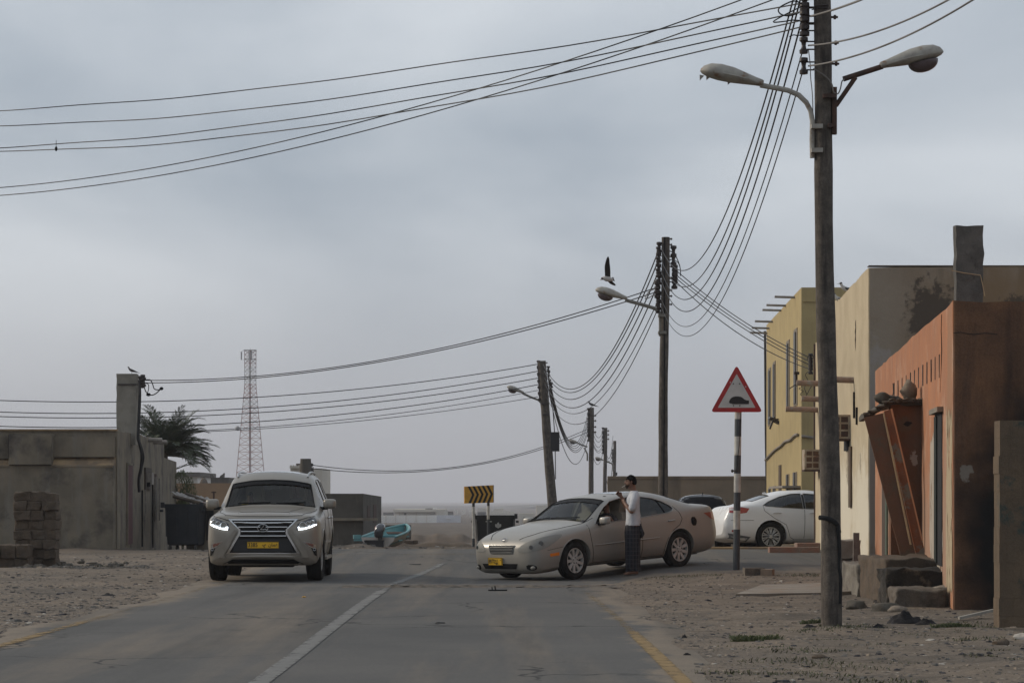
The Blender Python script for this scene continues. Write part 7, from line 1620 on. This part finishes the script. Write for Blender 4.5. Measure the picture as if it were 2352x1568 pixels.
# ================================================================ PEOPLE
M_skin = mat('skin', (.2, .105, .07), .6, (.17, .09, .06), 9); M_hair = mat('hair_black', (.006, .005, .005), .95, bump=.4, bsc=60, spec=.08); M_tee = mat('white_tshirt', (.52, .53, .56), .85, (.44, .45, .48), 8, bump=.8, bsc=9); M_sar = None
def remesh(mb, vox, smoothn=3, name='body'):
    me = mb.mesh('t'); bm = bmesh.new(); bm.from_mesh(me); bmesh.ops.recalc_face_normals(bm, faces=bm.faces); bm.to_mesh(me); bm.free()
    o = bpy.data.objects.new('t', me); COL.objects.link(o); md = o.modifiers.new('r', 'REMESH'); md.mode = 'VOXEL'; md.voxel_size = vox; s2 = o.modifiers.new('s', 'SMOOTH'); s2.iterations = smoothn; s2.factor = .5
    bpy.context.view_layer.update(); dg = bpy.context.evaluated_depsgraph_get(); r_ = bpy.data.meshes.new_from_object(o.evaluated_get(dg)); bpy.data.objects.remove(o); r_.name = name
    r_.polygons.foreach_set('use_smooth', [True] * len(r_.polygons)); return r_
def limb(mb, pts, rs, n=12):
    P = smooth([Vector(p) for p in pts], 4); k = []
    for i in range(len(P)): t = i / (len(P) - 1) * (len(rs) - 1); j = min(int(t), len(rs) - 2); k.append(rs[j] + (rs[j + 1] - rs[j]) * (t - j))
    mb.tube(P, k, n); mb.ell(P[0], (k[0],) * 3, 10, 8); mb.ell(P[-1], (k[-1],) * 3, 10, 8); return mb
def hand(mb, wr, f, n_, thumb, curl=.9, s=1.0):
    """wrist point, finger direction f, palm normal n_ (side the fingers close to), thumb = side direction"""
    f, n_ = Vector(f).normalized(), Vector(n_).normalized(); t = Vector(thumb); t = (t - f * t.dot(f)).normalized(); n_ = (n_ - f * n_.dot(f) - t * n_.dot(t)).normalized(); wr = Vector(wr)
    pc_ = wr + f * .045 * s
    for q in (-.024, -.008, .008, .024): limb(mb, [wr + t * q * .6 * s, wr + f * .045 * s + t * q * s, wr + f * .085 * s + t * q * 1.05 * s], [.015 * s, .016 * s, .0115 * s], 8)
    for i, (q, L_) in enumerate(((.03, .068), (.010, .078), (-.011, .072), (-.031, .056))):
        p = wr + f * .088 * s + t * q * s; pts = [p]; d = f.copy(); 
        for j, fr_ in enumerate((.42, .32, .26)):
            a = curl * (.55 + .25 * j + .06 * i); d = (d * math.cos(a) + n_ * math.sin(a)).normalized(); nn2 = (n_ * math.cos(a) - f * math.sin(a)); p = p + d * L_ * fr_ * s; pts.append(p); 
        limb(mb, pts, [.0092 * s, .0088 * s, .008 * s, .0068 * s], 8)
    b0 = wr + f * .02 * s + t * .022 * s; limb(mb, [b0, b0 + (t * .6 + f * .7 + n_ * .35).normalized() * .035 * s, b0 + (t * .45 + f * .8 + n_ * .55).normalized() * .064 * s, b0 + (t * .15 + f * .85 + n_ * .7).normalized() * .085 * s], [.013 * s, .0115 * s, .01 * s, .008 * s], 8)
def headm(mb, c, fx, fy, s=1.0):
    """head: centre c, facing (fx, fy)"""
    c = Vector(c); f = Vector((fx, fy, 0)).normalized(); l = Vector((-f.y, f.x, 0)); up = Vector((0, 0, 1)); n, m = 28, 24; vs = []; fs = []
    for j in range(m + 1):
        th = math.pi * j / m
        for i in range(n):
            a = 2 * math.pi * i / n; x, y, z = math.sin(th) * math.cos(a), math.sin(th) * math.sin(a), math.cos(th)
            rx, ry, rz_ = .096, .076, .122
            X, Y, Z = x * rx, y * ry, z * rz_
            if x > 0:                                   # face side
                k = max(0, 1 - abs(y) * 1.5)
                Z_ = Z; X -= .012 * x * (1 if Z < .02 else 0) * (1 - k)
                if Z < -.02: Y *= 1 - .22 * min(1, (-.02 - Z) / .09); X = max(X, X * (1 - .0)) 
                if Z < -.05: X += .022 * k * min(1, (-.05 - Z) / .05)        # chin
                if abs(Z - .035) < .012: X += .006 * k                      # brow
                if abs(Z - .012) < .014 and .25 < abs(y) < .6: X -= .008     # eye sockets
            else:
                if Z < -.03: X *= 1 - .35 * min(1, (-.03 - Z) / .09)
            vs.append(c + (f * X + l * Y + up * Z) * s)
    for j in range(m):
        for i in range(n): fs.append((j * n + i, (j + 1) * n + i, (j + 1) * n + (i + 1) % n, j * n + (i + 1) % n))
    mb.add(vs, fs); P = lambda a, b_, d: c + (f * a + l * b_ + up * d) * s
    limb(mb, [P(.088, 0, .028), P(.104, 0, .004), P(.112, 0, -.014)], [.008 * s, .010 * s, .0115 * s], 8); limb(mb, [P(.098, -.012, -.018), P(.098, .012, -.018)], [.009 * s, .009 * s], 8)
    limb(mb, [P(.088, -.02, -.048), P(.098, 0, -.046), P(.088, .02, -.048)], [.006 * s, .0075 * s, .006 * s], 8); limb(mb, [P(.086, -.018, -.058), P(.095, 0, -.059), P(.086, .018, -.058)], [.006 * s, .008 * s, .006 * s], 8)
    for q in (-1, 1): mb.ell(P(-.005, q * .076, .0), (.02 * s, .012 * s, .03 * s), 10, 8)
    return P
def hair(P, par, s, beard=True, local=False, cap=None):
    b = MB(); vs = []; fs = []; n, m = 26, 14
    for j in range(m + 1):
        th = math.pi * .5 * 1.24 * j / m
        for i in range(n):
            a = 2 * math.pi * i / n; x, y, z = math.sin(th) * math.cos(a), math.sin(th) * math.sin(a), math.cos(th)
            lim = (.062 if x > .55 else .04) if x > .2 else (-.01 if x > -.2 else -.075); Z = max(z * .134, lim if j == m else -1) if z * .134 > lim - .03 else lim
            k = 1 + .05 * noise.noise(Vector((x * 5, y * 5, z * 5)));
            X = x * .101 * k - .003; b.v.append(P(X, y * .081 * k, Z * k * .96 + .004))
    for j in range(m):
        for i in range(n): b.f.append((j * n + i, (j + 1) * n + i, (j + 1) * n + (i + 1) % n, j * n + (i + 1) % n))
    obj('hair', b, cap or M_hair, par, 60, local=local)
    e = MB(); 
    for q in (-1, 1): e.ell(P(.086, q * .03, .013), (.009 * s, .012 * s, .006 * s), 8, 6)
    eb = MB()
    for q in (-1, 1): eb.tube([P(.094, q * .014, .033), P(.093, q * .03, .038), P(.082, q * .047, .034)], .004 * s, 5)
    obj('eye', e, M_ink, par, 60, local=local); obj('eyebrow', eb, M_hair, par, 60, local=local)
    if beard:
        g = MB(); rows = []
        for j in range(6):
            z = -.052 - .062 * j / 5; r_ = []
            for i in range(15):
                a = (i / 14 - .5) * 2 * (1.5 - .5 * (j / 5)); kk = 1 - .35 * (j / 5) ** 2; r_.append(P((.088 * math.cos(a) + .018) * kk + .012 * (j / 5), .075 * math.sin(a) * kk * (1 - .12 * j), z))
            rows.append(r_)
        g.loft(rows, cap=False, closed=False); obj('beard', g, mat('stubble', (.04, .025, .018), .95), par, 60, local=local)
        obj('moustache', MB().tube([P(.09, -.025, -.043), P(.102, 0, -.034), P(.09, .025, -.043)], .005 * s, 6), M_hair, par, 60, local=local)
# ---- man by the car
foot = G(1455, 1305, 40); MY = 43.0; mx_ = (1454 - 1176) * MY / F; mz = gz(mx_, MY) + .012
MAN = thing('person', (mx_, MY, mz), 'barefoot bearded man in white T-shirt and dark checked wrap, smoking beside the silver saloon', 'person')
T_ = Vector((mx_, MY, mz))
b = MB()
def P_(x, y, z): return T_ + Vector((x, y, z))
# trunk under the clothes, neck, legs, feet
b.loft([[P_(cx_ + rx_ * math.cos(a), ry_ * math.sin(a), z) for a in [2 * math.pi * i / 18 for i in range(18)]] for z, cx_, rx_, ry_ in ((.84, .0, .085, .14), (.95, .0, .095, .15), (1.1, .005, .095, .14), (1.25, -.005, .10, .15), (1.38, .0, .09, .15), (1.46, .02, .055, .1), (1.5, .02, .05, .06))])
limb(b, [P_(.02, 0, 1.45), P_(.005, 0, 1.52), P_(-.02, 0, 1.6)], [.058, .052, .055])
for y in (-.09, .085):
    limb(b, [P_(.02, y, .9), P_(.0, y, .5), P_(.035, y, .09)], [.07, .055, .038]); limb(b, [P_(.055, y, .045), P_(-.02, y, .045), P_(-.13, y * 1.15, .022)], [.036, .036, .02])
    for i in range(5): q = (i - 2) * .017; limb(b, [P_(-.12 + abs(i - 1) * .004, y * 1.15 + q * .9, .02), P_(-.165 + abs(q) * .5, y * 1.15 + q, .013)], [.012, .009 if i else .012], 8)
# arms: near (left) arm folded across, far (right) hand raised with a lighter
limb(b, [P_(.03, -.165, 1.39), P_(.0, -.21, 1.27), P_(-.04, -.215, 1.125)], [.052, .045, .038]); limb(b, [P_(-.04, -.215, 1.125), P_(-.1, -.15, 1.2), P_(-.15, -.07, 1.275)], [.042, .037, .026])
hand(b, P_(-.15, -.07, 1.275), (-.35, .75, .35), (.6, .3, -.3), (-.3, -.1, .9), .75)
limb(b, [P_(.03, .17, 1.40), P_(-.03, .23, 1.28), P_(-.10, .24, 1.17)], [.052, .045, .038]); limb(b, [P_(-.10, .24, 1.17), P_(-.15, .17, 1.28), P_(-.205, .1, 1.395)], [.042, .037, .026])
hand(b, P_(-.205, .1, 1.395), (-.62, -.25, .55), (-.1, -.9, -.3), (-.3, -.3, .9), 1.0)
HP = headm(b, P_(-.038, 0, 1.645), -1, 0, 1.0)
bodym = remesh(b, .0075, 3); bo = obj('body', bodym, M_skin, MAN)
hair(HP, MAN, 1.0)
# T-shirt with short sleeves
b = MB()
b.loft([[P_(cx_ + rx_ * math.cos(a) * (1 + .03 * math.sin(3 * a + z * 20)), ry_ * math.sin(a), z) for a in [2 * math.pi * i / 28 for i in range(28)]] for z, cx_, rx_, ry_ in ((.872, .003, .135, .185), (.9, .003, .135, .185), (1.0, .0, .128, .18), (1.12, -.002, .122, .175), (1.25, -.008, .125, .185), (1.36, .0, .118, .19), (1.43, .015, .09, .16), (1.475, .022, .07, .09), (1.495, .02, .062, .066))])
for sg in (-1, 1): 
    e = (-.022, -.222, 1.19) if sg < 0 else (-.07, .245, 1.22)
    limb(b, [P_(.03, sg * .14, 1.40), P_(.01, sg * .2, 1.31), P_(*e)], [.074, .074, .07])
tm = remesh(b, .009, 4, 'tshirt'); obj('tshirt', tm, M_tee, MAN)
# wrap (lungi) with checked weave, hanging folds and the gathered end behind
m = mat('checked_wrap', (.016, .016, .02), .95); t = m.node_tree; N = t.nodes.new; L = t.links.new; tc = N('ShaderNodeTexCoord'); br_ = N('ShaderNodeTexBrick')
mp = N('ShaderNodeMapping'); mp.inputs['Rotation'].default_value = (R(90), 0, 0); L(tc.outputs['Object'], mp.inputs[0]); L(mp.outputs[0], br_.inputs[0]); br_.offset = 0; br_.inputs['Scale'].default_value = 1; br_.inputs['Brick Width'].default_value = .055; br_.inputs['Row Height'].default_value = .075; br_.inputs['Mortar Size'].default_value = .006
br_.inputs['Color1'].default_value = (.014, .014, .02, 1); br_.inputs['Color2'].default_value = (.02, .02, .025, 1); br_.inputs['Mortar'].default_value = (.045, .044, .05, 1); L(br_.outputs[0], t.nodes['Principled BSDF'].inputs['Base Color'])
b = MB(); rows = []
for j in range(26):
    z = .93 - (.93 - .065) * j / 25; t_ = j / 25; r_ = []
    for i in range(48):
        a = 2 * math.pi * i / 48; fold = 1 + (.035 + .05 * t_) * math.sin(7 * a + 2.5 * t_) * (.4 + .6 * t_) + .02 * math.sin(13 * a - 4 * t_); rx_ = .118 + .03 * min(1, t_ * 5) - .024 * t_; ry_ = .16 + .03 * min(1, t_ * 5) - .03 * t_ * t_
        r_.append(P_(-.008 + rx_ * math.cos(a) * fold + .018 * t_ * 0, ry_ * math.sin(a) * fold, z + .012 * math.sin(3 * a) * t_))
    rows.append(r_)
b.loft(rows, cap=False)
sk = obj('wrap_skirt', b, m, MAN, 80)
obj('wrap_knot', MB().tube([P_(.11, -.06, .9), P_(.14, -.07, .8), P_(.17, -.07, .73), P_(.15, -.06, .69), P_(.115, -.05, .65)], [.03, .035, .035, .03, .012], 10), m, sk, 60)
obj('cigarette', MB().tube([P_(-.135, -.008, 1.592), P_(-.2, -.02, 1.553)], .0048, 8), M_white, MAN)
obj('lighter', MB().box(P_(-.275, .055, 1.45), (.018, .012, .05), ry=.3), M_black, MAN)
# ---- people inside the vehicles (built in the car's own frame)
def sitter(car, x, y, dz, shirt, label, arm=None, scale=1.0, hairm=None, steer=True, beard=True):
    r_ = bpy.data.objects.new('person', None); COL.objects.link(r_); r_.matrix_world = car.matrix_world if 0 else Matrix.LocRotScale(car.location, car.rotation_euler, Vector((scale,) * 3) if 0 else None); r_.location = car.location; r_.rotation_euler = car.rotation_euler
    tag(r_, label, 'person'); q = lambda a, b_, c_: Vector((x + a * scale, y + b_ * scale, .52 + dz + (c_) * scale))
    b = MB(); b.loft([[q(cx_ + rx_ * math.cos(a), ry_ * math.sin(a), z) for a in [2 * math.pi * i / 16 for i in range(16)]] for z, cx_, rx_, ry_ in ((.0, 0, .12, .17), (.12, .01, .11, .16), (.3, .03, .105, .165), (.45, .06, .10, .18), (.53, .07, .06, .12), (.57, .07, .05, .055))])
    limb(b, [q(.07, 0, .54), q(.06, 0, .66)], [.055, .052])
    for s_ in (-1, 1): limb(b, [q(.0, s_ * .1, .03), q(-.42, s_ * .12, .1), q(-.62, s_ * .12, -.0 if not dz else -.1)], [.085, .06, .045])
    for s_ in (-1, 1):
        if arm and s_ == -1: limb(b, [q(.06, -.18, .46), q(-.02, -.32, .38), q(-.14, -.40, .37)], [.052, .044, .04]); limb(b, [q(-.14, -.40, .37), q(-.24, -.43, .42), q(-.32, -.455, .50)], [.04, .035, .026]); hand(b, q(-.32, -.455, .50), (-.85, -.2, .25), (.1, -.3, -.9), (-.2, .9, .3), 1.1)
        else: limb(b, [q(.06, s_ * .18, .46), q(-.08, s_ * .22, .3), q(-.16, s_ * .2, .27)], [.052, .042, .038]); limb(b, [q(-.16, s_ * .2, .27), q(-.28, s_ * .17, .36), q(-.36, s_ * .14, .42)], [.038, .034, .025]); hand(b, q(-.36, s_ * .14, .42), (-.8, 0, .35), (-.2, -s_ * .5, -.6), (0, -s_, .5), 1.0)
    hp = headm(b, q(.03, 0, .74), -1, 0, scale); obj('body', remesh(b, .011, 3), M_skin, r_, local=True); hair(hp, r_, scale, beard, True, hairm)
    b = MB(); b.loft([[q(cx_ + rx_ * math.cos(a), ry_ * math.sin(a), z) for a in [2 * math.pi * i / 16 for i in range(16)]] for z, cx_, rx_, ry_ in ((-.02, 0, .14, .19), (.12, .01, .13, .18), (.3, .03, .125, .185), (.45, .06, .118, .2), (.53, .07, .08, .13), (.565, .07, .058, .064))])
    for s_ in (-1, 1):
        e1, e2 = ((-.02, -.32, .38), (-.10, -.38, .37)) if arm and s_ == -1 else ((-.08, s_ * .22, .3), (-.14, s_ * .2, .28)); limb(b, [q(.06, s_ * .17, .46), q(*e1), q(*e2)], [.066, .06, .054])
    obj('shirt', remesh(b, .012, 3, 'shirt'), shirt, r_, local=True); return r_
M_dsh = mat('dark_shirt', (.04, .035, .035), .9); M_ysh = mat('yellow_shirt', (.45, .33, .08), .9); M_wsh = mat('robe_pale', (.12, .11, .1), .9)
sitter(SED, 2.25, -.36, 0, M_dsh, 'driver in a dark shirt resting his fist on the open window of the silver saloon', arm=True)
sitter(SUV, 2.47, -.38, .3, M_wsh, 'driver behind the windscreen of the large champagne vehicle', hairm=mat('head_cloth', (.08, .075, .07), .9), beard=False)
sitter(SUV, 2.32, .4, .42, M_ysh, 'child in yellow riding in the front of the large champagne vehicle', scale=.62, beard=False)

# ================================================================ SMALL THINGS ON THE GROUND
p = G(1143, 1357, 30); single('sandal', MB().loft([[p + Vector((x + .0, y * wd_, .008 + hh)) for y, hh in ((-1, 0), (1, 0), (1, .018), (-1, .018))] for x, wd_ in ((-.14, .02), (-.12, .04), (-.04, .048), (.04, .038), (.1, .042), (.14, .02))]).tube([p + Vector((-.03, -.045, .02)), p + Vector((-.04, 0, .07)), p + Vector((-.03, .045, .02))], .012, 6).tube([p + Vector((-.08, -.04, .02)), p + Vector((-.085, 0, .055)), p + Vector((-.08, .04, .02))], .012, 6), M_black, 'lone black sandal lying on the road in front of the silver saloon', 'sandal')
M_cloth = mat('burnt_cloth', (.012, .011, .012), .95, (.03, .027, .028), 12, bump=.8, bsc=30)
def heap(u, v, r, h, label, m=M_cloth, seed=1, nm='rag_heap', cat='rag'):
    p = G(u, v, 15); b = MB(); n = 26; rows = []
    for j in range(12):
        t = j / 11; rows.append([Vector((p.x + r * t * math.cos(a) * (1 + .35 * noise.noise(Vector((math.cos(a) * 2, math.sin(a) * 2, seed)))), p.y + r * .7 * t * math.sin(a), p.z - .01 + h * (1 - t ** 1.6) * (1 + .9 * (.6 if r < .5 else .3) * noise.noise(Vector((math.cos(a) * t * 3.2, math.sin(a) * t * 3.2, seed * 3)))))) for a in [2 * math.pi * i / n for i in range(n)]])
    b.loft(rows, cap=False); return single(nm, b, m, label, cat, ang=70)
heap(2078, 1428, .19, .12, 'black burnt rag heap on the gravel before the orange house', seed=2); heap(2128, 1432, .13, .07, 'smaller black rag trailing from the burnt heap', seed=5)
heap(2018, 1440, .07, .05, 'fist-sized black scrap between the near pole and the rag heap', seed=7); heap(1860, 1440, .09, .04, 'black rag on the gravel just outside the near pole', seed=9); heap(2300, 1432, .14, .05, 'flat black plastic scrap at the foot of the block wall', seed=11)
heap(1578, 1505, .06, .03, 'tangled dark string on the road verge', seed=13); heap(1572, 1464, .035, .04, 'small black ball of scrap on the verge beyond the yellow line', seed=15)
heap(250, 1367, .12, .04, 'dark rag lying on the far sandy verge', seed=17); heap(258, 1397, .13, .03, 'flat black scrap at the far road edge', seed=19)
for u, v, r_, m, lb in ((2035, 1402, .17, M_greyst, 'long flat grey stone behind the near pole foot'), (2062, 1404, .12, M_st[1], 'pale stone beside the long flat one'), (1990, 1335, .12, M_st[1], 'sandy stone at the foot of the mossy block'), (1975, 1350, .1, M_greyst, 'dark stone in front of the sandy one'), (1965, 1395, .15, M_greyst, 'broad low stone touching the near pole'), (2350, 1470, .1, M_st[2], 'white lump of rubble at the block wall foot'), (2300, 1480, .09, M_brick, 'brown stone in the gravel below the block wall'), (1885, 1516, .08, M_brick, 'brown stone lying among the weeds')):
    p = G(u, v, 15); single('stone', MB().rock((p.x, p.y, p.z + r_ * .15), (r_, r_ * .6, r_ * .45), int(u), 1, 12, 8), m, lb, 'stone', ang=55)
p0, p1 = G(2230, 1425, 20), W(2290, 1402, 26.8); single('plank', MB().box(((p0.x + p1.x) / 2, p0.y + .3, p0.z + .06), (.42, .06, .03), ry=R(-12), rz=.15), M_lampg, 'pale stick leaning on the rubble by the block wall', 'plank')
p = G(1011, 1432, 20); single('road_scrap', MB().rock((p.x, p.y, p.z + .008), (.05, .03, .02), 3), M_ink, 'tiny dark scrap on the near lane', 'scrap')
p = G(698, 1372, 20); single('road_scrap', MB().rock((p.x, p.y, p.z + .01), (.03, .02, .02), 5), M_signy, 'tiny yellow scrap on the road before the large vehicle', 'scrap')
p = G(955, 1297, 40); single('road_scrap', MB().rock((p.x, p.y, p.z + .01), (.12, .06, .02), 6), M_ink, 'flat dark scrap on the road near the end of the white line', 'scrap')
p = G(1810, 1400, 20)
heap(1800, 1418, .8, .07, 'low mound of loose sand on the verge', M_ground, 21, 'sand_mound', 'mound')

# ================================================================ HAZE
hb_ = MB().box((0, 6085, 45), (10400, 12250, 110)); hz_o = obj('haze', hb_, None, None, keep=True) if 0 else None
me = hb_.mesh('haze'); hm = bpy.data.materials.new('haze'); hm.use_nodes = True; t = hm.node_tree; t.nodes.clear(); o_ = t.nodes.new('ShaderNodeOutputMaterial'); pv = t.nodes.new('ShaderNodeVolumePrincipled'); pv.inputs['Color'].default_value = (.86, .875, .94, 1); pv.inputs['Density'].default_value = .00027; pv.inputs['Anisotropy'].default_value = .0
t.links.new(pv.outputs[0], o_.inputs['Volume']); me.materials.append(hm); ho = bpy.data.objects.new('haze', me); COL.objects.link(ho); ho['kind'] = 'stuff'
